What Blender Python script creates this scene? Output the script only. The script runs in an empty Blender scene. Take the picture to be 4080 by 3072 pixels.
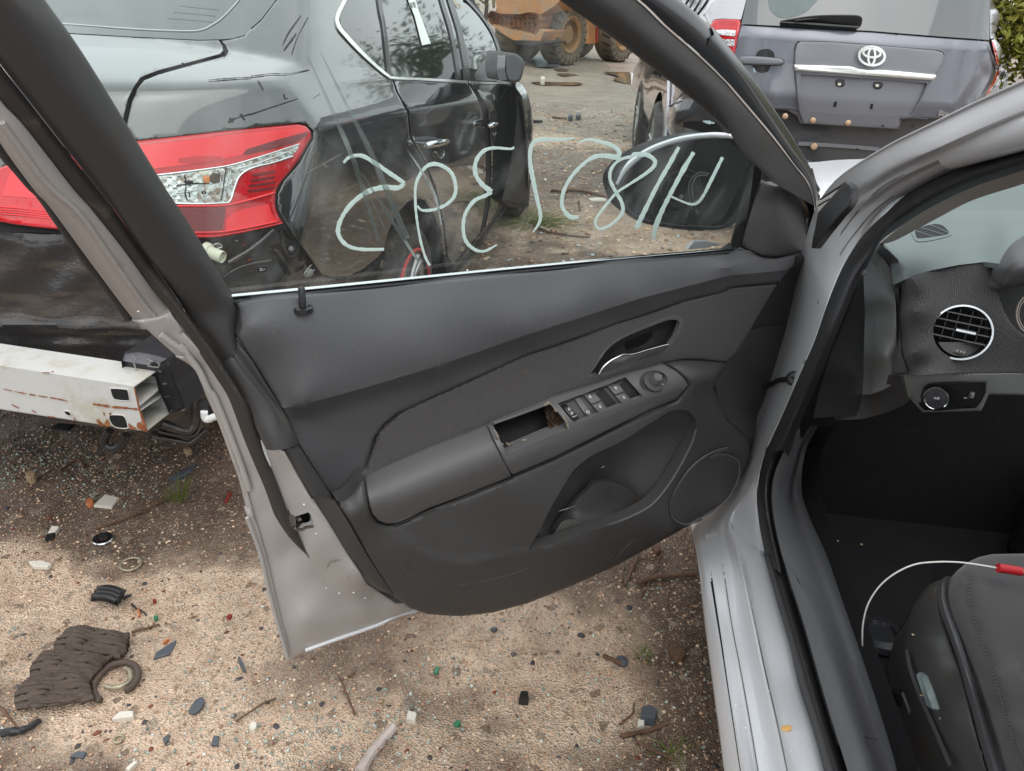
import bpy, bmesh, math, random
import numpy as np
from mathutils import Vector, Matrix, geometry
rnd = random.Random(7); nr = np.random.RandomState(7)
R = math.radians
# ------------------------------------------------------------------ camera, sky, sun, exposure
SC = bpy.context.scene; COL = SC.collection
PITCH, ROLL, CAMH, FPX = R(27.7), R(3.5), 1.45, 3069.0
cd = bpy.data.cameras.new('camera'); cam = bpy.data.objects.new('camera', cd); COL.objects.link(cam)
cd.sensor_width = 36; cd.lens = 36*FPX/4080; cd.clip_start = .02; cd.clip_end = 2000
cam.location = (0, 0, CAMH)
cam.rotation_mode = 'QUATERNION'
cam.rotation_quaternion = (Matrix.Rotation(math.pi/2-PITCH, 3, 'X') @ Matrix.Rotation(ROLL, 3, 'Z')).to_quaternion()
SC.camera = cam
W = bpy.data.worlds.new('World'); SC.world = W; W.use_nodes = True
wn, wl = W.node_tree.nodes, W.node_tree.links
sky = wn.new('ShaderNodeTexSky'); sky.sky_type = 'NISHITA'; sky.sun_disc = False
SUN_EL, SUN_AZ = R(60), R(165)
sky.sun_elevation = SUN_EL; sky.sun_rotation = SUN_AZ; sky.air_density = 1.0; sky.dust_density = 6.0; sky.ozone_density = 1.0
hs = wn.new('ShaderNodeHueSaturation'); hs.inputs['Saturation'].default_value = .22
wl.new(sky.outputs[0], hs.inputs['Color'])
cn = wn.new('ShaderNodeTexNoise'); cn.inputs['Scale'].default_value = 2.2; cn.inputs['Detail'].default_value = 6; tcw = wn.new('ShaderNodeTexCoord'); wl.new(tcw.outputs['Generated'], cn.inputs['Vector'])
cr = wn.new('ShaderNodeValToRGB'); cr.color_ramp.elements[0].position = .3; cr.color_ramp.elements[1].position = .75; cr.color_ramp.elements[0].color = (7.2, 7.7, 8.2, 1); cr.color_ramp.elements[1].color = (11.5, 11.6, 11.6, 1)
wl.new(cn.outputs[0], cr.inputs[0]); cm = wn.new('ShaderNodeMix'); cm.data_type = 'RGBA'; cm.inputs[0].default_value = .8
wl.new(hs.outputs[0], cm.inputs[6]); wl.new(cr.outputs[0], cm.inputs[7]); wl.new(cm.outputs[2], wn['Background'].inputs[0])   # closed white cloud over the sky
wn['Background'].inputs[1].default_value = .12
sd = bpy.data.lights.new('sun', 'SUN'); sun = bpy.data.objects.new('sun', sd); COL.objects.link(sun)
sd.energy = .5; sd.angle = R(60); sd.color = (1, .965, .91)
sv = Vector((math.sin(SUN_AZ)*math.cos(SUN_EL), math.cos(SUN_AZ)*math.cos(SUN_EL), math.sin(SUN_EL)))
sun.rotation_mode = 'QUATERNION'; sun.rotation_quaternion = sv.to_track_quat('Z', 'Y'); sun.location = (0, 0, 12)
vs = SC.view_settings; vs.view_transform = 'Standard'; vs.look = 'None'; vs.gamma = 1; vs.use_curve_mapping = False
vs.exposure = .64
# ------------------------------------------------------------------ helpers
A_ = np.array
TILE = dict(A=(0,0,1.6664),B=(1000,0,1.4483),C=(1900,0,1.666),D=(2600,0,1.4946),E=(0,900,1.5143),F=(1200,1000,1.1106),
 G=(2800,600,1.3883),H=(2700,1700,1.2145),I=(0,1900,1.4214),J=(1300,2000,1.3825),K=(0,0,2.212),L=(0,700,2.212),M=(700,1300,2.212),
 N=(900,1950,2.212),O=(2800,550,2.765),P=(2900,1100,2.765),Q=(2200,1200,3.16),R=(1900,1450,2.212),S=(1900,0,2.765),T=(2400,200,3.687),
 U=(500,450,2.38),V=(0,1350,2.38),W=(3400,700,1.666),X=(3300,2050,1.6303),Y=(0,2350,2.777),Z=(2600,2050,1.63),p=(0,0,1.),d=(0,0,1/1.8445))
def px(s):
    """'K 10,20 30,40 L 5,6' -> picture points; a letter switches the survey sheet the numbers were read from"""
    out = []; t = TILE['p']
    for w in s.split():
        if ',' in w:
            a, b = w.split(','); out.append((t[0]+float(a)/t[2], t[1]+float(b)/t[2]))
        else: t = TILE[w]
    return out
def rays(xy):
    xy = np.asarray(xy, float).reshape(-1, 2)
    X = (xy[:,0]-2040)/FPX; Y = (1536-xy[:,1])/FPX
    c, s = math.cos(ROLL), math.sin(ROLL); X, Y = X*c-Y*s, X*s+Y*c
    return np.stack([X, math.cos(PITCH)+Y*math.sin(PITCH), Y*math.cos(PITCH)-math.sin(PITCH)], 1)
CAM = A_([0, 0, CAMH])
def plane_surf(n, c, n2=None):
    n = A_(n, float)
    def f(xy, off=0):
        r = rays(xy); off = np.broadcast_to(np.asarray(off, float), (len(r),))
        d = (c+off-CAM@n)/(r@n)
        return CAM+r*d[:,None]
    f.back = Vector(n)*-1; return f
def depth_surf(xy, off=1):
    r = rays(xy); off = np.broadcast_to(np.asarray(off, float), (len(r),))
    return CAM+r*off[:,None]
depth_surf.back = Vector((0, .86, -.5))
ND = A_([.5315, -.847, 0.]); UD = A_([-.847, -.5315, 0.])           # door: inner normal, direction hinge -> latch
DOOR = plane_surf(ND, -1.163)
gl_t = R(23); NG = ND*math.cos(gl_t)-A_([0, 0, 1])*math.sin(gl_t)      # the glass leans inwards
PB = A_([-.435, 1.1, 1.0]); GLASS = plane_surf(NG, float(NG@PB))
HC = A_([.0906, .9959, 0.]); RC = A_([.9959, -.0906, 0.])          # silver car: heading, inward
GROUND = plane_surf((0, 0, 1), 0.)
def FRAME(xy, off=0):
    a, b = GLASS(xy, off), DOOR(xy, off)
    return np.where((np.linalg.norm(a-CAM, axis=1) < np.linalg.norm(b-CAM, axis=1))[:,None], a, b)
FRAME.back = Vector(ND)*-1
def CSIDE(xy, off=0):
    r = rays(xy); off = np.broadcast_to(np.asarray(off, float), (len(r),))
    d1 = (.335+off-CAM@RC)/(r@RC); P1 = CAM+r*d1[:,None]
    n = RC-A_([0, 0, 1])*.404
    d2 = (.335-.404*.95+off-CAM@n)/(r@n); P2 = CAM+r*d2[:,None]
    return np.where((P1[:,2] > .95)[:,None] & (P2[:,2] > .94)[:,None], P2, P1)
CSIDE.back = Vector(RC)
def implicit_surf(G, d0, d1, back):
    def f(xy, off=0):
        r = rays(xy); n = len(r); off = np.broadcast_to(np.asarray(off, float), (n,))
        lo = np.full(n, d0); hi = np.full(n, d1); found = np.zeros(n, bool); prev = np.full(n, d0)
        for t in np.linspace(d0, d1, 110)[1:]:
            g = G(CAM+r*t)-off; hit = (g < 0) & ~found
            lo[hit] = prev[hit]; hi[hit] = t; found |= hit; prev[:] = t
        for _ in range(26):
            m = (lo+hi)/2; g = G(CAM+r*m[:,None])-off
            lo = np.where(g > 0, m, lo); hi = np.where(g > 0, hi, m)
        return CAM+r*hi[:,None]
    f.back = Vector(back); return f
def tps(ctrl):
    """ctrl: [('px string', value or [values])] -> smooth field over the picture"""
    P, V = [], []
    for s, v in ctrl:
        q = px(s)
        for i, a in enumerate(q): P.append(a); V.append(v[i] if isinstance(v, (list, tuple)) else v)
    P = A_(P)/1000.; V = A_(V, float); n = len(P)
    def k(r): return np.where(r > 1e-9, r*r*np.log(np.maximum(r, 1e-9)), 0)
    D = np.linalg.norm(P[:,None]-P[None], axis=2)
    Q = np.c_[np.ones(n), P]
    Mx = np.block([[k(D)+np.eye(n)*1e-4, Q], [Q.T, np.zeros((3, 3))]])
    w = np.linalg.solve(Mx, np.r_[V, 0, 0, 0])
    def f(xy):
        q = np.asarray(xy, float).reshape(-1, 2)/1000.
        return k(np.linalg.norm(q[:,None]-P[None], axis=2))@w[:n]+w[n]+q@w[n+1:]
    return f
def smooth(pts, n=8, closed=False):
    P = [A_(p, float) for p in pts]; m = len(P)
    if m < 3: return [tuple(p) for p in P]
    out = []; rng = range(m if closed else m-1)
    for i in rng:
        if closed: a, b, c, d = P[i-1], P[i], P[(i+1) % m], P[(i+2) % m]
        else: a, b, c, d = P[max(i-1, 0)], P[i], P[i+1], P[min(i+2, m-1)]
        for k in range(n):
            t = k/n
            out.append(tuple(.5*((2*b)+(c-a)*t+(2*a-5*b+4*c-d)*t*t+(3*b-a-3*c+d)*t**3)))
    if not closed: out.append(tuple(P[-1]))
    return out
def resample(pts, n, closed=False):
    P = A_(pts, float)
    if closed: P = np.vstack([P, P[:1]])
    s = np.r_[0, np.cumsum(np.linalg.norm(np.diff(P, axis=0), axis=1))]
    t = np.linspace(0, s[-1], n+1 if closed else n)
    Q = np.stack([np.interp(t, s, P[:,i]) for i in range(P.shape[1])], 1)
    return Q[:-1] if closed else Q
def inpoly(q, poly):
    x, y = q[:,0], q[:,1]; P = A_(poly); ins = np.zeros(len(q), bool)
    j = len(P)-1
    for i in range(len(P)):
        xi, yi = P[i]; xj, yj = P[j]
        if yi != yj: ins ^= ((yi > y) != (yj > y)) & (x < (xj-xi)*(y-yi)/(yj-yi)+xi)
        j = i
    return ins
def pdist(q, line, closed=False):
    L = A_(line, float)
    if closed: L = np.vstack([L, L[:1]])
    best = np.full(len(q), 1e9)
    for a, b in zip(L[:-1], L[1:]):
        ab = b-a; t = np.clip(((q-a)@ab)/max(ab@ab, 1e-9), 0, 1)
        best = np.minimum(best, np.linalg.norm(q-a-t[:,None]*ab, axis=1))
    return best
from mathutils.bvhtree import BVHTree
def mesh_surf_(objs, back):
    bs = [BVHTree.FromPolygons([v.co for v in o.data.vertices], [tuple(p.vertices) for p in o.data.polygons]) for o in objs]
    def f(xy, off=0):
        rr = rays(xy); off = np.broadcast_to(np.asarray(off, float), (len(rr),)); out = []; last = 1.5
        for q, o_ in zip(rr, off):
            L_ = np.linalg.norm(q); best = None
            for b_ in bs:
                h_ = b_.ray_cast(Vector(CAM), Vector(q/L_), 20)
                if h_[0] is not None and (best is None or h_[3] < best): best = h_[3]
            if best is None: best = last
            last = best; out.append(CAM+q/L_*(best-o_))
        return A_(out)
    f.back = Vector(back); return f
MATS = {}
def link_obj(name, me, parent=None, kind=None):
    o = bpy.data.objects.new(name, me); COL.objects.link(o)
    if parent is not None:
        o.parent = parent
        if parent.type == 'EMPTY': o.matrix_parent_inverse = Matrix.Translation(-parent.location)
    if kind: o['kind'] = kind
    return o
def mesh(name, V, Fc, mat, parent=None, smooth_=True, kind=None, sharp=None):
    me = bpy.data.meshes.new(name); me.from_pydata([tuple(map(float, v)) for v in V], [], [tuple(map(int, f)) for f in Fc])
    if smooth_: me.polygons.foreach_set('use_smooth', [True]*len(me.polygons))
    me.update()
    if mat: me.materials.append(MATS[mat])
    if sharp and hasattr(me, 'set_sharp_from_angle'): me.set_sharp_from_angle(angle=R(sharp))
    return link_obj(name, me, parent, kind)
def thing(name, label, cat, loc, group=None):
    o = bpy.data.objects.new(name, None); COL.objects.link(o); o.location = tuple(map(float, loc)); o.empty_display_size = .1
    o['label'] = label; o['category'] = cat
    if group: o['group'] = group
    return o
def tag(o, label, cat, group=None, kind=None):
    if label: o['label'] = label
    if cat: o['category'] = cat
    if group: o['group'] = group
    if kind: o['kind'] = kind
    return o
def relief(name, outline, mat, parent=None, surf=DOOR, h=0., step=30, roll=None, skirt=0., creases=(), holes=(), sm=0, back=None, kind=None, sharp=50, hole_skirt=None, mod=None):
    """a panel: outline in the picture, every vertex set on its real surface at offset h; rolled edges, returned rim"""
    if isinstance(outline, str): outline = px(outline)
    if sm: outline = smooth(outline, sm, True)
    L = sum(math.dist(outline[i-1], outline[i]) for i in range(len(outline)))
    out = [tuple(q) for q in resample(outline, max(12, int(L/step)), True)] if sm else []
    if not sm:
        m = len(outline)
        for i in range(m):
            a, b = outline[i], outline[(i+1) % m]; k = max(1, int(round(math.dist(a, b)/step)))
            out += [(a[0]+(b[0]-a[0])*j/k, a[1]+(b[1]-a[1])*j/k) for j in range(k)]
    pts = list(out); edges = [(i, (i+1) % len(out)) for i in range(len(out))]
    HO = []
    for hl in holes:
        hl = px(hl) if isinstance(hl, str) else hl
        n0 = len(pts); Lh = sum(math.dist(hl[i-1], hl[i]) for i in range(len(hl)))
        hl = [tuple(q) for q in resample(hl, max(8, int(Lh/step*1.5)), True)]
        HO.append(hl); pts += hl; edges += [(n0+i, n0+(i+1) % len(hl)) for i in range(len(hl))]
    for cr in creases:
        cr = px(cr) if isinstance(cr, str) else cr
        n0 = len(pts); Lc = sum(math.dist(cr[i], cr[i+1]) for i in range(len(cr)-1))
        cr = [tuple(q) for q in resample(cr, max(2, int(Lc/step)))]
        pts += cr; edges += [(n0+i, n0+i+1) for i in range(len(cr)-1)]
    xs = [p[0] for p in out]; ys = [p[1] for p in out]
    gx, gy = np.meshgrid(np.arange(min(xs), max(xs), step), np.arange(min(ys), max(ys), step*.9)); gx = gx+((np.arange(gx.shape[0]) % 2)*step*.5)[:,None]
    q = np.c_[gx.ravel(), gy.ravel()]
    q = q[inpoly(q, out)]
    if len(q):
        dd = pdist(q, out, True)
        for hl in HO: q_in = inpoly(q, hl); dd = np.where(q_in, -1, np.minimum(dd, pdist(q, hl, True)))
        q = q[dd > step*.45]
    if roll:
        cen = A_(out); nxt = np.roll(cen, -1, 0)-np.roll(cen, 1, 0)
        nm = np.c_[-nxt[:,1], nxt[:,0]]; nm /= np.maximum(np.linalg.norm(nm, axis=1), 1e-6)[:,None]
        area = sum(out[i-1][0]*out[i][1]-out[i][0]*out[i-1][1] for i in range(len(out)))
        if area < 0: nm = -nm
        rings = []
        for fr in (.12, .3, .6, 1.):
            rg = cen+nm*roll[0]*fr; ok = inpoly(rg, out) & (pdist(rg, out, True) > roll[0]*fr*.8); rings.append(rg[ok])
        rings = np.vstack(rings)
        if len(q): q = q[pdist(q, out, True) > roll[0]*1.15]
        q = np.vstack([q, rings]) if len(q) else rings
    allp = [Vector(p) for p in pts]+[Vector(p) for p in q]
    vv, ee, ff, *_ = geometry.delaunay_2d_cdt(allp, edges, [], 0, .2)
    v2 = A_([tuple(v) for v in vv]); tri = A_([f for f in ff if len(f) == 3])
    c = v2[tri].mean(1); keep = inpoly(c, out)
    for hl in HO: keep &= ~inpoly(c, hl)
    tri = tri[keep]
    off = h(v2) if callable(h) else np.full(len(v2), float(h))
    if mod is not None: off = off+mod(v2)
    if roll:
        d = np.clip(pdist(v2, out, True)/roll[0], 0, 1)
        sg = 1 if surf is not depth_surf and surf is not CSIDE else -1
        off = off-sg*roll[1]*(1-np.sqrt(np.maximum(1-(1-d)**2, 0)))
    P3 = surf(v2, off)
    tri = [tuple(t) for t in tri]; V = [tuple(p) for p in P3]
    # face the camera
    a, b, cc = (A_(V[i]) for i in tri[0]); 
    nsum = 0
    for t in tri[:60]:
        a, b, cc = (A_(V[i]) for i in t); nsum += np.sign(np.cross(b-a, cc-a)@(CAM-a))
    if nsum < 0: tri = [t[::-1] for t in tri]
    if skirt:
        bk = A_(back if back is not None else surf.back); cnt = {}
        for t in tri:
            for i in range(3): e = (t[i], t[(i+1) % 3]); cnt[e] = 1
        be = [e for e in cnt if (e[1], e[0]) not in cnt]; mp = {}
        for e in be:
            for i in e:
                if i not in mp: mp[i] = len(V); V.append(tuple(A_(V[i])+bk*skirt))
        tri += [(e[1], e[0], mp[e[0]], mp[e[1]]) for e in be]
    return mesh(name, V, tri, mat, parent, kind=kind, sharp=sharp)
def rails(name, rl, mat, parent=None, surf=CSIDE, n=70, sub=1, kind=None, sharp=60, solid=0, extend=0):
    """surface through several long edges; each rail is (points, offset or offsets)"""
    G = []
    for pts, off in rl:
        if isinstance(pts, str): pts = px(pts)
        if extend: pts = list(pts)+[(pts[-1][0]+(pts[-1][0]-pts[-2][0])*extend, pts[-1][1]+(pts[-1][1]-pts[-2][1])*extend)]; off = list(off)+[off[-1]] if isinstance(off, (list, tuple)) else off
        m = len(pts); o = [off]*m if not isinstance(off, (list, tuple)) else list(off)
        if len(o) != m: o = list(np.interp(np.linspace(0, 1, m), np.linspace(0, 1, len(o)), o))
        q = A_(smooth([(p[0], p[1], v*1000) for p, v in zip(pts, o)], 8)); q = resample(q, n)
        G.append(surf(q[:,:2], q[:,2]/1000))
    if sub > 1:
        H = []
        for i in range(n):
            H.append(smooth([g[i] for g in G], sub))
        G = [A_([H[i][j] for i in range(n)]) for j in range(len(H[0]))]
    m = len(G); V = [tuple(p) for g in G for p in g]
    Fc = [(j*n+i, j*n+i+1, (j+1)*n+i+1, (j+1)*n+i) for j in range(m-1) for i in range(n-1)]
    o = mesh(name, V, Fc, mat, parent, kind=kind, sharp=sharp)
    if solid:
        md = o.modifiers.new('solid', 'SOLIDIFY'); md.thickness = solid; md.offset = 0
    return o
def tube3(pts, rad, res=8, caps=True):
    P = [Vector(p) for p in pts]; n = len(P); rd = [rad]*n if not hasattr(rad, '__len__') else list(rad)
    V, Fc = [], []; up = Vector((.13, .21, .97)); prev = None
    for i in range(n):
        t = (P[min(i+1, n-1)]-P[max(i-1, 0)]).normalized()
        u = (prev-t*prev.dot(t)).normalized() if prev is not None and (prev-t*prev.dot(t)).length > 1e-4 else t.cross(up).normalized()
        prev = u; v = t.cross(u)
        for k in range(res):
            a = 2*math.pi*k/res; V.append(P[i]+(u*math.cos(a)+v*math.sin(a))*rd[i])
    for i in range(n-1):
        for k in range(res):
            a, b = i*res+k, i*res+(k+1) % res; Fc.append((a, b, b+res, a+res))
    if caps: Fc.append(tuple(range(res))[::-1]); Fc.append(tuple((n-1)*res+k for k in range(res)))
    return V, Fc
def tube(name, pts, rad, mat, parent=None, res=8, kind=None):
    V, Fc = tube3(pts, rad, res); return mesh(name, V, Fc, mat, parent, kind=kind, sharp=50)
def ptube(name, s, rad, mat, parent=None, surf=DOOR, off=0., res=8, n=6, closed=False):
    p = px(s) if isinstance(s, str) else s
    q = smooth(p, n, closed) if n > 1 else p
    if closed: q = q+[q[0]]
    o = np.interp(np.linspace(0, 1, len(q)), np.linspace(0, 1, len(off)), off) if isinstance(off, (list, tuple)) else off
    return tube(name, surf(A_(q), o), rad, mat, parent, res)
def stroke(name, s, wpx, mat, parent=None, surf=GLASS, off=.002, thick=.001, n=7, closed=False, jit=0.):
    """painted line or thin flat strip of real width lying on a surface"""
    p = px(s) if isinstance(s, str) else s
    q = A_(smooth(p, n, closed) if n > 1 and len(p) > 2 else p, float)
    if closed: q = np.vstack([q, q[:1]])
    t = np.gradient(q, axis=0); t /= np.maximum(np.linalg.norm(t, axis=1), 1e-6)[:,None]; nn = np.c_[-t[:,1], t[:,0]]
    w = np.interp(np.linspace(0, 1, len(q)), np.linspace(0, 1, len(wpx)), wpx) if isinstance(wpx, (list, tuple)) else np.full(len(q), float(wpx))
    w = w*(1+jit*nr.uniform(-1, 1, len(q)))
    a = surf(q+nn*w[:,None]/2, off); b = surf(q-nn*w[:,None]/2, off); bk = A_(surf.back)*thick
    V = [tuple(v) for v in np.vstack([a, b, a+bk, b+bk])]; m = len(q); Fc = []
    for i in range(m-1):
        Fc += [(i, i+1, m+i+1, m+i), (2*m+i, 3*m+i, 3*m+i+1, 2*m+i+1), (i, 2*m+i, 2*m+i+1, i+1), (m+i, m+i+1, 3*m+i+1, 3*m+i)]
    Fc += [(0, m, 3*m, 2*m), (m-1, 3*m-1, 4*m-1, 2*m-1)]
    return mesh(name, V, Fc, mat, parent, smooth_=False)
def box(name, c, size, mat, parent=None, ax=None, bev=.0, kind=None):
    """box with half axes along ax (3 unit vectors)"""
    ax = ax or [Vector((1, 0, 0)), Vector((0, 1, 0)), Vector((0, 0, 1))]; c = Vector(c)
    bm = bmesh.new(); r = bmesh.ops.create_cube(bm, size=1)
    for v in bm.verts: v.co = Vector((v.co.x*size[0], v.co.y*size[1], v.co.z*size[2]))
    if bev: bmesh.ops.bevel(bm, geom=list(bm.edges), offset=bev, segments=2, affect='EDGES', profile=.6)
    for v in bm.verts: v.co = c+Vector(ax[0])*v.co.x+Vector(ax[1])*v.co.y+Vector(ax[2])*v.co.z
    bmesh.ops.recalc_face_normals(bm, faces=bm.faces)
    me = bpy.data.meshes.new(name); bm.to_mesh(me); bm.free(); me.materials.append(MATS[mat])
    return link_obj(name, me, parent, kind)
def lathe(name, c, axis, prof, mat, parent=None, res=32, mod=None, sharp=40):
    """profile [(radius, along axis)]"""
    ax = Vector(axis).normalized(); u = ax.orthogonal().normalized(); v = ax.cross(u); c = Vector(c); V, Fc = [], []
    for (r_, t) in prof:
        for k in range(res):
            a = 2*math.pi*k/res; V.append(c+ax*t+(u*math.cos(a)+v*math.sin(a))*r_)
    m = len(prof)
    for i in range(m-1):
        for k in range(res): a, b = i*res+k, i*res+(k+1) % res; Fc.append((a, b, b+res, a+res))
    return mesh(name, V, Fc, mat, parent, sharp=sharp)
def join_parts(name, parts, mat, parent=None, kind=None, smooth_=True, sharp=40):
    V, Fc = [], []
    for v, f in parts:
        n = len(V); V += list(v); Fc += [tuple(i+n for i in q) for q in f]
    return mesh(name, V, Fc, mat, parent, smooth_, kind, sharp)
# ------------------------------------------------------------------ materials
def nd(nt, t, **kw):
    n = nt.nodes.new(t)
    for k, v in kw.items():
        if hasattr(n, k): setattr(n, k, v)
    return n
def mat(name, col, rough=.5, metal=0., coat=0., bump=None, var=None, dirt=None, spec=.5, flake=0, weave=None, sub=None, trans=0, alpha=1, ior=1.45, emit=None, streak=None, attr=None, rvar=0, sheen=0, coat_ior=1.5):
    m = bpy.data.materials.new(name); m.use_nodes = True; nt = m.node_tree; L = nt.links.new
    b = nt.nodes['Principled BSDF']; I = b.inputs
    I['Base Color'].default_value = (*col, 1); I['Roughness'].default_value = rough; I['Metallic'].default_value = metal
    I['Coat Weight'].default_value = coat; I['Coat Roughness'].default_value = .04; I['Coat IOR'].default_value = coat_ior; I['Specular IOR Level'].default_value = spec
    I['Transmission Weight'].default_value = trans; I['IOR'].default_value = ior; I['Alpha'].default_value = alpha
    if sheen: I['Sheen Weight'].default_value = sheen; I['Sheen Roughness'].default_value = .5
    geo = nd(nt, 'ShaderNodeNewGeometry'); pos = geo.outputs['Position']
    def noise(scale, det=4, ro=.6, vec=None):
        n = nd(nt, 'ShaderNodeTexNoise'); n.inputs['Scale'].default_value = scale; n.inputs['Detail'].default_value = det; n.inputs['Roughness'].default_value = ro
        L(vec or pos, n.inputs['Vector']); return n
    def ramp(src, p0, p1, c0=(0, 0, 0, 1), c1=(1, 1, 1, 1)):
        r = nd(nt, 'ShaderNodeValToRGB'); r.color_ramp.elements[0].position = p0; r.color_ramp.elements[1].position = p1
        r.color_ramp.elements[0].color = c0; r.color_ramp.elements[1].color = c1; L(src, r.inputs[0]); return r
    cur = None
    if attr:
        at = nd(nt, 'ShaderNodeAttribute'); at.attribute_name = attr; cur = at.outputs['Color']
    def mixc(fac, c2):
        nonlocal cur
        mx = nd(nt, 'ShaderNodeMix'); mx.data_type = 'RGBA'; L(fac, mx.inputs[0])
        if cur is None: mx.inputs[6].default_value = (*col, 1)
        else: L(cur, mx.inputs[6])
        mx.inputs[7].default_value = (*c2, 1); cur = mx.outputs[2]
    if var: mixc(ramp(noise(var[0]).outputs[0], .35, .7).outputs[0], var[1])
    if dirt: mixc(ramp(noise(dirt[0], 6, .7).outputs[0], dirt[2], min(dirt[2]+.12, 1)).outputs[0], dirt[1])
    if streak:
        mp = nd(nt, 'ShaderNodeMapping'); mp.inputs['Scale'].default_value = streak[0]; L(pos, mp.inputs[0])
        mixc(ramp(noise(1, 5, .7, mp.outputs[0]).outputs[0], streak[2], streak[2]+.1).outputs[0], streak[1])
    if cur: L(cur, I['Base Color'])
    if rvar:
        mr = nd(nt, 'ShaderNodeMapRange'); mr.inputs[3].default_value = max(rough-rvar, .02); mr.inputs[4].default_value = rough+rvar
        L(noise(9, 5).outputs[0], mr.inputs[0]); L(mr.outputs[0], I['Roughness'])
    hgt = None
    if bump:
        if bump[0] == 'vor':
            v = nd(nt, 'ShaderNodeTexVoronoi'); v.inputs['Scale'].default_value = bump[1]; L(pos, v.inputs['Vector'])
            n = noise(bump[1]*.8, 2); ma = nd(nt, 'ShaderNodeMath'); ma.operation = 'ADD'; L(v.outputs[0], ma.inputs[0]); L(n.outputs[0], ma.inputs[1]); hgt = ma.outputs[0]
        else: hgt = noise(bump[1], 5).outputs[0]
        bp = nd(nt, 'ShaderNodeBump'); bp.inputs['Strength'].default_value = bump[2]; bp.inputs['Distance'].default_value = bump[3]
        L(hgt, bp.inputs['Height']); L(bp.outputs[0], I['Normal'])
        if coat and bump[0] != 'vor': L(bp.outputs[0], I['Coat Normal'])
    if weave:
        # small raised cells laid out on two crossed sets of threads
        d = []
        for vec in weave[1:]:
            dp = nd(nt, 'ShaderNodeVectorMath'); dp.operation = 'DOT_PRODUCT'; L(pos, dp.inputs[0]); dp.inputs[1].default_value = vec
            mu = nd(nt, 'ShaderNodeMath'); mu.operation = 'MULTIPLY'; mu.inputs[1].default_value = weave[0]; L(dp.outputs['Value'], mu.inputs[0])
            si = nd(nt, 'ShaderNodeMath'); si.operation = 'SINE'; L(mu.outputs[0], si.inputs[0]); d.append(si.outputs[0])
        ma = nd(nt, 'ShaderNodeMath'); ma.operation = 'MULTIPLY'; L(d[0], ma.inputs[0]); L(d[1], ma.inputs[1])
        bp = nd(nt, 'ShaderNodeBump'); bp.inputs['Strength'].default_value = .9; bp.inputs['Distance'].default_value = .0012
        L(ma.outputs[0], bp.inputs['Height']); L(bp.outputs[0], I['Normal'])
        rr = ramp(ma.outputs[0], .0, .6); mixc(rr.outputs[0], sub or tuple(c*.45 for c in col)); L(cur, I['Base Color'])
    if emit: I['Emission Color'].default_value = (*col, 1); I['Emission Strength'].default_value = emit
    MATS[name] = m; return m
def glassmat(name, tint, refl_rough=.0, haze=.0, fres=1.45):
    m = bpy.data.materials.new(name); m.use_nodes = True; nt = m.node_tree; nt.nodes.clear(); L = nt.links.new
    o = nd(nt, 'ShaderNodeOutputMaterial'); tr = nd(nt, 'ShaderNodeBsdfTransparent'); tr.inputs[0].default_value = (*tint, 1)
    gs = nd(nt, 'ShaderNodeBsdfGlossy'); gs.inputs['Roughness'].default_value = refl_rough
    fr = nd(nt, 'ShaderNodeFresnel'); fr.inputs[0].default_value = fres
    mx = nd(nt, 'ShaderNodeMixShader'); L(fr.outputs[0], mx.inputs[0]); L(tr.outputs[0], mx.inputs[1]); L(gs.outputs[0], mx.inputs[2])
    last = mx.outputs[0]
    if haze:  # streaky haze: dust film and reflected light streaks put into the glass
        df = nd(nt, 'ShaderNodeBsdfTranslucent'); df.inputs[0].default_value = (.75, .78, .76, 1)
        geo = nd(nt, 'ShaderNodeNewGeometry'); mp = nd(nt, 'ShaderNodeMapping'); mp.inputs['Rotation'].default_value = (0, R(-28), R(32)); mp.inputs['Scale'].default_value = (16, 16, .8)
        L(geo.outputs['Position'], mp.inputs[0]); n = nd(nt, 'ShaderNodeTexNoise'); n.inputs['Scale'].default_value = 1; n.inputs['Detail'].default_value = 3; L(mp.outputs[0], n.inputs['Vector'])
        r = nd(nt, 'ShaderNodeValToRGB'); r.color_ramp.elements[0].position = .5; r.color_ramp.elements[1].position = .75; r.color_ramp.elements[0].color = (0, 0, 0, 1); r.color_ramp.elements[1].color = (haze*2.2,)*3+(1,)
        L(n.outputs[0], r.inputs[0]); ad = nd(nt, 'ShaderNodeMath'); ad.operation = 'ADD'; ad.inputs[1].default_value = haze*.35; L(r.outputs[0], ad.inputs[0])
        m2 = nd(nt, 'ShaderNodeMixShader'); L(ad.outputs[0], m2.inputs[0]); L(last, m2.inputs[1]); L(df.outputs[0], m2.inputs[2]); last = m2.outputs[0]
    L(last, o.inputs[0]); MATS[name] = m
mat('silver_under', (.46, .435, .415), .45, .1, .2, bump=('n', 900, .05, .0004), dirt=(40, (.2, .17, .14), .66), rvar=.06)
mat('silver_paint', (.68, .69, .715), .36, .15, .35, bump=('n', 1500, .04, .0003), dirt=(55, (.32, .3, .28), .69), rvar=.05)
mat('shut_paint', (.52, .49, .465), .4, .3, .3, bump=('n', 700, .05, .0004), dirt=(30, (.3, .27, .24), .64))
mat('vinyl', (.08, .08, .084), .47, bump=('vor', 420, .35, .0009), dirt=(35, (.085, .08, .075), .62), rvar=.07)
mat('hard_plastic', (.062, .060, .059), .5, bump=('vor', 900, .2, .0005), dirt=(22, (.075, .07, .064), .6), rvar=.08)
mat('pad_plastic', (.105, .101, .1), .42, bump=('vor', 480, .4, .001), dirt=(30, (.08, .075, .07), .62), rvar=.06)
mat('bezel_plastic', (.12, .119, .12), .36, bump=('n', 700, .08, .0003), dirt=(45, (.12, .11, .1), .66), rvar=.06)
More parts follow.
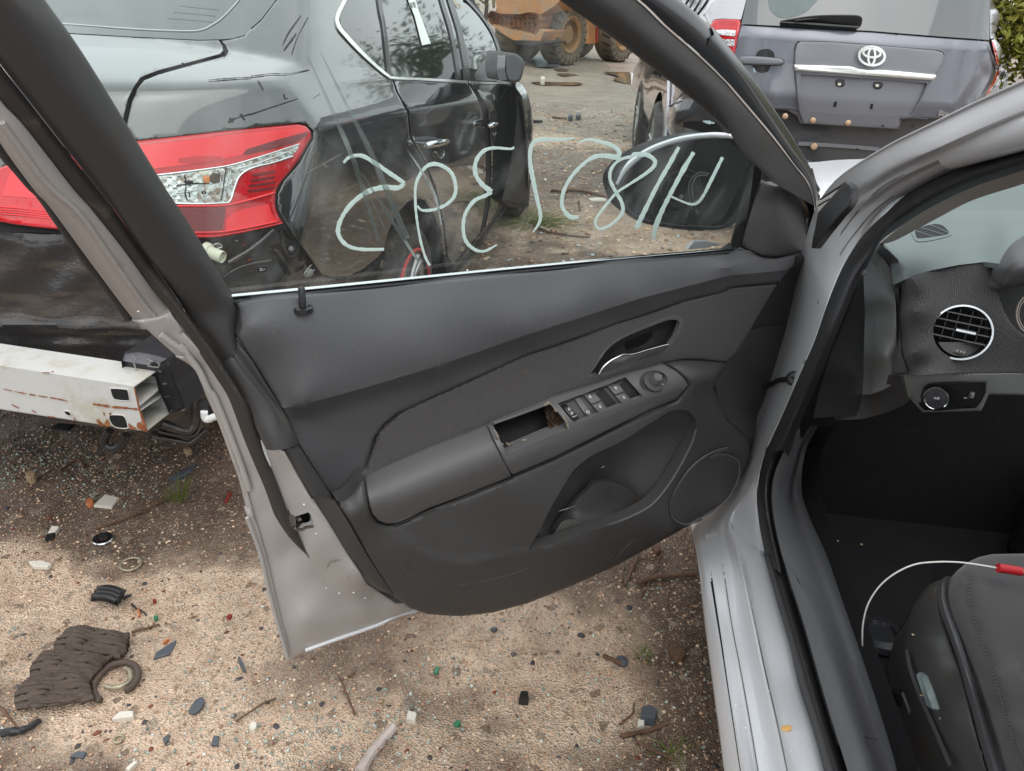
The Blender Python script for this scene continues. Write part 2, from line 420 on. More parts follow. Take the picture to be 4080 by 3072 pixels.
mat('frame_plastic', (.055, .054, .054), .5, bump=('n', 500, .06, .0005), dirt=(14, (.055, .05, .046), .5), rvar=.08)
mat('gloss_black', (.02, .02, .022), .25, bump=('n', 60, .02, .0005), dirt=(60, (.05, .05, .05), .66))
mat('rubber', (.022, .022, .024), .55, bump=('n', 300, .1, .0006), dirt=(20, (.06, .052, .045), .6))
mat('rubber_dusty', (.045, .04, .036), .6, bump=('n', 260, .1, .0006), dirt=(20, (.1, .085, .07), .55))
mat('deep_black', (.008, .008, .009), .7)
mat('fabric', (.112, .106, .104), .9, weave=(1250, tuple(UD+A_([0, 0, .55])), tuple(UD*.35-A_([0, 0, 1.0]))), sub=(.03, .029, .029), sheen=.1)
mat('dash_fabric', (.075, .072, .074), .9, weave=(1500, (.99, 0, .45), (.35, .1, -.95)), sub=(.03, .03, .03), sheen=.1)
mat('dash_top', (.17, .2, .2), .5, bump=('vor', 700, .2, .0005), var=(3, (.13, .165, .165)))
mat('knee_grey', (.2, .205, .205), .5, bump=('vor', 700, .2, .0005))
mat('dash_grey', (.088, .088, .093), .5, bump=('vor', 700, .25, .0006), dirt=(20, (.1, .095, .09), .62))
mat('chrome', (.82, .83, .84), .07, 1.0, bump=('n', 40, .03, .001))
mat('satin_chrome', (.72, .73, .74), .22, 1.0, dirt=(90, (.35, .34, .32), .64))
mat('cavity', (.012, .011, .011), .7, bump=('n', 90, .5, .004))
mat('torn_brown', (.09, .05, .028), .75, bump=('n', 120, .6, .004), var=(80, (.03, .02, .015)))
mat('marker_white', (.85, .95, .92), .7, bump=('n', 500, .4, .0006), dirt=(260, (.62, .7, .68), .62))
mt_ = MATS['marker_white']; nt = mt_.node_tree; tl = nd(nt, 'ShaderNodeBsdfTranslucent'); tl.inputs[0].default_value = (.95, 1, .98, 1); mx_ = nd(nt, 'ShaderNodeMixShader'); mx_.inputs[0].default_value = .7
nt.links.new(nt.nodes['Principled BSDF'].outputs[0], mx_.inputs[1]); nt.links.new(tl.outputs[0], mx_.inputs[2]); nt.links.new(mx_.outputs[0], nt.nodes['Material Output'].inputs[0])
mat('scuff_grey', (.12, .116, .112), .6)
mat('print_white', (.6, .62, .62), .6)
mat('seat_cloth', (.055, .052, .054), .9, bump=('n', 900, .4, .0008), dirt=(8, (.09, .08, .072), .56), sheen=.2)
mat('carpet', (.017, .017, .018), .95, spec=.05, bump=('n', 700, .8, .002), dirt=(9, (.03, .027, .024), .6))
mat('cable_white', (.75, .75, .7), .4)
mat('cable_red', (.5, .015, .02), .35)
glassmat('door_glass', (.83, .90, .875), haze=.05)
glassmat('reflection_smear', (.86, .88, .87), haze=.16)  # pale film for light reflections painted on the door glass
glassmat('clear_glass', (.85, .9, .88), haze=.0)
mat('black_paint', (.03, .034, .036), .12, .35, 1.0, coat_ior=2.0, bump=('n', 5, .035, .004), dirt=(90, (.055, .055, .055), .7), rvar=.03)
mat('panel_black', (.026, .024, .024), .28, 0, .7, bump=('n', 14, .35, .012), dirt=(18, (.06, .048, .04), .6), streak=((2.5, 2.5, 14), (.062, .05, .043), .5), rvar=.1)
mat('underseal', (.03, .027, .026), .6, bump=('n', 45, .4, .006), dirt=(8, (.07, .055, .045), .5))
mat('tint_glass', (.01, .013, .013), .03, 0, .6, bump=('n', 3, .02, .004))
mat('rear_glass', (.03, .04, .042), .04, 0, 1.0, coat_ior=1.9, dirt=(40, (.06, .07, .07), .66))
mat('lens_red', (.62, .006, .014), .06, 0, 1.0, bump=('n', 6, .05, .003), var=(9, (.45, .004, .01)), sub=None)
mat('lens_dark', (.16, .004, .008), .1, 0, 1.0, bump=('n', 60, .2, .002))
mat('lens_bright', (.85, .02, .03), .12, 0, 1.0, bump=('n', 200, .15, .001))
mat('reflector', (.55, .58, .56), .22, .8, .6, bump=('vor', 70, .35, .003), dirt=(50, (.25, .17, .12), .5))
mat('amber', (.6, .17, .02), .2, 0, 1.)
mat('beam_white', (.60, .60, .58), .42, 0, .2, bump=('n', 60, .1, .001), dirt=(12, (.52, .5, .42), .5))
mat('rust', (.22, .07, .022), .85, bump=('n', 160, .8, .003), var=(50, (.4, .15, .05)))
mat('beam_inside', (.3, .28, .2), .7, dirt=(40, (.2, .09, .04), .5))
mat('bracket', (.035, .035, .038), .35, .3, bump=('n', 60, .3, .003), dirt=(40, (.16, .15, .14), .64))
mat('connector', (.62, .62, .5), .4)
mat('bolt', (.45, .44, .42), .35, .9)
mat('tyre', (.03, .029, .027), .75, bump=('n', 70, .4, .004), dirt=(12, (.1, .08, .06), .5))
mat('red_stripe', (.45, .03, .03), .6)
mat('rim_metal', (.35, .36, .36), .3, .8)
mat('rav_paint', (.18, .19, .22), .3, .35, .7, bump=('n', 3, .06, .006), dirt=(60, (.26, .26, .27), .7), rvar=.06)
mat('rav_primer', (.19, .195, .215), .5, .1, .1, bump=('n', 25, .12, .003), dirt=(26, (.23, .22, .21), .62))
mat('rav_side', (.075, .078, .082), .12, .2, 1.0, bump=('n', 4, .25, .01), dirt=(30, (.13, .12, .1), .66))
mat('rav_green', (.04, .11, .105), .4, 0, .3, bump=('n', 20, .2, .004))
mat('rav_silver', (.5, .5, .53), .3, .5, .6)
mat('chrome_white', (.86, .88, .84), .18, .7, .3)
mat('lens_white', (.7, .7, .7), .1, .6, 1., bump=('vor', 90, .8, .004))
mat('copper_bolt', (.5, .34, .22), .4, .6)
mat('loader_orange', (.46, .21, .09), .6, bump=('n', 12, .3, .03), dirt=(2.2, (.36, .26, .17), .5), var=(5, (.5, .27, .12)))
mat('loader_rust', (.33, .14, .06), .8, bump=('n', 9, .8, .06), var=(6, (.17, .10, .06)), dirt=(7, (.62, .36, .15), .6))
mat('loader_mud', (.2, .16, .11), .9, bump=('n', 8, .5, .05), var=(3, (.14, .12, .09)))
mat('loader_dark', (.025, .025, .025), .7, bump=('n', 20, .4, .02))
mat('loader_tyre', (.1, .085, .065), .9, bump=('n', 12, .5, .03), var=(2.5, (.19, .155, .11)))
mat('loader_rim', (.25, .18, .1), .85, bump=('n', 14, .4, .02), var=(4, (.36, .2, .09)))
mat('rock_tan', (.42, .31, .2), .85, bump=('n', 200, .5, .002), var=(60, (.3, .2, .12)))
mat('pebbles', (.3, .25, .2), .62, attr='tint', bump=('n', 400, .3, .001), spec=.45)
mat('ribbed_mat', (.09, .068, .054), .8, bump=('n', 160, .4, .003), dirt=(25, (.11, .085, .065), .55))
mat('black_plastic', (.022, .022, .024), .35, bump=('n', 200, .2, .001), dirt=(60, (.06, .055, .05), .6))
mat('slate', (.085, .095, .11), .45, bump=('n', 150, .3, .001), dirt=(60, (.15, .14, .12), .6))
mat('white_scrap', (.66, .62, .54), .6, bump=('n', 120, .4, .002), dirt=(50, (.35, .24, .16), .6))
mat('twig', (.10, .055, .035), .85, bump=('n', 180, .6, .002), var=(40, (.17, .1, .06)))
mat('stick_pale', (.5, .44, .4), .6, bump=('n', 90, .4, .002), dirt=(60, (.28, .13, .09), .55))
mat('orange_plastic', (.55, .18, .07), .55)
mat('red_plastic', (.25, .03, .025), .5)
mat('green_bit', (.04, .2, .1), .35)
mat('metal_ring', (.4, .36, .26), .5, .6, dirt=(60, (.2, .1, .05), .55))
mat('grass', (.12, .15, .03), .7); mat('leaf', (.22, .24, .035), .6, var=(3, (.32, .29, .05))); mat('leaf_dark', (.035, .06, .02), .6, var=(2, (.07, .09, .03)))
mat('bark', (.12, .1, .085), .9, bump=('n', 40, .6, .01))
mat('jacket', (.16, .12, .06), .9); mat('skin', (.4, .24, .17), .6); mat('trousers', (.07, .07, .075), .9); mat('hair', (.12, .1, .09), .8)
mat('pale_blue', (.45, .6, .62), .5)
mat('sticker', (.78, .8, .78), .55)
mat('orange_ink', (.5, .3, .1), .6)
mat('mud_streak', (.3, .26, .2), .8)

mat('silver_trim', (.32, .28, .25), .6, bump=('n', 500, .1, .0005))
mat('leaf_yellow', (.75, .42, .14), .5)
mat('groove_shade_screw', (.16, .155, .16), .6)  # grey for painted groove shade on pillar and sill, also the body screws
mat('water', (.75, .78, .8), .05, 0, 1.0, spec=1.)
# ------------------------------------------------------------------ ground: one sheet, fine near the camera
def blob(q, c, r, soft=.35):
    d = np.linalg.norm((q-A_(c))/A_(r), axis=1); return 1/(1+np.exp((d-1)/(soft*.5)))
def vnoise(x, y, s, seed):
    rs = np.random.RandomState(seed); T = rs.rand(64, 64); u = x*s; v = y*s; i = np.floor(u).astype(int); j = np.floor(v).astype(int); fu = u-i; fv = v-j
    fu = fu*fu*(3-2*fu); fv = fv*fv*(3-2*fv); g = lambda a, b: T[a % 64, b % 64]
    return (g(i, j)*(1-fu)+g(i+1, j)*fu)*(1-fv)+(g(i, j+1)*(1-fu)+g(i+1, j+1)*fu)*fv
def fbm(x, y, s, seed, o=4): return sum(vnoise(x, y, s*2**k, seed+k)/2**k for k in range(o))/sum(1/2**k for k in range(o))
def gp(s): return [tuple(v[:2]) for v in GROUND(A_(px(s)))]
def spread(n0, n1, m, g):
    t = np.linspace(-1, 1, m); return (n0+n1)/2+(n1-n0)/2*np.sign(t)*np.abs(t)**g
xs = np.r_[[-400, -150, -60, -30, -15, -8], np.linspace(-4.5, -2, 40), np.linspace(-1.95, 2.2, 300), np.linspace(2.25, 5, 40), [8, 15, 30, 60, 150, 400]]
ys = np.r_[[-60, -20, -8, -3, -1], np.linspace(-.2, .6, 16), np.linspace(.62, 3.4, 220), np.linspace(3.45, 9, 150), np.linspace(9.2, 30, 90), [35, 45, 60, 90, 150, 300, 600]]
gx, gy = np.meshgrid(xs, ys); X, Y = gx.ravel(), gy.ravel(); q = np.c_[X, Y]
def ground_z(X, Y):
    near = np.exp(-np.maximum(np.hypot(X, Y)-4, 0)/3)
    z = (fbm(X, Y, 1.3, 3)-.5)*.05*np.clip(np.hypot(X, Y)/2, .6, 1.6)+(fbm(X, Y, 14, 9, 3)-.5)*.022*near
    return z*np.exp(-np.maximum(np.hypot(X, Y)-40, 0)/20)-.012
def dryness(X, Y):
    q = np.c_[X, Y]; n = fbm(X, Y, 2.2, 21)-.5; n2 = fbm(X, Y, 9, 31)-.5; qq = q+np.c_[n, n2]*.35
    c = gp('p 150,2330 520,2320 900,2380 350,2600 1150,2900 1900,2560 2250,2560 2150,2850 1700,2950 500,2950')
    d = blob(qq, c[0], (.5, .12))+blob(qq, c[1], (.35, .1))+blob(qq, c[2], (.28, .17))+blob(qq, c[3], (.4, .16))*.9
    d += blob(qq, c[5], (.22, .12))+blob(qq, c[6], (.19, .16))+blob(qq, c[7], (.18, .1))+blob(qq, c[4], (.3, .15))*.5+blob(qq, c[8], (.3, .1))*.45+blob(qq, c[9], (.4, .12))*.5
    far = blob(np.c_[X+n*3, Y+n2*1.2], (.9, 5.2), (1.6, .55), .5)*.75+blob(np.c_[X+n*3, Y], (.2, 3.0), (.9, .5), .5)*.6+blob(np.c_[X+n*5, Y+n2], (.5, 8.4), (3.5, .35), .4)*.8
    d = np.clip(d, 0, 1)+np.clip(far, 0, 1)
    return np.clip(d+n2*.5*(d > .05), 0, 1)
Z = ground_z(X, Y); nx, ny = len(xs), len(ys)
Fg = [(j*nx+i, j*nx+i+1, (j+1)*nx+i+1, (j+1)*nx+i) for j in range(ny-1) for i in range(nx-1)]
gr = mesh('ground', np.c_[X, Y, Z], Fg, None, kind='structure')
dr = dryness(X, Y); at = gr.data.color_attributes.new('dry', 'FLOAT_COLOR', 'POINT')
at.data.foreach_set('color', np.c_[dr, fbm(X, Y, .8, 77), np.clip((Y-6)/3, 0, 1), np.ones(len(dr))].ravel())
m = bpy.data.materials.new('soil'); m.use_nodes = True; nt = m.node_tree; L = nt.links.new; b = nt.nodes['Principled BSDF']
geo = nd(nt, 'ShaderNodeNewGeometry'); P0 = geo.outputs['Position']; at = nd(nt, 'ShaderNodeAttribute'); at.attribute_name = 'dry'
sp = nd(nt, 'ShaderNodeSeparateColor'); L(at.outputs['Color'], sp.inputs[0])
def N(s, d=5, r=.65):
    n = nd(nt, 'ShaderNodeTexNoise'); n.inputs['Scale'].default_value = s; n.inputs['Detail'].default_value = d; n.inputs['Roughness'].default_value = r; L(P0, n.inputs['Vector']); return n.outputs[0]
def Rm(s, a, b_, c0, c1):
    r = nd(nt, 'ShaderNodeValToRGB'); e = r.color_ramp.elements; e[0].position = a; e[1].position = b_; e[0].color = (*c0, 1); e[1].color = (*c1, 1); L(s, r.inputs[0]); return r.outputs[0]
def Mx(f, a, b_, mode='MIX'):
    x = nd(nt, 'ShaderNodeMix'); x.data_type = 'RGBA'; x.blend_type = mode
    for s, v in ((0, f), (6, a), (7, b_)):
        if isinstance(v, (int, float)): x.inputs[s].default_value = v
        elif isinstance(v, tuple): x.inputs[s].default_value = (*v, 1)
        else: L(v, x.inputs[s])
    return x.outputs[2]
wet = Rm(N(3.5), .35, .7, (.11, .068, .046), (.25, .165, .115))
dry = Rm(N(14), .3, .7, (.70, .49, .345), (.92, .71, .53))
farc = Rm(N(1.1), .35, .68, (.25, .20, .155), (.42, .34, .27))
base = Mx(sp.outputs[2], wet, farc); mot = Rm(N(19, 6, .75), .52, .7, (0, 0, 0), (.75, .75, .75)); dry = Mx(mot, dry, (.42, .27, .17)); mot2 = Rm(N(75, 4, .7), .56, .7, (0, 0, 0), (.7, .7, .7)); dry = Mx(mot2, dry, (.82, .72, .58)); base = Mx(sp.outputs[0], base, dry)
v = nd(nt, 'ShaderNodeTexVoronoi'); v.inputs['Scale'].default_value = 210; L(P0, v.inputs['Vector'])
v2 = nd(nt, 'ShaderNodeTexVoronoi'); v2.inputs['Scale'].default_value = 48; L(P0, v2.inputs['Vector'])
sc2 = nd(nt, 'ShaderNodeSeparateColor'); L(v.outputs['Color'], sc2.inputs[0]); s3 = nd(nt, 'ShaderNodeSeparateColor'); L(v2.outputs['Color'], s3.inputs[0])
g1 = Rm(sc2.outputs[0], .66, .86, (0, 0, 0), (.6, .6, .6)); g2 = Rm(s3.outputs[1], .93, .97, (0, 0, 0), (.7, .7, .7))
grit = Rm(sc2.outputs[1], .2, .9, (.13, .105, .085), (.55, .47, .37))
base = Mx(g1, base, grit); base = Mx(g2, base, Rm(s3.outputs[2], .1, .9, (.14, .09, .06), (.5, .42, .32)))
L(base, b.inputs['Base Color'])
ro = Rm(N(5), .4, .62, (.42, .42, .42), (.85, .85, .85)); L(ro, b.inputs['Roughness']); b.inputs['Specular IOR Level'].default_value = .5
hh = nd(nt, 'ShaderNodeMath'); hh.operation = 'ADD'; L(v.outputs[0], hh.inputs[0]); L(N(60, 6, .75), hh.inputs[1])
bp = nd(nt, 'ShaderNodeBump'); bp.inputs['Strength'].default_value = .9; bp.inputs['Distance'].default_value = .009; L(hh.outputs[0], bp.inputs['Height']); L(bp.outputs[0], b.inputs['Normal'])
MATS['soil'] = m; gr.data.materials.append(m)
# puddles: still muddy water lying 4 mm proud in shallow dips
pm = mat('puddle_water', (.17, .105, .06), .06, 0, .3, bump=('n', 3, .03, .01))
for k, s in enumerate(('S 600,905 730,900 900,905 1090,905 1165,925 1000,940 760,940 640,920', 'S 1390,805 1500,800 1720,815 1735,930 1650,930 1500,880 1560,850', 'S 850,760 950,755 1010,775 900,790', 'S 880,825 1000,820 1120,845 960,850')):
    w = GROUND(A_(smooth(px(s), 5, True))); z = ground_z(w[:,0], w[:,1]).max()+.004
    c = w.mean(0); V = [(c[0], c[1], z)]+[(p[0], p[1], z) for p in w]; n = len(w)
    mesh('puddle', V, [(0, i+1, (i+1) % n+1) for i in range(n)], 'puddle_water', kind='structure')
# ------------------------------------------------------------------ gravel: broken glass cubes, chips and stones
def ico():
    t = (1+5**.5)/2; V = A_([(-1,t,0),(1,t,0),(-1,-t,0),(1,-t,0),(0,-1,t),(0,1,t),(0,-1,-t),(0,1,-t),(t,0,-1),(t,0,1),(-t,0,-1),(-t,0,1)])/1.9
    Fi = A_([(0,11,5),(0,5,1),(0,1,7),(0,7,10),(0,10,11),(1,5,9),(5,11,4),(11,10,2),(10,7,6),(7,1,8),(3,9,4),(3,4,2),(3,2,6),(3,6,8),(3,8,9),(4,9,5),(2,4,11),(6,2,10),(8,6,7),(9,8,1)]); return V, Fi
def gravel(name, n, reg, s0, s1, cols, cube=.0, dens=None, seed=1, flat=.6, sink=.25):
    rs = np.random.RandomState(seed); x = rs.uniform(reg[0], reg[1], n*3); y = rs.uniform(reg[2], reg[3], n*3)
    p = dens(x, y) if dens else np.ones(n*3); ok = rs.rand(n*3) < p; x, y = x[ok][:n], y[ok][:n]; n = len(x)
    V0, F0 = ico(); nv = len(V0)
    s = s0*(s1/s0)**(rs.rand(n)**2.2); jit = 1+rs.uniform(-.28, .28, (n, nv, 1)); an = rs.rand(n)*6.283; ca, sa = np.cos(an), np.sin(an)
    sc = np.stack([s*rs.uniform(.7, 1.3, n), s*rs.uniform(.6, 1.1, n), s*rs.uniform(flat*.6, flat*1.2, n)], 1)
    V = V0[None]*jit*sc[:,None,:]; Vx = V[:,:,0]*ca[:,None]-V[:,:,1]*sa[:,None]; Vy = V[:,:,0]*sa[:,None]+V[:,:,1]*ca[:,None]
    z = ground_z(x, y)+sc[:,2]*.6*(1-sink)
    P = np.stack([Vx+x[:,None], Vy+y[:,None], V[:,:,2]+z[:,None]], 2).reshape(-1, 3); Fn = (F0[None]+np.arange(n)[:,None,None]*nv).reshape(-1, 3)
    me = bpy.data.meshes.new(name); me.vertices.add(len(P)); me.vertices.foreach_set('co', P.ravel())
    me.loops.add(len(Fn)*3); me.loops.foreach_set('vertex_index', Fn.ravel().astype(np.int32)); me.polygons.add(len(Fn))
    me.polygons.foreach_set('loop_start', np.arange(0, len(Fn)*3, 3, dtype=np.int32)); me.update(calc_edges=True)
    ci = A_(cols)[rs.randint(0, len(cols), n)]*rs.uniform(.65, 1.35, (n, 1)); ca_ = me.color_attributes.new('tint', 'FLOAT_COLOR', 'POINT')
    ca_.data.foreach_set('color', np.c_[np.repeat(ci, nv, 0), np.ones(n*nv)].ravel().astype(np.float32)); me.materials.append(MATS['pebbles'])
    return link_obj(name, me, None, 'stuff')
cl = gp('p 60,1900 900,1950 930,2080 640,2180 1050,2850 1500,2900 1650,2650 100,2950 1280,2960')
def d_glass(x, y):
    q = np.c_[x, y]; n = fbm(x, y, 3.5, 51); d = .12+sum(blob(q, c, (.34, .2)) for c in cl[:1])+sum(blob(q, c, (.2, .13)) for c in cl[1:4])*.9+sum(blob(q, c, (.2, .09)) for c in cl[4:])*.5
    return np.clip(d*(n > .42)*1.1+.08*(n > .55), 0, 1)
def d_all(x, y): return np.clip(.4+fbm(x, y, 5, 61)*.9-.3-.1*dryness(x, y), .2, 1)
tan = [(.55, .40, .28), (.45, .31, .2), (.64, .5, .37), (.36, .23, .15), (.26, .16, .11), (.6, .44, .31), (.5, .31, .2)]
glc = [(.42, .5, .44), (.3, .38, .34), (.5, .54, .48), (.2, .26, .24), (.34, .42, .38), (.56, .58, .53)]
tag(gravel('glass_crumbs', 15000, (-2.1, 1.4, .75, 3.4), .0016, .0048, glc, dens=d_glass, seed=2, flat=.9), 'crumbs of shattered greenish car glass strewn over the dirt', 'glass crumbs')
tag(gravel('gravel', 70000, (-2.3, 1.5, .72, 3.4), .0010, .0056, tan, dens=d_all, seed=3), 'fine tan and brown gravel pressed into the wet dirt', 'gravel')
tag(gravel('far_gravel', 11000, (-.9, 2.4, 3.2, 11), .004, .022, tan+[(.12, .12, .12), (.4, .45, .45)], seed=4, flat=.4), 'coarse chips and debris scattered along the muddy lane', 'gravel')
tag(gravel('dark_chips', 1500, (-2.1, 1.4, .72, 3.4), .003, .009, [(.05, .05, .055), (.09, .08, .08), (.16, .05, .03)], seed=5, flat=.35), 'dark chips of plastic and slate mixed in the gravel', 'plastic chips')
# ------------------------------------------------------------------ things lying on the ground
def gz(p): return float(ground_z(A_([p[0]]), A_([p[1]]))[0])
def slab(name, s, th, mt, label, cat, tilt=0., sm=0, group=None, lift=0):
    w = GROUND(A_(smooth(px(s), sm, True) if sm else px(s))); c = w.mean(0); z0 = gz(c)+.004+lift; n = len(w)
    top = [(p[0], p[1], z0+th+tilt*math.dist(p[:2], w[0][:2])) for p in w]; ins = [((p[0]-c[0])*.9+c[0], (p[1]-c[1])*.9+c[1], p[2]+th*.25) for p in top]
    bot = [(p[0], p[1], z0-.004) for p in w]; V = ins+top+bot
    Fc = [tuple(range(n))]+[(i, n+i, n+(i+1) % n, (i+1) % n) for i in range(n)]+[(n+i, 2*n+i, 2*n+(i+1) % n, n+(i+1) % n) for i in range(n)]
    o = mesh(name, V, Fc, mt, smooth_=False); bm = bmesh.new(); bm.from_mesh(o.data); bmesh.ops.recalc_face_normals(bm, faces=bm.faces); bm.to_mesh(o.data); bm.free()
    tag(o, label, cat, group); return o
def gstick(name, s, r0, r1, mt, label, cat, group=None, n=5, lift=0):
    q = smooth(px(s), n) if len(px(s)) > 2 else px(s); q = resample(q, 12); w = GROUND(q); m_ = len(w)
    P = [(p[0]+rnd.uniform(-.001, .001), p[1]+rnd.uniform(-.001, .001), gz(p)+max(r0, r1)+.004+lift) for p in w]
    return tag(tube(name, P, list(np.linspace(r0, r1, m_)*(1+.15*nr.uniform(-1, 1, m_))), mt, res=7), label, cat, group)
# ribbed rubber mat pieces
def ribbed(name, left, right, label):
    a = GROUND(resample(smooth(px(left), 6), 46)); b_ = GROUND(resample(smooth(px(right), 6), 46)); nu = 34; V = []
    for i in range(46):
        for j in range(nu):
            t = j/(nu-1); p = a[i]*(1-t)+b_[i]*t; wav = .010*fbm(A_([t*6]), A_([i*.07]), 1.3, 5)[0]
            rib = .0062*max(0, math.sin((i*2.4)+3*fbm(A_([t*4.]), A_([i*.11]), 1., 8)[0])); e = min(t, 1-t, i/45, 1-i/45)
            V.append((p[0], p[1], gz(p)+.008+wav*1.6+rib*1.5+.03*math.sin(math.pi*min(i/45*1., 1))*.6*min(e*8, 1)))
    Fc = [(i*nu+j, i*nu+j+1, (i+1)*nu+j+1, (i+1)*nu+j) for i in range(45) for j in range(nu-1)]
    return a, b_, V, Fc
rm = thing('ribbed_mat', 'torn brown ribbed rubber mat folded on the pale dirt at lower left', 'rubber mat', GROUND(A_(px('Y 800,900')))[0])
for nm, l_, r_ in (('ribbed_sheet', 'Y 810,420 700,540 640,600 600,700', 'Y 1440,500 1420,580 1390,680 1340,745'), ('ribbed_sheet', 'Y 620,720 480,780 390,880 350,1020', 'Y 1260,750 1200,810 1120,900 1050,990'), ('ribbed_sheet', 'Y 370,1000 270,1100 190,1210 200,1370', 'Y 1060,980 1010,1060 1020,1150 1060,1235')):
    a, b_, V, Fc = ribbed(nm, l_, r_, ''); o = mesh(nm, V, Fc, 'ribbed_mat', rm); md = o.modifiers.new('s', 'SOLIDIFY'); md.thickness = .006; md.offset = -1
rp = GROUND(A_(smooth(px('Y 1110,1230 1060,1180 1035,1080 1090,960 1180,860 1280,800 1400,780 1490,830 1530,930 1490,1030 1400,1130'), 6)))
V, Fc = tube3([(p[0], p[1], gz(p)+.012) for p in rp], .0075, 8); mesh('rubber_collar', [(v[0], v[1], v[2]) for v in V], Fc, 'ribbed_mat', rm)
rp = GROUND(A_(smooth(px('Y 1170,1070 1250,1090 1350,1080 1430,1010 1440,910 1380,860'), 6)))
V, Fc = tube3([(p[0], p[1], gz(p)+.014) for p in rp], .006, 8); mesh('metal_band', V, Fc, 'metal_ring', rm)
# black ribbed clip
bc = thing('plastic_clip', 'black ribbed plastic clip lying on pale dirt above the rubber mat', 'plastic clip', GROUND(A_(px('Y 1200,120')))[0])
a = GROUND(resample(px('Y 1120,20 1030,150'), 14)); b_ = GROUND(resample(px('Y 1370,80 1290,205'), 14)); V = []
for i in range(14):
    for j in range(10): p = a[i]*(1-j/9)+b_[i]*j/9; V.append((p[0], p[1], gz(p)+.02+.005*math.sin(i*1.6)+.008*math.sin(j/9*3)))
o = mesh('clip_body', V, [(i*10+j, i*10+j+1, i*10+j+11, i*10+j+10) for i in range(13) for j in range(9)], 'black_plastic', bc); md = o.modifiers.new('s', 'SOLIDIFY'); md.thickness = .014; md.offset = -1
w = GROUND(A_(px('Y 1360,90 1450,50'))); tube('clip_tongue', [(p[0], p[1], gz(p)+.015) for p in w], [.006, .003], 'black_plastic', bc)
slab('white_tile', 'V 890,1590 1000,1485 1130,1515 1060,1610', .004, 'white_scrap', 'cream flat shard on dark wet dirt below the white bumper beam', 'plastic shard')
slab('orange_stone', 'V 820,1540 850,1530 885,1545 880,1580 830,1585', .008, 'orange_plastic', 'small orange pebble beside the cream flat shard', 'pebble', sm=2)
slab('white_shard', 'I 160,475 230,470 290,490 270,508 190,505', .006, 'white_scrap', 'long white shard at the left edge of the picture', 'plastic shard')
slab('white_chunk', 'Y 1240,1425 1320,1350 1475,1340 1475,1405 1250,1440', .008, 'white_scrap', 'white wedge shaped chip right below the ribbed mat', 'plastic shard')
slab('grey_shard', 'Y 1690,730 1720,660 1830,590 1944,520 1940,560 1860,680', .003, 'slate', 'large grey leaf shaped shard right of the ribbed mat', 'plastic shard')
slab('grey_shard', 'I 1065,1310 1100,1250 1140,1230 1155,1260 1120,1310 1080,1325', .003, 'slate', 'oval grey shard right of the white wedge shaped chip', 'plastic shard', sm=2)
slab('grey_shard', 'I 395,1585 440,1555 490,1560 470,1595', .003, 'slate', 'dark grey flat shard near the bottom left of the picture', 'plastic shard')
slab('grey_shard', 'I 920,1480 960,1455 955,1490 935,1515', .003, 'slate', 'small triangular grey shard in the lower gravel', 'plastic shard')
slab('grey_shard', 'I 1195,1520 1210,1470 1240,1470 1235,1520', .003, 'slate', 'dark square shard right of the triangular grey shard', 'plastic shard')
slab('grey_shard', 'I 1345,1020 1360,1015 1390,1080 1375,1085', .004, 'slate', 'narrow grey shard under the corner of the open door', 'plastic shard', sm=2)
slab('white_shard', 'I 710,1650 760,1605 780,1610 730,1660', .006, 'white_scrap', 'short white sliver at the bottom edge left of the pale stick', 'plastic shard')
slab('white_chunk', 'J 440,1205 450,1160 500,1175 490,1215', .010, 'white_scrap', 'square white chip just above the pale stick', 'plastic shard')
slab('white_chunk', 'I 1410,1420 1430,1380 1455,1400 1440,1430', .010, 'white_scrap', 'round white stone left of the pale stick', 'stone', sm=2)
slab('pale_stone', 'J 1715,1225 1720,1180 1755,1180 1755,1215', .010, 'white_scrap', 'white cube shaped stone by the grey lump near the door sill', 'stone')
slab('grey_lump', 'J 1730,1185 1740,1135 1790,1130 1825,1160 1810,1200', .02, 'slate', 'grey lump of stone near the door sill', 'stone')
slab('dark_lump', 'J 1060,1095 1070,1060 1110,1060 1115,1100', .018, 'black_plastic', 'black lump in the gravel below the middle of the door', 'plastic lump')
slab('dark_chip', 'J 905,690 925,680 943,690 925,700', .006, 'slate', 'small dark chip on the pale patch under the door', 'plastic shard')
slab('green_chip', 'J 590,925 605,890 622,895 615,930', .002, 'green_bit', 'green leaf like chip in the gravel left of centre', 'plastic shard')
slab('green_chip', 'J 700,1215 725,1200 742,1210 725,1230', .004, 'green_bit', 'round green chip above the pale stick', 'plastic shard', sm=2)
slab('green_chip', 'Y 1690,275 1700,250 1740,250 1735,280 1710,290', .006, 'green_bit', 'pale green chip right of the black clip', 'glass chip')
slab('orange_sliver', 'Y 1510,180 1530,180 1545,250 1525,262', .004, 'orange_plastic', 'thin orange sliver just right of the black clip', 'plastic shard')
slab('orange_sliver', 'Y 1800,560 1860,520 1870,530 1810,568', .004, 'orange_plastic', 'orange sliver touching the leaf shaped grey shard', 'plastic shard')
slab('red_chip', 'Y 1680,85 1700,60 1720,75 1700,95', .006, 'red_plastic', 'tiny red bead above the thin orange sliver', 'plastic chip')
slab('red_chip', 'I 1280,770 1295,755 1310,760 1300,775', .006, 'red_plastic', 'round red chip left of the open door bottom', 'plastic chip')
slab('red_chip', 'I 1270,130 1290,85 1310,80 1285,130', .004, 'red_plastic', 'red strip in the glass crumbs near the door edge', 'plastic chip')
slab('brown_lump', 'J 1885,800 1930,795 1985,830 1960,860 1910,850', .012, 'twig', 'dark brown lump beside the door sill', 'clod', sm=2)
slab('brown_stone', 'J 1805,250 1825,232 1845,250 1830,278 1808,275', .012, 'twig', 'round reddish clod behind the open door bottom', 'clod', sm=2)
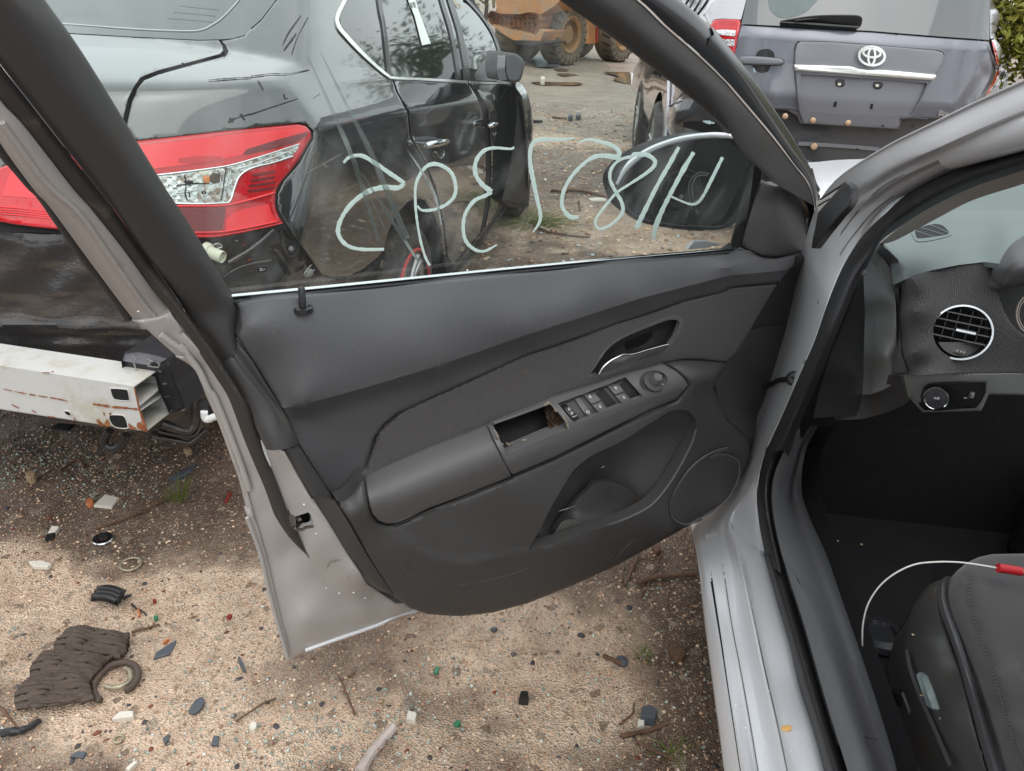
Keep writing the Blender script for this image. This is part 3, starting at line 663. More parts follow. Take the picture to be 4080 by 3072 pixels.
slab('dark_rock', 'V 1600,1330 1700,1280 1850,1200 1870,1180 1810,1270 1690,1335', .008, 'slate', 'long dark curved shard on the wet dirt left of the door edge', 'plastic shard')
slab('flat_rock', 'V 1745,1085 1780,1072 1825,1085 1790,1105', .012, 'rock_tan', 'flat tan stone near the door edge', 'stone', sm=2)
slab('tan_stone', 'V 255,1340 280,1310 340,1310 345,1340 300,1362', .02, 'rock_tan', 'rounded orange tan stone at far left under the beam', 'stone', sm=2)
slab('pale_plate', 'V 500,900 580,850 740,860 660,930', .004, 'bracket', 'dark ribbed plate lying under the white bumper beam', 'metal plate', lift=.03)
slab('pale_flake', 'C 740,1325 800,1318 870,1325 850,1340 760,1340', .006, 'white_scrap', 'white flake by twigs seen through the window near the mirror', 'plastic shard')
slab('grey_stone', 'S 1090,1275 1110,1265 1145,1275 1140,1295 1100,1298', .05, 'slate', 'right one of two grey stones in the lane beyond the window', 'stone', sm=2)
slab('grey_stone', 'S 1005,1300 1030,1290 1055,1300 1050,1320 1010,1322', .05, 'slate', 'left one of two grey stones in the lane beyond the window', 'stone', sm=2)
slab('white_cup', 'S 700,905 745,905 745,925 705,925', .08, 'white_scrap', 'white litter at the left end of the long puddle', 'litter')
for k, (s, r0, r1, lb) in enumerate((('I 0,1300 50,1360 110,1440', .004, .002, 'thin dark twig at the left edge below the ribbed mat'), ('I 20,1465 90,1460 160,1440 230,1390', .010, .006, 'black bent stick at the left edge below the ribbed mat'),
    ('I 740,860 820,835 900,812', .004, .003, 'brown twig above right of the ribbed mat'), ('Y 1445,130 1540,190 1610,250', .003, .002, 'thin dark twig beside the black clip'), ('I 540,290 700,230 880,155', .004, .002, 'long brown twig running past the metal washer'),
    ('J 1650,440 1680,370 1720,280', .005, .003, 'reddish twig behind the open door, leaning left'), ('J 1720,432 1800,405 1900,388 2045,380', .007, .006, 'thick brown twig reaching under the sill'), ('J 1740,490 1780,430 1850,260', .003, .002, 'thin twig crossing the thick twig by the sill'),
    ('J 1632,420 1640,370 1650,320', .003, .002, 'short twig left of the reddish twig behind the door'), ('J 1885,570 1890,500 1905,450', .002, .002, 'fine curved twig below the thick twig'), ('J 65,940 110,1040 155,1165', .002, .003, 'thin twig below the silver corner of the door'), ('J 125,950 145,935 160,925', .004, .003, 'stub of twig below the trimmed door bottom'),
    ('J 1620,1200 1690,1140 1700,1080', .003, .002, 'fine twig left of the grey lump'), ('J 1630,1270 1750,1240 1890,1200', .005, .004, 'dark twig in front of the grey lump'), ('J 1700,1290 1800,1340 1950,1400', .004, .003, 'dark twig slanting to the sill bottom'), ('J 1530,840 1580,865 1630,885', .006, .005, 'brown stub ending at the round bolt head'),
    ('C 600,1250 700,1265 850,1320 960,1380', .012, .008, 'thick branch in the lane seen through the window'), ('C 380,1495 480,1540 620,1560 750,1580', .008, .005, 'long thin stick seen just above the chrome strip'), ('C 500,1245 600,1270', .012, .01, 'short stick end left of the thick branch'), ('C 675,1340 685,1400', .008, .006, 'upright short stick below the thick branch'),
    ('S 620,1345 720,1345', .02, .015, 'dark stick beside the front tyre of the black car'), ('S 830,1290 990,1300', .012, .01, 'thin stick left of the two grey stones'), ('V 1260,1666 1400,1580 1570,1520', .004, .003, 'reddish twig left of the weed'), ('V 560,1260 650,1190 740,1140 790,1200', .005, .004, 'brown forked twig under the bumper beam'),
    ('V 330,1340 430,1270 520,1230', .004, .003, 'dark twig beside the rounded tan stone'), ('I 1340,1380 1450,1290 1560,1240', .002, .002, 'fine dark twig left of the pale stick'))):
    gstick('twig', s, r0, r1, 'black_plastic' if 'black' in lb else 'twig', lb, 'twig', 'twigs lying on the ground')
gstick('pale_stick', 'J 185,1500 240,1400 310,1310 375,1245', .011, .010, 'stick_pale', 'thick pale peeled stick at the bottom edge of the picture', 'stick')
# rings, washer, bolt, spring, connector piece
def ringon(name, c, r, rr, mt, label, cat):
    w = GROUND(A_(px(c)))[0]; P = [(w[0]+r*math.cos(a), w[1]+r*math.sin(a), gz(w)+rr+.002) for a in np.linspace(0, 2*math.pi, 30)]
    return tag(tube(name, P, rr, mt), label, cat)
ringon('plastic_ring', 'I 735,465', .026, .0035, 'metal_ring', 'thin yellowish ring lying on the gravel left of the door', 'ring')
tt = thing('metal_washer', 'silver flanged ring with a dark centre above the yellowish ring', 'washer', GROUND(A_(px('I 580,340')))[0])
w = GROUND(A_(px('I 580,340')))[0]; lathe('washer_plate', (w[0], w[1], gz(w)+.004), (0, 0, 1), [(.012, 0), (.012, .006), (.026, .006), (.028, .003), (.027, 0), (.012, 0)], 'satin_chrome', tt, 18); lathe('washer_core', (w[0], w[1], gz(w)+.005), (0, 0, 1), [(.0118, .012), (.0, .012)], 'deep_black', tt, 14)
ringon('small_ring', 'Y 1310,1640', .009, .003, 'metal_ring', 'tiny reddish ring in the gravel below the white wedge chip', 'ring')
w = GROUND(A_(px('J 1630,860')))[0]; tag(lathe('bolt_head', (w[0], w[1], gz(w)+.002), (0, 0, 1), [(.016, 0), (.016, .006), (.012, .010), (0, .012)], 'slate', None, 16), 'round grey bolt head at the edge of the pale patch', 'bolt')
w = GROUND(A_(px('J 460,1085')))[0]; tag(tube('coil_spring', [(w[0]+.010*math.cos(a), w[1]+.010*math.sin(a)-.0011*a, gz(w)+.010+.0002*a) for a in np.linspace(0, 26, 110)], .0007, 'bolt', res=5), 'small loose coil spring above the pale stick', 'spring')
tc = thing('cracked_clip', 'small white and black clip left of the flanged ring', 'plastic clip', GROUND(A_(px('I 290,320')))[0])
a = GROUND(A_(px('I 255,350 300,335 335,285 295,280'))); z = gz(a[0])
for nm, k0, k1, mt in (('white_half', .35, 1., 'white_scrap'), ('black_half', 0., .35, 'black_plastic')):
    q0, q1 = a[0]*(1-k0)+a[3]*k0, a[1]*(1-k0)+a[2]*k0; q2, q3 = a[1]*(1-k1)+a[2]*k1, a[0]*(1-k1)+a[3]*k1
    V = [(p[0], p[1], z+zz) for zz in (.004, .018) for p in (q0, q1, q2, q3)]; mesh(nm, V, [(0,1,2,3), (4,5,6,7), (0,1,5,4), (1,2,6,5), (2,3,7,6), (3,0,4,7)], mt, tc, False)
# weeds
def weed(s, n, h, label, spread_=.05, mt='grass'):
    w = GROUND(A_(px(s)))[0]; parts = []
    for i in range(n):
        a = rnd.uniform(0, 6.28); r = rnd.uniform(0, spread_*.5); hh_ = h*rnd.uniform(.4, 1); b0 = Vector((w[0]+r*math.cos(a), w[1]+r*math.sin(a), gz(w)))
        le = Vector((math.cos(a), math.sin(a), 0))*spread_*rnd.uniform(.3, 1)
        parts.append(tube3([b0, b0+le*.4+Vector((0, 0, hh_*.6)), b0+le+Vector((0, 0, hh_))], [.0016, .0012, .0003], 4, False))
    return tag(join_parts('weed', parts, mt), label, 'weed')
weed('V 1710,1510', 22, .09, 'small pale weed growing in the dirt left of the door edge')
weed('V 1590,1500', 10, .03, 'tiny green sprout beside the pale weed', .03)
weed('C 330,1450', 160, .06, 'low green grass tuft beside the sill of the black car', .35)
weed('C 480,1470', 60, .05, 'sparse grass right of the green tuft in the lane', .3)
weed('J 1750,810', 16, .02, 'tiny green sprout beside the pale patch edge', .03)
weed('J 1905,1330', 24, .02, 'small green sprout at the lower right by the sill', .05)
# ================================================================== silver car with its driver's door open
car = thing('silver_sedan', 'silver sedan in the foreground with its driver door wide open', 'car', (.9, .6, 0))
NDv = Vector(ND); BACKD = -NDv
# --- door shell: hem flange, shut face and lower corner as one pressed sheet
shell_h = tps([('L 1180,1290 1480,1500 M -60,240 170,370 300,640 430,940 520,1200 600,1440 N 180,200 290,520 360,830 430,1130 490,1330 540,1510', .0),
  ('L 1400,1290 M 60,170 260,380 370,620 520,1000 650,1330 N 330,200 420,500 480,800 540,1100', .012), ('L 1650,1400 M 40,0 200,220 340,430 520,770 600,990 700,1230 790,1440 N 320,0 430,230 540,400 640,510', .028),
  ('M 160,0 400,330 640,690 750,990 850,1270 950,1530 N 560,190 680,500 735,610', .05), ('M 900,1085 1190,1510 N 860,250 1080,600 1200,770', .085), ('N 800,800 1000,1000 700,1150 1200,1100', .035), ('N 700,1410 1200,1240 1690,1060 p 2050,2390 2500,2180 2760,2030', .006), ('N 1300,900 1550,1000 p 2000,2250', .03), ('p 1500,1700 1800,1800 2200,1700 2700,1600 1700,2000 2300,2000 2800,1900', -.01)])
door = relief('door', 'L 1165,1275 1290,1350 M 0,255 170,370 270,600 380,850 490,1150 580,1400 640,1640 N 180,200 240,370 320,650 380,920 430,1130 490,1330 540,1515 700,1430 950,1340 1300,1220 1690,1075 p 2150,2350 2500,2190 2780,2030 2760,1980 2300,2180 1850,2380 N 1500,1000 1250,830 1100,600 900,270 770,80 M 1200,1520 960,1100 800,1000 700,840 590,620 370,380 200,190 60,40 L 1650,1400 1500,1200 1390,1245', 'silver_under', car, DOOR, shell_h, step=26, roll=(14, .008), skirt=.02, holes=['N 610,240 740,196 780,310 770,345 625,360'])
# outer skin of the door behind
relief('outer_skin', 'L 1165,1275 1290,1350 M 0,255 170,370 270,600 380,850 490,1150 580,1400 640,1640 N 180,200 240,370 320,650 380,920 430,1130 490,1330 540,1515 700,1430 950,1340 1300,1220 1690,1075 p 2150,2350 2500,2190 2780,2030 2990,1850 3080,1500 3180,1150 3180,1010 2000,1100 900,1215', 'silver_paint', door, DOOR, -.035, step=60, skirt=.012)
# pressed folds and hems
rails('hem_flange', [('M 0,262 170,378 270,606 380,856 490,1156 580,1406 640,1640 N 183,200 243,370 323,650 383,920 433,1130 493,1330 545,1500', .003), ('M 60,262 215,380 330,640 440,900 530,1180 625,1430 N 235,200 300,400 380,700 450,1000 500,1200 540,1350 560,1480', .010)], 'shut_paint', door, DOOR, n=60, solid=.002)
ptube('hem_edge', 'N 700,1418 950,1328 1300,1208 1690,1063 p 2100,2385', .0045, 'silver_paint', door, DOOR, .012)
ptube('hem_fold', 'N 185,250 300,560 370,860 440,1130 500,1330 545,1490', .0035, 'silver_under', door, DOOR, .012)
ptube('hem_fold', 'L 1420,1400 1640,1560 M 40,170 200,380 290,560 350,640 480,960 570,1200 650,1440', .005, 'silver_under', door, DOOR, .016)
# latch
relief('latch_pocket', 'N 600,235 745,190 785,312 775,350 620,365', 'deep_black', door, DOOR, .03, step=20)
relief('latch_claw', 'N 620,262 655,245 668,268 640,285', 'satin_chrome', door, DOOR, .05, step=12, skirt=.012)
relief('latch_bar', 'N 630,345 690,330 700,300 660,290 625,300', 'bracket', door, DOOR, .045, step=12, skirt=.01)
stroke('latch_lip', 'N 612,345 640,360 690,355 695,343 775,325', 9, 'satin_chrome', door, DOOR, .085, .003, n=1)
stroke('latch_lip', 'N 560,235 580,240 585,305 600,320', 22, 'satin_chrome', door, DOOR, .055, .01, n=1)
stroke('info_sticker', 'M 755,1005 785,1100 835,1230', [5, 10, 4], 'print_white', door, DOOR, .066, .001)
rails('shut_dimple', [('N 890,690 900,650 940,625 1000,620 1030,640', .081), ('N 895,705 910,670 950,640 1000,635 1022,650', .076)], 'silver_under', door, DOOR, n=14)
# weatherstrip along the shut face
rails('door_seal', [('L 560,-40 800,290 1080,640 1320,970 1500,1190 1650,1390 1820,1640 M 200,220 340,430 450,600 520,770 600,990 700,1230 790,1440 860,1640 N 430,230 540,400 640,510 735,607', [.03]*8+[.034]*8+[.04]*2),
   ('L 640,-40 900,270 1170,650 1400,970 1600,1220 1740,1400 1900,1640 M 290,220 430,430 540,600 600,780 680,1000 770,1230 860,1440 930,1640 N 490,230 590,400 670,520 736,609', [.052]*8+[.056]*8+[.05]*2),
   ('L 770,0 1020,320 1250,660 1500,1000 1700,1300 1960,1659 M 400,330 640,690 700,870 750,990 850,1270 950,1530 990,1650 N 560,190 620,350 680,500 737,611', [.045]*6+[.052]*8)], 'rubber_dusty', door, DOOR, n=80, sub=3)
# --- window frame at the latch side, on the leaning glass plane
FT = 'K -260,-40 0,253 L 0,-150'
rails('frame_flange', [('K -200,850 0,1240 300,1659 L 420,240 640,540 860,840 1060,1110 1180,1262', [.0]), ('K -160,650 0,1080 400,1659 L 700,330 980,720 1240,1090 1400,1290', .004), ('K -160,560 0,880 220,1120 640,1659 L 800,290 1080,640 1320,970 1500,1190 1650,1390', .008)], 'shut_paint', door, GLASS, n=60, solid=.004)
ptube('frame_bead', 'K 20,1080 400,1600 L 700,330 980,720 1240,1090 1380,1260', .0035, 'shut_paint', door, GLASS, .009)
rails('frame_seal_outer', [('K -300,880 0,1370 80,1460 250,1659 L 340,200 560,520 750,790 960,1060 1110,1275', -.018), ('K -270,850 0,1310 160,1520 270,1659 L 370,200 590,520 780,790 990,1060 1140,1275', -.008), ('K -200,850 0,1240 300,1659 L 420,240 640,540 860,840 1060,1110 1185,1258', -.004)], 'rubber', door, GLASS, n=50, sub=3, solid=.003)
rails('frame_seal', [('K -160,560 0,880 220,1120 640,1659 L 800,290 1080,640 1320,970 1500,1190 1650,1390 1830,1640', .006), ('K -160,470 0,740 250,1010 740,1659 L 900,290 1170,650 1400,970 1600,1220 1740,1400 1900,1640', .02), ('K -160,330 0,570 250,890 850,1659 L 1020,320 1250,660 1500,1000 1700,1300 1960,1659', .012)], 'rubber_dusty', door, GLASS, n=60, sub=4)
# broad dark cover of the frame, rounded
rails('frame_cover', [('K -260,200 0,565 250,885 850,1655 L 1020,318 1250,658 1500,998 1700,1298 1960,1655 M 400,325 640,688 700,868 750,985 800,1085', [.010]*9+[.05, .06, .07, .075]),
  ('K -220,50 60,480 310,800 900,1560 L 1080,300 1310,640 1570,1000 1760,1290 2000,1620 M 450,320 690,680 770,868 820,990 850,1093', [.034]*9+[.06, .075, .085, .09]),
  ('K -100,-150 200,290 480,700 1060,1500 L 1300,300 1500,600 1730,1000 1900,1290 2080,1600 M 500,300 800,700 870,868 900,990 930,1085', [.042]*9+[.065, .08, .09, .095]),
  ('K 0,-180 330,180 600,600 1180,1450 L 1460,300 1650,600 1860,900 2010,1250 2090,1500 M 540,260 870,700 960,900 1000,1000 1010,1070', [.036]*9+[.06, .075, .085, .09]),
  ('K 150,-330 380,0 620,330 860,700 1110,1110 1450,1659 L 1550,260 1760,590 1960,920 2060,1090 2110,1180 2120,1300 2100,1420 2078,1460 M 640,260 800,520 960,770 1050,950 1080,1050', [.01]*9+[.05, .065, .07, .07]),
  ('K 160,-330 392,0 630,330 870,700 1120,1110 1455,1659 L 1556,260 1766,590 1966,920 2064,1090 2114,1180 2124,1300 2104,1420 2082,1460 M 645,260 805,520 965,770 1055,950 1085,1050', [-.008]*9+[.03, .04, .05, .05])], 'frame_plastic', door, FRAME, n=80, sub=4)
# --- glass with painted lot number
gl = relief('window_glass', 'K 330,-420 380,0 860,700 1450,1659 L 1960,920 2060,1060 p 1200,1170 1600,1128 2046,1084 2500,1040 2950,1000 2962,960 O 580,262 350,30 p 2700,500 2400,240 2150,-80 2000,-250 1000,-260', 'door_glass', door, GLASS, 0., step=120)
ink = dict(surf=GLASS, off=-.003, thick=.001, jit=.16)
for s, w in (('B 535,940 570,908 640,900 720,945 800,1000 860,1040 886,1058', [10, 14, 20, 18, 14]), ('B 886,1058 850,1085 770,1082 680,1105 600,1160 540,1230 505,1310 512,1370 560,1420 640,1440 768,1440', [14, 22, 20, 16, 20, 15, 12]),
  ('B 962,1190 990,1215 1060,1210 1130,1180 1175,1130 1180,1060 1150,990 1080,950 1020,958 975,1010 950,1080 950,1180 957,1260 977,1380 1005,1480 1032,1532', [8, 12, 12, 14, 16, 18, 14, 12, 11, 10, 12, 12]),
  ('B 1518,848 1500,860 1400,855 1340,875 1300,930 1295,1000 1330,1060 1388,1108', [6, 10, 14, 18, 20, 22]), ('B 1388,1108 1350,1132 1290,1160 1240,1230 1225,1310 1240,1390 1290,1440 1350,1450 1420,1413', [18, 14, 16, 14, 16, 12, 5]),
  ('C 648,918 560,928 440,926 385,940 358,990 356,1090 375,1200 400,1320 422,1420 415,1480 373,1543', [6, 14, 16, 16, 18, 20, 18, 16, 12, 4]),
  ('C 678,948 740,928 820,942 900,968 945,1005 930,1043 860,1036 790,1040 720,1080 640,1160 585,1250 565,1330 575,1390 620,1440 678,1442', [5, 14, 18, 20, 22, 20, 14, 14, 14, 16, 20, 14]),
  ('C 1030,1045 1050,1026 1130,1030 1180,1065 1175,1105 1120,1155 1020,1220 930,1280 860,1360 800,1440 788,1490 820,1520 880,1500 940,1450 970,1400 960,1340 920,1270 885,1190 895,1120 950,1062 1035,1040', [16, 20, 18, 14, 10, 10, 10, 10, 12, 16, 16, 14, 12, 12]),
  ('C 1342,978 1280,1090 1200,1230 1130,1370 1058,1518', [14, 18, 16, 18, 22]), ('C 1440,1012 1370,1130 1290,1280 1230,1400 1190,1500 1172,1588', [14, 20, 16, 20, 22, 16]), ('C 1290,1305 1350,1332 1420,1357 1468,1345 1510,1290 1560,1190 1632,1045', [8, 9, 10, 12, 12, 14, 12])):
    stroke('painted_number', s, [q_*.88 for q_ in w], 'marker_white', door, **ink)
for s_, w_ in (('B 330,330 470,640 600,950 740,1400', [6, 16, 20, 12]), ('B 400,300 560,620 700,900 900,1380', [4, 14, 22, 26]), ('B 640,1000 800,1250 960,1500', [5, 16, 10]), ('B 500,700 620,1000 780,1330', [3, 7, 5]), ('B 900,860 1050,1100 1100,1300', [3, 12, 5])): stroke('reflection_streak', s_, w_, 'reflection_smear', door, GLASS, -.0025, .0004)  # light reflections on the glass, painted as pale streaks
# faint etched maker's mark, seen mirrored
stroke('etched_mark', 'U 1255,1490 1335,1480', 17, 'gloss_black', door, GLASS, .002, .0006, n=1)
for s in ('U 1275,1478 1275,1496 1295,1496 1295,1478 1280,1478', 'U 1305,1496 1307,1478 1314,1490 1321,1476 1324,1492'): stroke('etched_mark', s, 2.2, 'print_white', door, GLASS, .004, .0006, n=1)
for s in ('U 1070,1505 1245,1472', 'U 1145,1530 1245,1512', 'U 1040,1598 1260,1580', 'U 1050,1640 1260,1625', 'U 1160,1560 1245,1548'):
    a, b_ = px(s); k = int(math.dist(a, b_)/6)
    for i in range(0, k, 1):
        if rnd.random() < .7:
            x = a[0]+(b_[0]-a[0])*i/k; y = a[1]+(b_[1]-a[1])*i/k; stroke('etched_letter', [(x, y-3), (x+rnd.uniform(-2, 3), y+3)], 1.6, 'gloss_black', door, GLASS, .002, .0005, n=1)
for c, r_ in (('U 1310,1575', 8), ('U 1335,1632', 8)):
    x, y = px(c)[0]; stroke('etched_letter', [(x+r_*1.4*math.cos(a), y+r_*math.sin(a)) for a in np.linspace(0, 6.28, 14)], 1.5, 'gloss_black', door, GLASS, .002, .0005, n=1)
# waist strip and rubber lip
rails('chrome_strip', [('p 915,1173 1200,1146 1600,1107 2046,1063 2500,1021 2893,988 2952,981', .004), ('p 915,1183 1200,1156 1600,1116 2046,1071 2500,1028 2893,994 2952,986', .012), ('p 915,1194 1200,1164 1600,1124 2046,1079 2500,1035 2893,1001 2952,992', .004)], 'satin_chrome', door, DOOR, n=70, sub=4)
rails('waist_seal', [('p 915,1192 1200,1163 1600,1123 2046,1078 2500,1034 2893,1000 2952,991', .002), ('p 925,1207 1200,1174 1600,1134 2046,1088 2500,1043 2893,1008 2955,998', .018)], 'rubber', door, DOOR, n=50, solid=.004)
# --- front edge of the window frame
rails('front_frame', [('C 200,-260 550,0 900,250 1200,480 1480,700 1666,860 O 580,268 650,355 640,460', -.004), ('C 215,-262 560,-8 910,240 1210,468 1490,688 1676,848 O 590,260 660,345 660,450', .02), ('C 400,-200 800,0 1060,200 1300,400 1560,620 O 450,150 650,350 740,440 790,500', .032), ('C 700,-260 1060,0 1240,170 1470,370 1666,560 D 470,530 700,800 O 1000,290 1120,440 1220,600 1250,760', .02)], 'frame_plastic', door, GLASS, n=70, sub=4)
rails('front_frame_edge', [('C 700,-260 1060,0 1240,170 1470,370 1666,560 D 470,530 700,800 O 1000,290 1120,440 1200,600 1230,800 1200,1100', .022), ('C 720,-254 1074,0 1254,167 1484,370 1678,560 D 480,526 710,796 O 1009,288 1130,436 1213,600 1238,800 1205,1100', .018)], 'silver_trim', door, GLASS, n=70)
rails('front_frame_outer', [('C 720,-260 1080,0 1260,170 1490,370 1686,560 D 490,530 720,800 O 1010,300 1130,440 1210,620 1235,800 1190,1180', .016), ('C 870,-240 1210,0 1420,170 1620,360 D 340,230 510,420 660,640 800,850 O 1080,250 1190,430 1250,600 1250,800 1200,1180', .012), ('C 1000,-240 1340,0 1500,140 1666,320 D 350,160 530,380 700,620 850,850 940,1010 985,1140 985,1190 O 1262,800 1205,1240', -.012), ('C 1005,-240 1345,0 1505,140 1671,320 D 355,160 535,380 705,620 855,850 945,1010 990,1140 990,1190 O 1266,800 1209,1240', -.03)], 'gloss_black', door, GLASS, n=80, sub=4)
rails('edge_gasket', [('O 1200,330 1240,480 1285,570 1262,600 1285,640 1270,690', -.02), ('O 1180,350 1220,480 1262,570 1245,600 1262,640 1255,690', -.01)], 'rubber', door, GLASS, n=20, solid=.004)
relief('run_channel', 'O 580,268 650,355 640,460 560,660 410,1190 375,1195 345,1196 480,700', 'deep_black', door, DOOR, .0, step=24, skirt=.01)
# sail panel
SAIL = 'O 650,460 720,498 800,522 860,512 900,495 940,505 980,540 1030,600 1080,690 1120,800 1140,950 1145,1100 1130,1250 1000,1285 800,1310 650,1300 500,1240 410,1190 560,660'
sail_h = tps([('O 650,460 560,660 410,1190', .0), ('O 880,530 850,800 790,1300 650,1290', .028), ('O 1000,600 1080,800 1130,1250 1130,1000', .004), ('O 720,700 600,1000', .018)])
relief('mirror_sail_panel', SAIL, 'hard_plastic', door, DOOR, sail_h, step=18, roll=(10, .008), skirt=.03)
relief('hinge_side_panel', 'O 1020,560 1100,640 1170,800 1185,1000 1150,1290 1200,1240 1225,1000 1262,800 1240,640 1120,440 950,360 880,480', 'gloss_black', door, DOOR, -.012, step=24, skirt=.02)
# --- trim
ridge = [('M 2212,380', .086), ('F 0,680 600,510 1000,370 1500,210 1888,110', [.086, .088, .088, .08, .062])]
TC = [('p 950,1205 1500,1140 2200,1072 2900,1008 3000,1010 O 800,1320 1100,1270', .022), ('p 1000,1290 1200,1280 1800,1200 2400,1130 2900,1050', .058), ('p 1300,1450 1800,1320 2300,1220', .078), *ridge, ('M 1100,780 900,700 700,400', [.07, .066, .05]), ('p 1100,1650 1300,1800', .078),
  ('M 1440,1530 1600,1370 p 1350,1900 1430,1760 F 300,930 350,800 450,710 600,640 1000,460 1400,320 1700,220 1888,175 P 240,115 560,90', .074)]
trim_h0 = tps(TC); RDL = px('p 1060,1640 1129,1626 F 0,682 300,600 600,510 1000,370 1500,210 1888,110 O 960,1450')
def trim_h(v):
    v = np.asarray(v, float); L_ = A_(RDL); below = v[:,1] > np.interp(v[:,0], L_[:,0], L_[:,1]); d = pdist(v, RDL)
    return trim_h0(v)-np.where(below, .026*np.clip(d/55, 0, 1)**.8*np.clip((v[:,0]-1000)/300, 0, 1), 0)
UPL = 'M 570,-230 565,0 545,90 700,350 960,770 1080,1050 1300,1400 1400,1535 1450,1535 1500,1480 1600,1380 1655,1310 1680,1200 1750,980 1830,870 1950,770'
upper = relief('upper_trim', 'L 2060,1110 M 560,-150 570,0 545,90 700,350 960,770 1080,1050 1300,1400 1400,1540 1450,1535 1500,1480 1600,1380 1655,1310 1700,1150 1750,980 1830,870 1950,770 F 450,710 600,640 1000,460 1400,320 1700,220 1888,178 P 0,130 240,100 560,75 O 960,1450 1150,1290 1110,1260 1000,1285 800,1312 650,1302 500,1242 400,1190 p 2900,1012 2500,1047 2046,1092 1600,1138 1200,1178', 'vinyl', door, DOOR, trim_h, step=24, roll=(13, .009), skirt=.03, creases=[[q for q in RDL]], sharp=24)
fab_h = tps([('F 300,930 350,800 450,710 600,640 1000,460 1400,320 1700,220 1888,175 P 240,115 560,90', .046), ('F 340,930 700,730 1100,600 Q 900,400 1900,300 2212,400', .052), ('F 285,985 550,870 820,770 Q 0,1195 480,1050 940,900 1400,775 1650,735 2150,770', .056), ('P 0,500', .05)])
FAB = 'F 286,985 300,930 350,800 450,712 600,642 1000,462 1400,322 1700,222 1888,177 P 0,135 240,108 560,84 420,300 240,610 70,880 0,930 Q 2150,772 1900,738 1650,733 1400,778 940,902 480,1052 0,1200 F 1080,680 820,768'
HND = 'Q 450,960 520,840 640,650 760,530 920,430 1200,310 1450,210 1560,190 1640,212 1650,260 1600,420 1530,530 1440,640 1330,710 1100,765 900,862 600,945'
fabp = relief('fabric_insert', FAB, 'fabric', door, DOOR, fab_h, step=24, roll=(12, .006), skirt=.012, holes=[smooth(px(HND), 4, True)])
# inner handle: cup, hole, chrome lever
cup_c = A_(px('Q 1000,600'))[0]
def cup_h(v): return .050-.034*np.clip(pdist(v, smooth(px(HND), 4, True), True)/28, 0, 1)**.7
relief('handle_cup', HND, 'hard_plastic', door, DOOR, cup_h, step=9, sm=5, skirt=.02)
relief('handle_rim', HND, 'bezel_plastic', door, DOOR, .054, step=12, sm=5, holes=[[(cup_c[0]+(p[0]-cup_c[0])*.93, cup_c[1]+(p[1]-cup_c[1])*.90) for p in smooth(px(HND), 5, True)]], skirt=.01)
relief('handle_hole', 'Q 920,520 1000,480 1250,390 1245,460 1150,540 1030,585 950,602', 'deep_black', door, DOOR, .020, step=10, sm=4)
lev_h = tps([('Q 590,920 700,780 905,672 1060,655 1260,600 1460,547', .072), ('Q 620,915 800,865 1000,795 1250,700 1450,600', .044), ('Q 900,760 1100,700 1300,640', .062)])
relief('handle_lever', 'Q 585,922 650,820 740,745 830,695 905,668 960,672 1060,655 1200,612 1330,575 1460,541 1466,565 1400,622 1330,665 1250,705 1130,750 1000,800 900,838 800,868 700,895 605,928', 'chrome', door, DOOR, lev_h, step=8, roll=(5, .006), skirt=.008)
ptube('lever_edge', 'Q 592,918 650,822 740,748 830,700 905,672 960,676 1060,660 1200,617 1330,580 1460,546', .0026, 'chrome', door, DOOR, .074)
# armrest pieces: n rises from the fabric edge to the ridge, then falls
RDG = px('M 1420,1640') and px('F 200,1190 330,1128 420,1110 600,1040 760,975 900,915 R 230,862 420,780 600,690 1000,522 1500,312 1860,186 Q 1850,1020 2040,1003')
SEAM = px('F 200,1290 400,1206 560,1140 750,1070 930,997 R 310,975 680,820 1200,560 1560,392 1760,310 Q 2040,1100')
TOPE = px('F 180,1010 286,985 550,870 820,768 Q 0,1200 480,1052 940,902 1400,778 1650,733 2150,772')
def arm_h(v):
    v = np.asarray(v, float); dr_, ds, dt = pdist(v, RDG), pdist(v, SEAM), pdist(v, TOPE)
    R_ = A_(RDG); yr = np.interp(v[:,0], R_[:,0], R_[:,1]); above = v[:,1] < yr
    t1 = dt/(dt+dr_+1e-6); t2 = dr_/(dr_+ds+1e-6)
    e = np.clip((v[:,0]-2350)/450, 0, 1)
    top = .116-.018*e
    return np.where(above, .060+(top-.060)*np.sin(np.clip(t1, 0, 1)*math.pi/2)**1.0, top-.012*t2**1.6)
pad = relief('armrest_pad', 'F 284,990 550,872 818,770 845,830 880,900 905,950 930,996 750,1070 560,1140 470,1185 420,1205 380,1207 345,1195 320,1170 305,1130 290,1060', 'pad_plastic', door, DOOR, lambda v: arm_h(v)+.002, step=13, roll=(5, .003), skirt=.03)
CAV = 'R 135,520 640,340 720,430 830,560 600,655 270,797 215,700'
SWB = 'Q 75,1290 500,1130 930,960 1040,1080 1140,1200 700,1370 290,1545 180,1420'
KN = [(px('Q 1260,1000')[0][0]+63*math.cos(a)*1.0+18*math.sin(a)*.3, px('Q 1260,1000')[0][1]+48*math.sin(a)) for a in np.linspace(0, 2*math.pi, 25)[:-1]]
KC = px('Q 1278,1012')[0]
KN = [(KC[0]+58*math.cos(a), KC[1]+45*math.sin(a)) for a in np.linspace(0, 2*math.pi, 25)[:-1]]
sw = relief('switch_panel', 'F 823,770 Q 0,1206 480,1058 940,908 1390,785 1550,872 1640,950 1690,1010 1712,1062 R 1760,312 1560,392 1200,562 680,822 312,976 F 905,948 882,898 848,830', 'bezel_plastic', door, DOOR, arm_h, step=12, roll=(7, .003), skirt=.03, holes=[px(CAV), px(SWB), KN], creases=[[q for q in RDG[6:12]]], sharp=35)
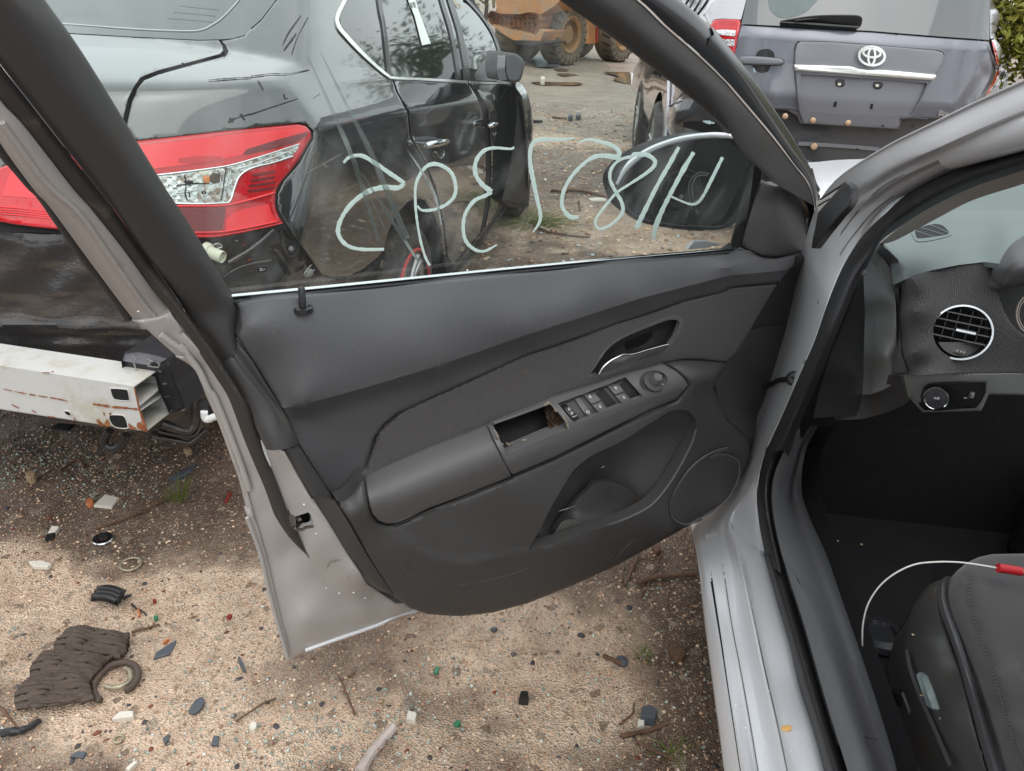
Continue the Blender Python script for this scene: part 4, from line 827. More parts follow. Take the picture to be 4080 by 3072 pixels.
# pull cavity, torn
cav_h = lambda v: arm_h(v)-.055
relief('pull_cavity', CAV, 'cavity', door, DOOR, cav_h, step=16)
def wall(name, s, h0, h1, mt, parent, closed=True, n=40):
    q = resample(px(s) if isinstance(s, str) else s, n, closed); a = DOOR(q, h0(q)); b_ = DOOR(q, h1(q)); m_ = len(q); V = [tuple(p) for p in a]+[tuple(p) for p in b_]
    Fc = [(i, (i+1) % m_, m_+(i+1) % m_, m_+i) for i in range(m_ if closed else m_-1)]; return mesh(name, V, Fc, mt, parent)
wall('cavity_wall', CAV, arm_h, cav_h, 'cavity', door, n=60)
tb = px('R 160,590 190,640 215,720 260,715 330,712 380,690 440,668 480,650 560,640 610,620 640,560 610,430 600,390 650,350 700,400 760,470 800,520 820,560 600,650 270,795 230,760')
relief('torn_lining', tb, 'torn_brown', door, DOOR, lambda v: arm_h(v)-.018+.006*np.sin(v[:,0]*.3)*np.cos(v[:,1]*.23), step=7, skirt=.004)
for s, w in (('R 160,590 185,640 210,700 235,712', 4), ('R 600,370 640,345 690,395 700,420', 5), ('R 750,460 780,490 800,540 815,570', 5), ('R 265,700 300,715', 3), ('R 400,680 440,668', 3)):
    stroke('torn_edge', s, [w, w*2, w, w*1.6, w], 'mud_streak', door, DOOR, .115 if s[2] in '6' or s[2] == '7' else .1, .003, jit=.6)
ptube('cavity_lip', 'R 145,525 400,435 640,345', .003, 'bezel_plastic', door, DOOR, .072, n=1)
# switch block
sw_h = lambda v: arm_h(v)-.007
relief('switch_block', SWB, 'hard_plastic', door, DOOR, sw_h, step=16)
def armstroke(name, s, w, mt, dh=.001, th=.001, n=1):
    p = px(s) if isinstance(s, str) else s; q = resample(p, max(2, len(p)*3)) if n == 1 else A_(smooth(p, n)); t = np.gradient(q, axis=0); t /= np.maximum(np.linalg.norm(t, axis=1), 1e-6)[:,None]; nn = np.c_[-t[:,1], t[:,0]]
    hgt = arm_h(q)+dh; a = DOOR(q+nn*w/2, hgt); b_ = DOOR(q-nn*w/2, hgt); bk = A_(DOOR.back)*th; V = [tuple(v) for v in np.vstack([a, b_, a+bk, b_+bk])]; m_ = len(q); Fc = []
    for i in range(m_-1): Fc += [(i, i+1, m_+i+1, m_+i), (i, 2*m_+i, 2*m_+i+1, i+1), (m_+i, m_+i+1, 3*m_+i+1, 3*m_+i)]
    return mesh(name, V, Fc, mt, door, False)
armstroke('switch_bezel_edge', 'Q 78,1290 350,1188 640,1078 930,960', 2.2, 'satin_chrome', .0015)
armstroke('switch_bezel_edge', 'Q 930,960 1040,1080 1140,1200', 1.6, 'bezel_plastic', .0012)
for nm, s, dh in (('rocker_well', 'Q 545,1160 640,1090 830,1310 720,1370 620,1250', -.0225), ('rocker_well', 'Q 850,1050 935,970 1130,1200 1010,1250 915,1140', -.0225)):
    relief(nm, s, 'cavity', door, DOOR, lambda v, d_=dh: arm_h(v)-.0068, step=10)
for s, gl_ in (('Q 400,1185 545,1165 625,1250 500,1298', 'Q 480,1205'), ('Q 505,1310 615,1265 715,1375 590,1420', 'Q 605,1330'), ('Q 700,1075 850,1055 915,1140 790,1180', 'Q 800,1095'), ('Q 800,1192 905,1155 1005,1255 880,1300', 'Q 905,1215')):
    relief('window_switch', s, 'bezel_plastic', door, DOOR, lambda v: arm_h(v)-.001, step=10, roll=(4, .002), skirt=.006)
    g = px(gl_)[0]
    for dx, dy, ex, ey in ((-6, -3, 0, -6), (0, -6, 6, 4), (6, 4, -1, 4), (-1, 4, -6, -3), (-3, -3, 3, 3), (3, -2, -2, 2)):
        armstroke('switch_symbol', [(g[0]+dx, g[1]+dy), (g[0]+ex, g[1]+ey)], 1.5, 'print_white', .0006)
relief('lock_switch', 'Q 130,1335 190,1310 330,1450 335,1475 260,1500', 'gloss_black', door, DOOR, lambda v: arm_h(v)-.0005, step=9, roll=(4, .002), skirt=.007)
relief('child_lock_switch', 'Q 285,1235 345,1200 520,1445 460,1465 395,1400', 'bezel_plastic', door, DOOR, lambda v: arm_h(v)-.003, step=9, roll=(3, .0015), skirt=.004)
for g, kind in ((px('Q 215,1362')[0], 0), (px('Q 250,1412')[0], 0), (px('Q 450,1398')[0], 1)):
    if kind == 0:
        armstroke('switch_symbol', [(g[0]-5, g[1]+1), (g[0]+5, g[1]+1)], 6, 'print_white', .001); armstroke('switch_symbol', [(g[0]-4, g[1]-2), (g[0]-2, g[1]-6), (g[0]+3, g[1]-5)], 1.3, 'print_white', .001)
    else:
        armstroke('switch_symbol', [(g[0]-6, g[1]-5), (g[0]+6, g[1]-4), (g[0]+5, g[1]+5), (g[0]-5, g[1]+4), (g[0]-6, g[1]-5)], 1.4, 'print_white', .0006); armstroke('switch_symbol', [(g[0]-6, g[1]-5), (g[0]+5, g[1]+5)], 1.4, 'print_white', .0006)
armstroke('switch_mark', 'Q 255,1462 315,1440', 1.5, 'print_white', .003)
# mirror knob in its round dish
KCq = A_([KC]); kn_h = float(arm_h(KCq)[0]); kc3 = Vector(DOOR(KCq, kn_h-.006)[0])
kax = (NDv*.55+Vector((0, 0, 1))*.83).normalized()
relief('knob_dish', [(KC[0]+60*math.cos(a), KC[1]+47*math.sin(a)) for a in np.linspace(0, 2*math.pi, 29)[:-1]], 'hard_plastic', door, DOOR, lambda v: arm_h(v)-.001-.010*np.clip(1-np.hypot((v[:,0]-KC[0]-5)/60, (v[:,1]-KC[1]-5)/47), 0, .35)/.35, step=9)
lathe('knob_disk', kc3+kax*(-.002), kax, [(0, .004), (.0215, .004), (.0235, .003), (.024, -.006)], 'hard_plastic', door, 40)
lathe('mirror_knob', kc3+kax*.002, kax, [(.0115, 0), (.0115, .008), (.0105, .010), (.0108, .015), (.0095, .018), (0, .0185)], 'bezel_plastic', door, 32)
for a0 in (.1, .9): 
    for s_ in ((0, 0, .0035, 0), (.0035, 0, .0035, .003)):
        u, v = UD, np.cross(A_(kax), UD); c = A_(kc3)+A_(kax)*.0028-UD*(.0175*math.cos(a0-.2))+v*(.0175*math.sin(a0-.2)); p0 = c-UD*s_[0]+v*s_[1]; p1 = c-UD*s_[2]+v*s_[3]
        tube('knob_mark', [p0, p1], .0006, 'print_white', door, 5)
tube('knob_mark', [A_(kc3)+A_(kax)*.0206-UD*.004, A_(kc3)+A_(kax)*.0206-UD*.009], .0005, 'print_white', door, 5)
# lower trim with map pocket and speaker
POC = 'R 450,1655 540,1490 620,1330 690,1200 760,1080 810,1000 860,930 980,830 1100,765 1240,700 1380,620 1500,540 1600,480 1680,425 1760,402 1850,412 1910,460 1932,530 1925,610 1890,710 1850,790 1800,885 1750,965 1700,1050 1650,1120 1600,1180 1555,1230 1500,1270 1400,1325 1300,1372 1150,1430 1000,1480 850,1530 700,1580 560,1622'
SPK = smooth(px('H 285,160 300,200 290,260 240,350 150,420 60,470 R 1990,1370 1860,1412 1770,1390 1712,1320 1718,1200 1780,1060 1900,900 2050,790 2212,735 H 150,150 220,133'), 4, True)
LOW = 'M 1440,1545 N 985,108 1060,70 1120,20 M 1655,1318 F 290,1060 305,1130 320,1170 345,1196 380,1208 420,1206 470,1186 560,1141 750,1071 930,998 R 312,977 680,823 1200,563 1560,393 1760,313 1860,190 1830,140 1750,70 Q 1395,790 1500,750 1650,738 1900,742 2212,764 2050,1000 2040,1100 2100,1300 2212,1500 G 150,1500 240,1580 270,1700 H 350,150 310,240 250,320 180,400 70,470 0,500 F 1760,1190 1600,1280 1400,1390 1200,1480 1000,1560 850,1600 700,1617 560,1608 480,1580 430,1540 N 1470,930 1250,590 1080,290 1000,160'
low_h = tps([('R 312,977 680,823 1200,563 1560,393 1760,313', .098), ('F 345,1196 420,1206 560,1141 750,1071 930,998', .101), ('M 1655,1360 1500,1560', [.098, .102]), ('N 1080,290 1000,160 1150,200 1200,120', .118), ('R 100,1200 300,1050', .105), ('R 0,1500 300,1350 N 1500,600', .106),
  ('R 750,930 1000,760 1400,560', .104), ('N 1800,620 2212,690 1900,900', [.108, .112, .100]), ('F 480,1580 700,1610 1000,1555 1400,1385 1760,1185', .078), ('N 1470,930', .085), ('R 900,1600 1500,1350', .104), ('R 1950,700 1800,1000 2100,600', .098), ('Q 1700,1000 1850,900 2040,1003', [.10, .10, .102]), ('Q 1500,755 1900,745 2200,764', [.062, .06, .055]), ('Q 2040,1100 2100,1300 G 150,1500 240,1580', .088), ('H 300,200 200,380 0,480', .092)])
low = relief('lower_trim', LOW, 'hard_plastic', door, DOOR, low_h, step=24, roll=(22, .016), skirt=.03, holes=[smooth(px(POC), 3, True)], mod=lambda v: .006*np.exp(-(pdist(v, px('N 1570,450 1700,560 1900,640 2212,690 F 700,1395 1000,1340 1300,1290'))/14)**2)-.004*np.exp(-(pdist(v, px('F 420,1215 600,1140 930,1010 R 320,990 700,830 1200,575 1750,325'))/4)**2))
poc_h = tps([('R 450,1655 620,1330 760,1080 860,930', .0), ('R 980,830 1240,700', .01), ('R 1380,640 1500,540 1600,480', [.02, .04, .06]), ('R 1760,402 1900,450', .082), ('R 1925,600 1870,760 1750,965 1600,1180', .078), ('R 1700,600 1500,850', [.052, .04]), ('R 1200,900 1050,1100 900,1250 750,1450', .0), ('R 1400,1050', .04), ('R 560,1622 850,1530 1300,1372', .05)])
relief('map_pocket', POC, 'hard_plastic', door, DOOR, poc_h, step=14)
relief('bottle_well', 'R 1040,1045 1110,1036 1180,1040 1240,1055 1300,1080 1360,1118 1420,1170 1455,1215 1468,1262 1300,1366 1150,1424 1000,1474 850,1524 700,1574 600,1600 720,1400 880,1200', 'frame_plastic', door, DOOR, tps([('R 1180,1040 1300,1080 1420,1170 1465,1240', [.050, .055, .06, .066]), ('R 1300,1366 1000,1474 700,1574', .072), ('R 1150,1230 1000,1350', .046), ('R 1040,1045 880,1200 720,1400 600,1600', [.03, .02, .016, .02])]), step=14, skirt=.01)
wall('pocket_wall', smooth(px(POC), 3, True), low_h, lambda q: np.minimum(poc_h(q), low_h(q)-.004), 'hard_plastic', door, n=110)
relief('pocket_dirt', 'R 760,1400 850,1375 930,1400 990,1450 960,1490 800,1540 650,1585 700,1480', 'scuff_grey', door, DOOR, .066, step=16, sm=3, skirt=.004)
ptube('pocket_lip', 'R 460,1650 700,1580 1000,1480 1300,1370 1500,1270 1600,1180 1700,1050 1800,885 1890,710 1930,580', .0028, 'bezel_plastic', door, DOOR, [.094, .1, .105, .105, .102, .1])
spk = relief('speaker_grille', SPK, 'frame_plastic', door, DOOR, lambda v: low_h(v)+.009, step=18, roll=(9, .006), skirt=.02)
ptube('speaker_ring', SPK, .0022, 'bezel_plastic', door, DOOR, .101, n=1, closed=True)
# black end of the trim at the hinge side
end_h = tps([('P 560,90 420,300 240,610 70,880 0,930', .045), ('O 1150,1290 960,1450', .03), ('O 1200,1240 1090,1659 P 740,380 600,770 500,1080 380,1420 320,1560', -.035), ('Q 2050,1000 2040,1100 2100,1300 G 150,1500 240,1580', .07), ('G 270,1500', .02), ('H 350,150 310,240', .03)])
relief('trim_end', 'O 1150,1288 1195,1240 1130,1500 1090,1659 P 740,380 705,440 680,480 600,770 500,1080 450,1220 380,1420 320,1560 G 262,1666 H 380,0 350,150 300,250 G 240,1580 150,1500 90,1420 65,1280 80,1230 120,1180 P 0,930 70,880 240,610 420,300 560,90 O 840,1610 960,1450', 'gloss_black', door, DOOR, end_h, step=24, skirt=.02)
relief('trim_end_lower', 'P 250,600 400,560 660,525 500,1080 380,1420 320,1560 G 262,1666 H 380,0 350,150 300,250 G 240,1580 150,1500 90,1420 65,1280 80,1230 120,1180 P 0,930 70,880', 'hard_plastic', door, DOOR, lambda v: end_h(v)+.004, step=24, skirt=.004)
# side returns of the trim next to the latch
rails('trim_return_upper', [('M 925,1085 1000,1200 1190,1512', .075), ('M 1000,1082 1085,1200 1250,1500', .088), ('M 1083,1050 1200,1230 1310,1400 1400,1540', .066)], 'hard_plastic', door, DOOR, n=30, sub=3)
rails('trim_edge', [('M 545,90 700,350 960,770 1080,1050 1300,1400 1400,1540', [.03, .05, .06, .064, .066]), ('M 470,150 620,350 880,770 1000,1050 1260,1420 1360,1545', [.03, .045, .05, .06, .07])], 'vinyl', door, DOOR, n=30)
rails('trim_return_lower', [('N 755,80 860,250 970,430 1080,600 1200,770 1320,870 1470,932', [.075, .08, .08, .08, .075, .07, .075]), ('N 830,55 900,90 990,290 1130,560 1300,800 1470,932', [.1, .1, .1, .095, .09, .078]), ('N 955,92 1080,290 1250,590 1380,790 1472,932', [.108, .115, .1, .09, .08])], 'hard_plastic', door, DOOR, n=40, sub=3)
# lock pin
q = A_(px('E 1828,500')); b0 = Vector(DOOR(q, .048)[0]); up = Vector((0, 0, 1))
lathe('lock_pin_base', b0, up, [(.016, -.004), (.015, .003), (.011, .004), (.0085, 0)], 'gloss_black', door, 26); tube('lock_pin', [b0-up*.004, b0+up*.034, b0+up*.036], [.0056, .0054, .003], 'black_plastic', door, 16)
# door check strap and bolt
tube('check_strap', DOOR(A_(px('P 640,1160 560,1150 450,1200 380,1215')), -.02), .008, 'black_plastic', door)
# exterior mirror seen through the glass: shell, rim, mechanism, wires
MO = 'C 930,1230 945,1165 1010,1090 1150,1000 1350,930 1550,905 1666,910 D 460,815 520,832 580,900 625,985 600,1080 540,1240 480,1325 390,1358 250,1353 C 1560,1520 1300,1502 1100,1462 1000,1400 955,1330'
MIR = plane_surf(ND*.94-A_([.0, .0, .1]), -1.163*.94-.1*1.0)
relief('mirror_housing', MO, 'deep_black', door, DOOR, tps([('C 930,1230 1150,1000 1550,905 D 460,815 C 1000,1400 1300,1502 D 390,1358 540,1240', -.13), ('C 1300,1250 1500,1250 1150,1250', -.20), ('D 250,1100', -.2)]), step=22, sm=3, roll=(16, -.02), skirt=.05)
ptube('mirror_rim', 'D 560,1190 480,1320 380,1356 200,1348 C 1500,1517 1300,1500 1100,1460 1000,1400 950,1320 932,1230 948,1165 1010,1092 1150,1003 1350,933 1550,908 1666,912 D 460,818 520,835 590,915', .006, 'gloss_black', door, DOOR, -.118)
rails('mirror_cap_edge', [('C 925,1210 950,1150 1010,1070 1150,978 1350,910 1550,884 1666,888 D 440,796 510,806', -.128), ('C 928,1222 956,1160 1016,1082 1150,990 1350,920 1550,895 1666,899 D 440,805 515,815', -.108), ('C 934,1228 965,1170 1030,1096 1161,1005 1355,936 1550,912 1666,916 D 440,820 510,830', -.112)], 'silver_paint', door, DOOR, n=40, sub=3, solid=.004)
mc = DOOR(A_(px('C 1350,1270')), -.165)[0]
for r_ in (.05, .036): tube('mirror_motor_ring', [mc+UD*r_*1.25*math.cos(a)+A_([0, 0, 1])*r_*math.sin(a) for a in np.linspace(0, 6.3, 30)], .0022, 'gloss_black', door)
lathe('mirror_screw', DOOR(A_(px('C 1352,1305')), -.145)[0], NDv, [(.006, 0), (.006, .003), (.002, .004), (0, .003)], 'bolt', door, 14)
lathe('mirror_hole', DOOR(A_(px('C 1280,1195')), -.15)[0], NDv, [(.007, 0), (0, .001)], 'deep_black', door, 14)
for s in ('C 1545,1155 1480,1145 1430,1180 1405,1240 1410,1310 1430,1390', 'C 1530,1165 1470,1165 1440,1200 1428,1260 1440,1330 1465,1415'): ptube('mirror_wire', s, .0015, 'bezel_plastic', door, DOOR, -.145)
ptube('mirror_plug', 'C 1455,1395 1465,1420', .004, 'bolt', door, DOOR, -.14, n=1)
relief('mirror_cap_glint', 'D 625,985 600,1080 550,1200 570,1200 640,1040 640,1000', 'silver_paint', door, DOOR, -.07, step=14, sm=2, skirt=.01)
relief('fender_ledge', 'C 1440,1605 1520,1600 1620,1625 1666,1640 O 200,1180 0,1215 C 1400,1655', 'silver_paint', door, DOOR, -.03, step=20, skirt=.01)  # pale strip of the silver fender below the mirror
# rain drops on the paint
def drops(name, s, surf, off, n_each, mt, parent, r0=.0012, r1=.003):
    parts = []
    V0, F0 = ico()
    for p in px(s):
        for k in range(n_each):
            q = A_([[p[0]+(rnd.gauss(0, 60) if n_each > 1 else 0), p[1]+(rnd.gauss(0, 60) if n_each > 1 else 0)]]); o_ = off(q)[0] if callable(off) else off
            c = surf(q, o_+(0 if surf is DOOR else -.0))[0]; r_ = rnd.uniform(r0, r1); parts.append(([tuple(c+V0[i]*r_*A_([1, 1, .7])) for i in range(12)], [tuple(f) for f in F0]))
    return join_parts(name, parts, mt, parent, kind='stuff')
drops('rain_drops', 'N 690,135 795,390 885,868 1000,915 1125,908 1225,960 M 1130,1570', DOOR, lambda q: shell_h(q)+.001, 1, 'water', door, .0012, .0024)
drops('rain_drops', 'L 1220,1195', GLASS, .012, 1, 'water', door, .0018, .0026)
drops('rain_drops', 'F 735,85 958,70 1165,45', DOOR, .014, 1, 'water', door, .0018, .0026)

TRIM = mesh_surf_([upper, fabp, pad, sw, low, spk], DOOR.back)
for s, w in (('J 1590,320 1640,260 1700,208', [1, 3, 1]), ('J 1550,318 1575,295', [1, 2]), ('R 720,1300 800,1275 870,1250', [1, 3, 1]), ('R 1100,915 1125,900', 2), ('N 1500,560 1560,700 1640,760', [1, 2, 1]), ('F 700,1480 900,1440 1010,1400', [1, 2, 1]), ('F 1080,1000 1200,940', [1, 2]), ('M 1210,470 1218,455', 3), ('R 600,205 612,195', 5), ('R 925,125 945,118', 7), ('F 380,600 420,560 470,540', [1, 2, 1])): stroke('scuff', s, w, 'scuff_grey', door, TRIM, .0008, .0006, jit=.5)
parts = []; V0, F0 = ico()
for k in range(150):
    p = A_([[rnd.uniform(1050, 2950), rnd.uniform(1150, 2380)]])
    if not (inpoly(p, px(LOW))[0] or inpoly(p, px(FAB))[0] or p[0][1] < 1500): continue
    if p[0][1] < 1230+(2950-p[0][0])*.03: continue
    c = TRIM(p, .0004)[0]; r_ = rnd.uniform(.0003, .0009); parts.append(([tuple(c+V0[i]*r_) for i in range(12)], [tuple(f) for f in F0]))
join_parts('dust_specks', parts, 'rock_tan', door, kind='stuff')
# ------------------------------------------------------------------ silver car: body
def CP(s, r, z): return tuple(HC*s+RC*(.335+r)+A_([0, 0, z]))
def sections(name, secs, mt, parent, close=True, sub=0, sharp=35):
    """loft closed cross-sections given as lists of 3D points"""
    m_ = len(secs); n = len(secs[0]); V = [p for s in secs for p in s]
    Fc = [(j*n+i, j*n+(i+1) % n, (j+1)*n+(i+1) % n, (j+1)*n+i) for j in range(m_-1) for i in range(n)]
    if close: Fc += [tuple(range(n))[::-1], tuple((m_-1)*n+i for i in range(n))]
    o = mesh(name, V, Fc, mt, parent, sharp=sharp)
    if sub: md = o.modifiers.new('s', 'SUBSURF'); md.levels = md.render_levels = sub
    return o
SB = 'G {g}'
PAIRS = [((4420,170),(4420,465)), ((4250,240),(4250,515)), ((4080,321),(4080,570)), ((3900,402),(3900,640)), ((3740,480),(3740,706)), ((3560,568),(3575,800)), ((3436,642),(3478,895)), ((3335,712),(3434,948)),
  ((3262,810),(3366,1055)), ((3235,960),(3308,1190)), ((3190,1150),(3250,1355)), ((3130,1350),(3192,1486)), ((3050,1580),(3124,1644)), ((2975,1780),(3052,1800)), ((2880,1960),(3018,1935))]
OL = [0, 0, 0, 0, 0, 0, 0, .03, .07, .14, .18, .19, .18, .16, .12]
def pillar_rail(fu, fl, ou, sill, so):
    P, O = [], []
    for k, (a, b) in enumerate(PAIRS):
        t = min(max((k-4)/4, 0), 1); tf = t if fl > 0 else min(max((k-8)/2, 0), 1); f = fu*(1-tf)+fl*tf; P.append((a[0]+(b[0]-a[0])*f, a[1]+(b[1]-a[1])*f)); O.append(ou*(1-t)+(OL[k]*(1-max(f, 0))+.118*max(f, 0))*t)
    q = px(sill); return P+q, O+[O[-1]*.4+so*.6]+[so]*(len(q)-1)
body = rails('body_side', [
 pillar_rail(0, -.35, 0., 'Z 252,30 300,330 340,700 400,1150 470,1666 490,1800', 0.),
 pillar_rail(.04, -.1, .006, 'Z 285,30 330,330 372,700 430,1100 500,1600 520,1800', .004),
 pillar_rail(.42, .14, .016, 'Z 330,30 375,330 420,650 470,950 530,1300 600,1666 620,1800', .016),
 pillar_rail(.50, .26, .024, 'Z 385,30 440,330 500,720 560,1030 620,1400 660,1666 680,1800', .038),
 pillar_rail(.60, .38, .045, 'Z 405,60 455,330 515,720 575,1030 640,1400 685,1666 705,1800', .042),
 pillar_rail(.68, .50, .050, 'Z 445,60 490,330 550,720 620,1050 690,1420 735,1666 755,1800', .054),
 pillar_rail(.75, .62, .075, 'Z 470,60 520,330 590,720 660,1050 730,1400 775,1666 795,1800', .064),
 pillar_rail(.82, .74, .080, 'Z 500,60 560,280 640,660 720,1050 790,1350 860,1666 880,1800', .071),
 pillar_rail(.91, .88, .092, 'Z 530,50 600,280 690,660 775,1050 860,1370 930,1666 950,1800', .088),
 pillar_rail(1., 1., .112, 'H 385,330 400,480 430,640 Z 720,230 800,520 890,830 960,1120 1050,1400 1120,1666 1150,1800', .132)],
 'silver_paint', car, CSIDE, n=120, sub=3, sharp=40, solid=.003, extend=3.5)
BODY = mesh_surf_([body], RC)
stroke('sill_gap', 'Z 312,20 330,130 355,260 380,420 408,600 440,800 470,1000 500,1200 530,1400 560,1600 585,1760', [10, 9, 8, 6, 4, 3, 3, 3], 'deep_black', car, BODY, .0035, .001)
stroke('sill_gap', 'Z 470,20 480,100 495,200', [3, 5, 2], 'deep_black', car, BODY, .0035, .001)
for s, w in (('O 2212,400 1950,560 1750,760 1560,1000 1400,1250 1280,1500 1230,1659', [2, 5, 6, 6, 5]), ('P 1080,0 930,250 780,500 700,750 655,860', [5, 12, 16, 14, 3]), ('O 2100,640 1900,790 1700,1020 1540,1240 1440,1450 1340,1659', [2, 4, 5, 4]), ('P 560,1110 640,1060 740,1075', [3, 5, 3])): stroke('pillar_groove_shade', s, w, 'groove_shade_screw', car, BODY, .0032, .0005)  # shade of the recessed pillar grooves, painted as grey lines
for s, w in (('Z 405,60 455,330 515,720 575,1030 640,1400 690,1700', [2, 4, 4, 5, 4]), ('Z 515,60 570,280 655,660 738,1050 808,1350 880,1700', [2, 4, 5, 6, 5]), ('Z 285,80 325,400 365,750 430,1150 498,1700', [2, 3, 3, 3])): stroke('sill_groove_shade', s, w, 'groove_shade_screw', car, BODY, .0030, .0004)  # shading of the sill grooves, painted as thin grey strips
for c_ in ('P 730,1130',):
    c = BODY(A_(px(c_)), .004)[0]; lathe('strap_bolt', c, (-.6, -.75, .2), [(.016, -.01), (.016, .006), (.011, .012), (.006, .013), (0, .010)], 'gloss_black', car, 20); tube('strap_link', [c, BODY(A_(px('P 640,1140')), .012)[0], BODY(A_(px('P 560,1150')), .02)[0], DOOR(A_(px('P 455,1205')), .0)[0]], [.008, .007, .007, .006], 'gloss_black', car, 10)
for s in ('P 650,640 655,650', 'P 1010,290', 'O 1760,1480', 'P 860,950'): 
    c = BODY(A_(px(s)), .003)[0]; lathe('body_screw', c, (-.7, -.7, .1), [(.006, -.002), (.005, .002), (0, .003)], 'groove_shade_screw', car, 10)
# seal on the flange
rails('door_opening_seal', [('G 2100,-170 1777,-44 1400,96 1150,226 1000,356 880,476 776,640 696,830 616,1060 536,1240 446,1450 346,1666 H 436,80 391,200 381,330 396,480 426,640 Z 715,230 795,520 885,830 955,1120 1045,1400 1115,1666 1140,1800', [.110,.110,.110,.113,.125,.128,.128]),
  ('G 2100,-120 1777,0 1420,130 1170,260 1020,385 900,510 800,660 725,850 640,1080 555,1270 465,1480 375,1680 H 462,80 415,220 405,340 425,500 460,680 Z 745,260 820,520 910,830 990,1120 1070,1370 1150,1640', [.085,.085,.085,.09,.105,.108,.108]),
  ('G 2100,-60 1777,60 1450,170 1210,290 1050,405 930,560 830,710 760,890 665,1130 575,1330 490,1520 410,1680 H 490,80 440,230 430,360 455,520 500,720 Z 765,240 850,500 940,800 1020,1080 1100,1340 1180,1600', [.088,.088,.088,.092,.107,.11,.11]),
  ('G 2100,-10 1777,108 1500,200 1250,320 1080,430 970,520 900,660 830,800 740,1020 640,1280 560,1460 470,1700 H 560,30 510,120 460,250 456,400 490,580 550,790 Z 840,250 900,470 980,720 1060,1000 1141,1280 1210,1500', [.125,.125,.125,.127,.135,.138,.138])], 'rubber', car, CSIDE, n=110, sub=4, extend=2.6)
ptube('seal_lip', 'H 505,100 462,240 456,400 492,580 552,790 Z 845,250 905,470 985,720 1065,1000 1146,1280 1215,1500', .004, 'rubber', car, CSIDE, .13)
rails('scuff_plate', [('H 590,0 514,120 464,250 460,400 494,580 554,790 Z 842,250 905,470 985,720 1065,1000 1146,1280 1215,1500', .12), ('H 600,60 540,200 500,330 520,480 580,650 660,870 740,1100 820,1340 910,1600 940,1700', .15), ('H 640,0 590,120 560,300 590,450 670,660 750,880 830,1120 900,1340 980,1600 1010,1700', .21), ('H 680,0 620,120 600,300 640,440 720,620 800,850 880,1080 960,1320 1040,1580 1070,1700', .228)], 'dash_grey', car, CSIDE, n=76, sub=3, extend=3)
rails('carpet_edge', [('H 680,0 620,120 600,300 640,440 720,620 800,850 880,1080 960,1320 1040,1580 1070,1700', .226), ('H 760,0 700,120 690,300 730,440 790,600 880,850 960,1080 1050,1320 1140,1580 1170,1700', .24)], 'carpet', car, CSIDE, n=50)
stroke('scuff_joint', 'H 775,1485 860,1492 960,1515', [3, 3, 2], 'deep_black', car, CSIDE, .17, .003)
# pillar inner trim
rails('pillar_trim', [('p 4420,560 4250,610 4080,676 3880,744 3700,830 3578,910 3499,975', .125), ('p 4420,590 4250,640 4080,703 3880,770 3716,850 3600,918 3502,974', .15), ('p 4420,620 4250,668 4080,732 3880,796 3738,868 3630,926 3558,962 3508,973', .17)], 'pillar_beige' if False else 'silver_trim', car, CSIDE, n=40, sub=3)
# black rubber wedge at the pillar foot, fender strip and bonnet
relief('pillar_wedge', 'O 1570,480 1622,508 1652,560 1645,680 1600,760 1500,870 1350,1060 1240,1212 1198,1214 1212,1100 1235,1010 1268,822 1400,672', 'rubber', car, CSIDE, tps([('O 1570,480 1645,620', -.02), ('O 1268,822', -.01), ('O 1220,1212 1350,1060', [.05, .0])]), step=14, roll=(7, .004), skirt=.01)
stroke('wedge_joint', 'O 1600,520 1450,720 1232,1010', 4, 'deep_black', car, CSIDE, .0, .002) if False else None
relief('fender_corner', 'O 1268,695 1285,676 1575,486 1400,676 1268,822 1262,760', 'shut_paint', car, CSIDE, .02, step=20)
stroke('fender_joint', 'O 1262,750 1330,705 1400,668', 4, 'deep_black', car, CSIDE, .004, .002)
HOOD = plane_surf(A_([.0, .10, .995]), .995*.97+.1*2.4)
relief('bonnet', 'O 1000,330 1060,290 1140,272 1280,262 1450,243 1600,236 1760,231 2212,100 2300,200 1700,640 1500,700 1150,900 1100,600', 'silver_paint', car, HOOD, tps([('O 1140,272 1450,243 1760,231', -.03), ('O 1300,450 1600,400', .0), ('O 1200,600 1500,560', -.012), ('O 1150,900 1700,640', -.04), ('O 2212,100', -.02)]), step=24, skirt=.03)
stroke('bonnet_gap', 'O 1285,676 1400,600 1500,536 1575,482', [3, 4, 5], 'deep_black', car, CSIDE, .0, .003)
# rest of the car, built in the car's own frame (mostly beyond the picture)
def ring_s(s, pts): return [CP(s, r_, z_) for r_, z_ in pts]
sections('roof', [ring_s(s, [(.24, 1.37+dz), (.30, 1.42+dz), (.6, 1.455+dz), (.9, 1.465+dz), (1.2, 1.455+dz), (1.5, 1.42+dz), (1.56, 1.37+dz), (1.5, 1.35+dz), (.9, 1.39+dz), (.3, 1.35+dz)]) for s, dz in ((-1.0, -.08), (-.7, -.02), (-.2, 0), (.3, 0), (.65, -.02))], 'silver_paint', car)
sections('bonnet_front', [ring_s(s, [(.30, z0-.12), (.34, z0), (.6, z0+.05), (.9, z0+.06), (1.3, z0+.05), (1.68, z0), (1.75, z0-.12), (1.7, .3), (.34, .3)]) for s, z0 in ((2.35, .82), (2.8, .78), (3.1, .7), (3.3, .55))], 'silver_paint', car)
sections('front_fender', [ring_s(s, [(.24, .70), (.26, .8), (.3, z0), (.5, z0), (.5, .4), (.24, .4)]) for s, z0 in ((2.2, .91), (2.3, .905), (2.4, .88), (2.8, .82), (3.1, .7))], 'silver_paint', car)
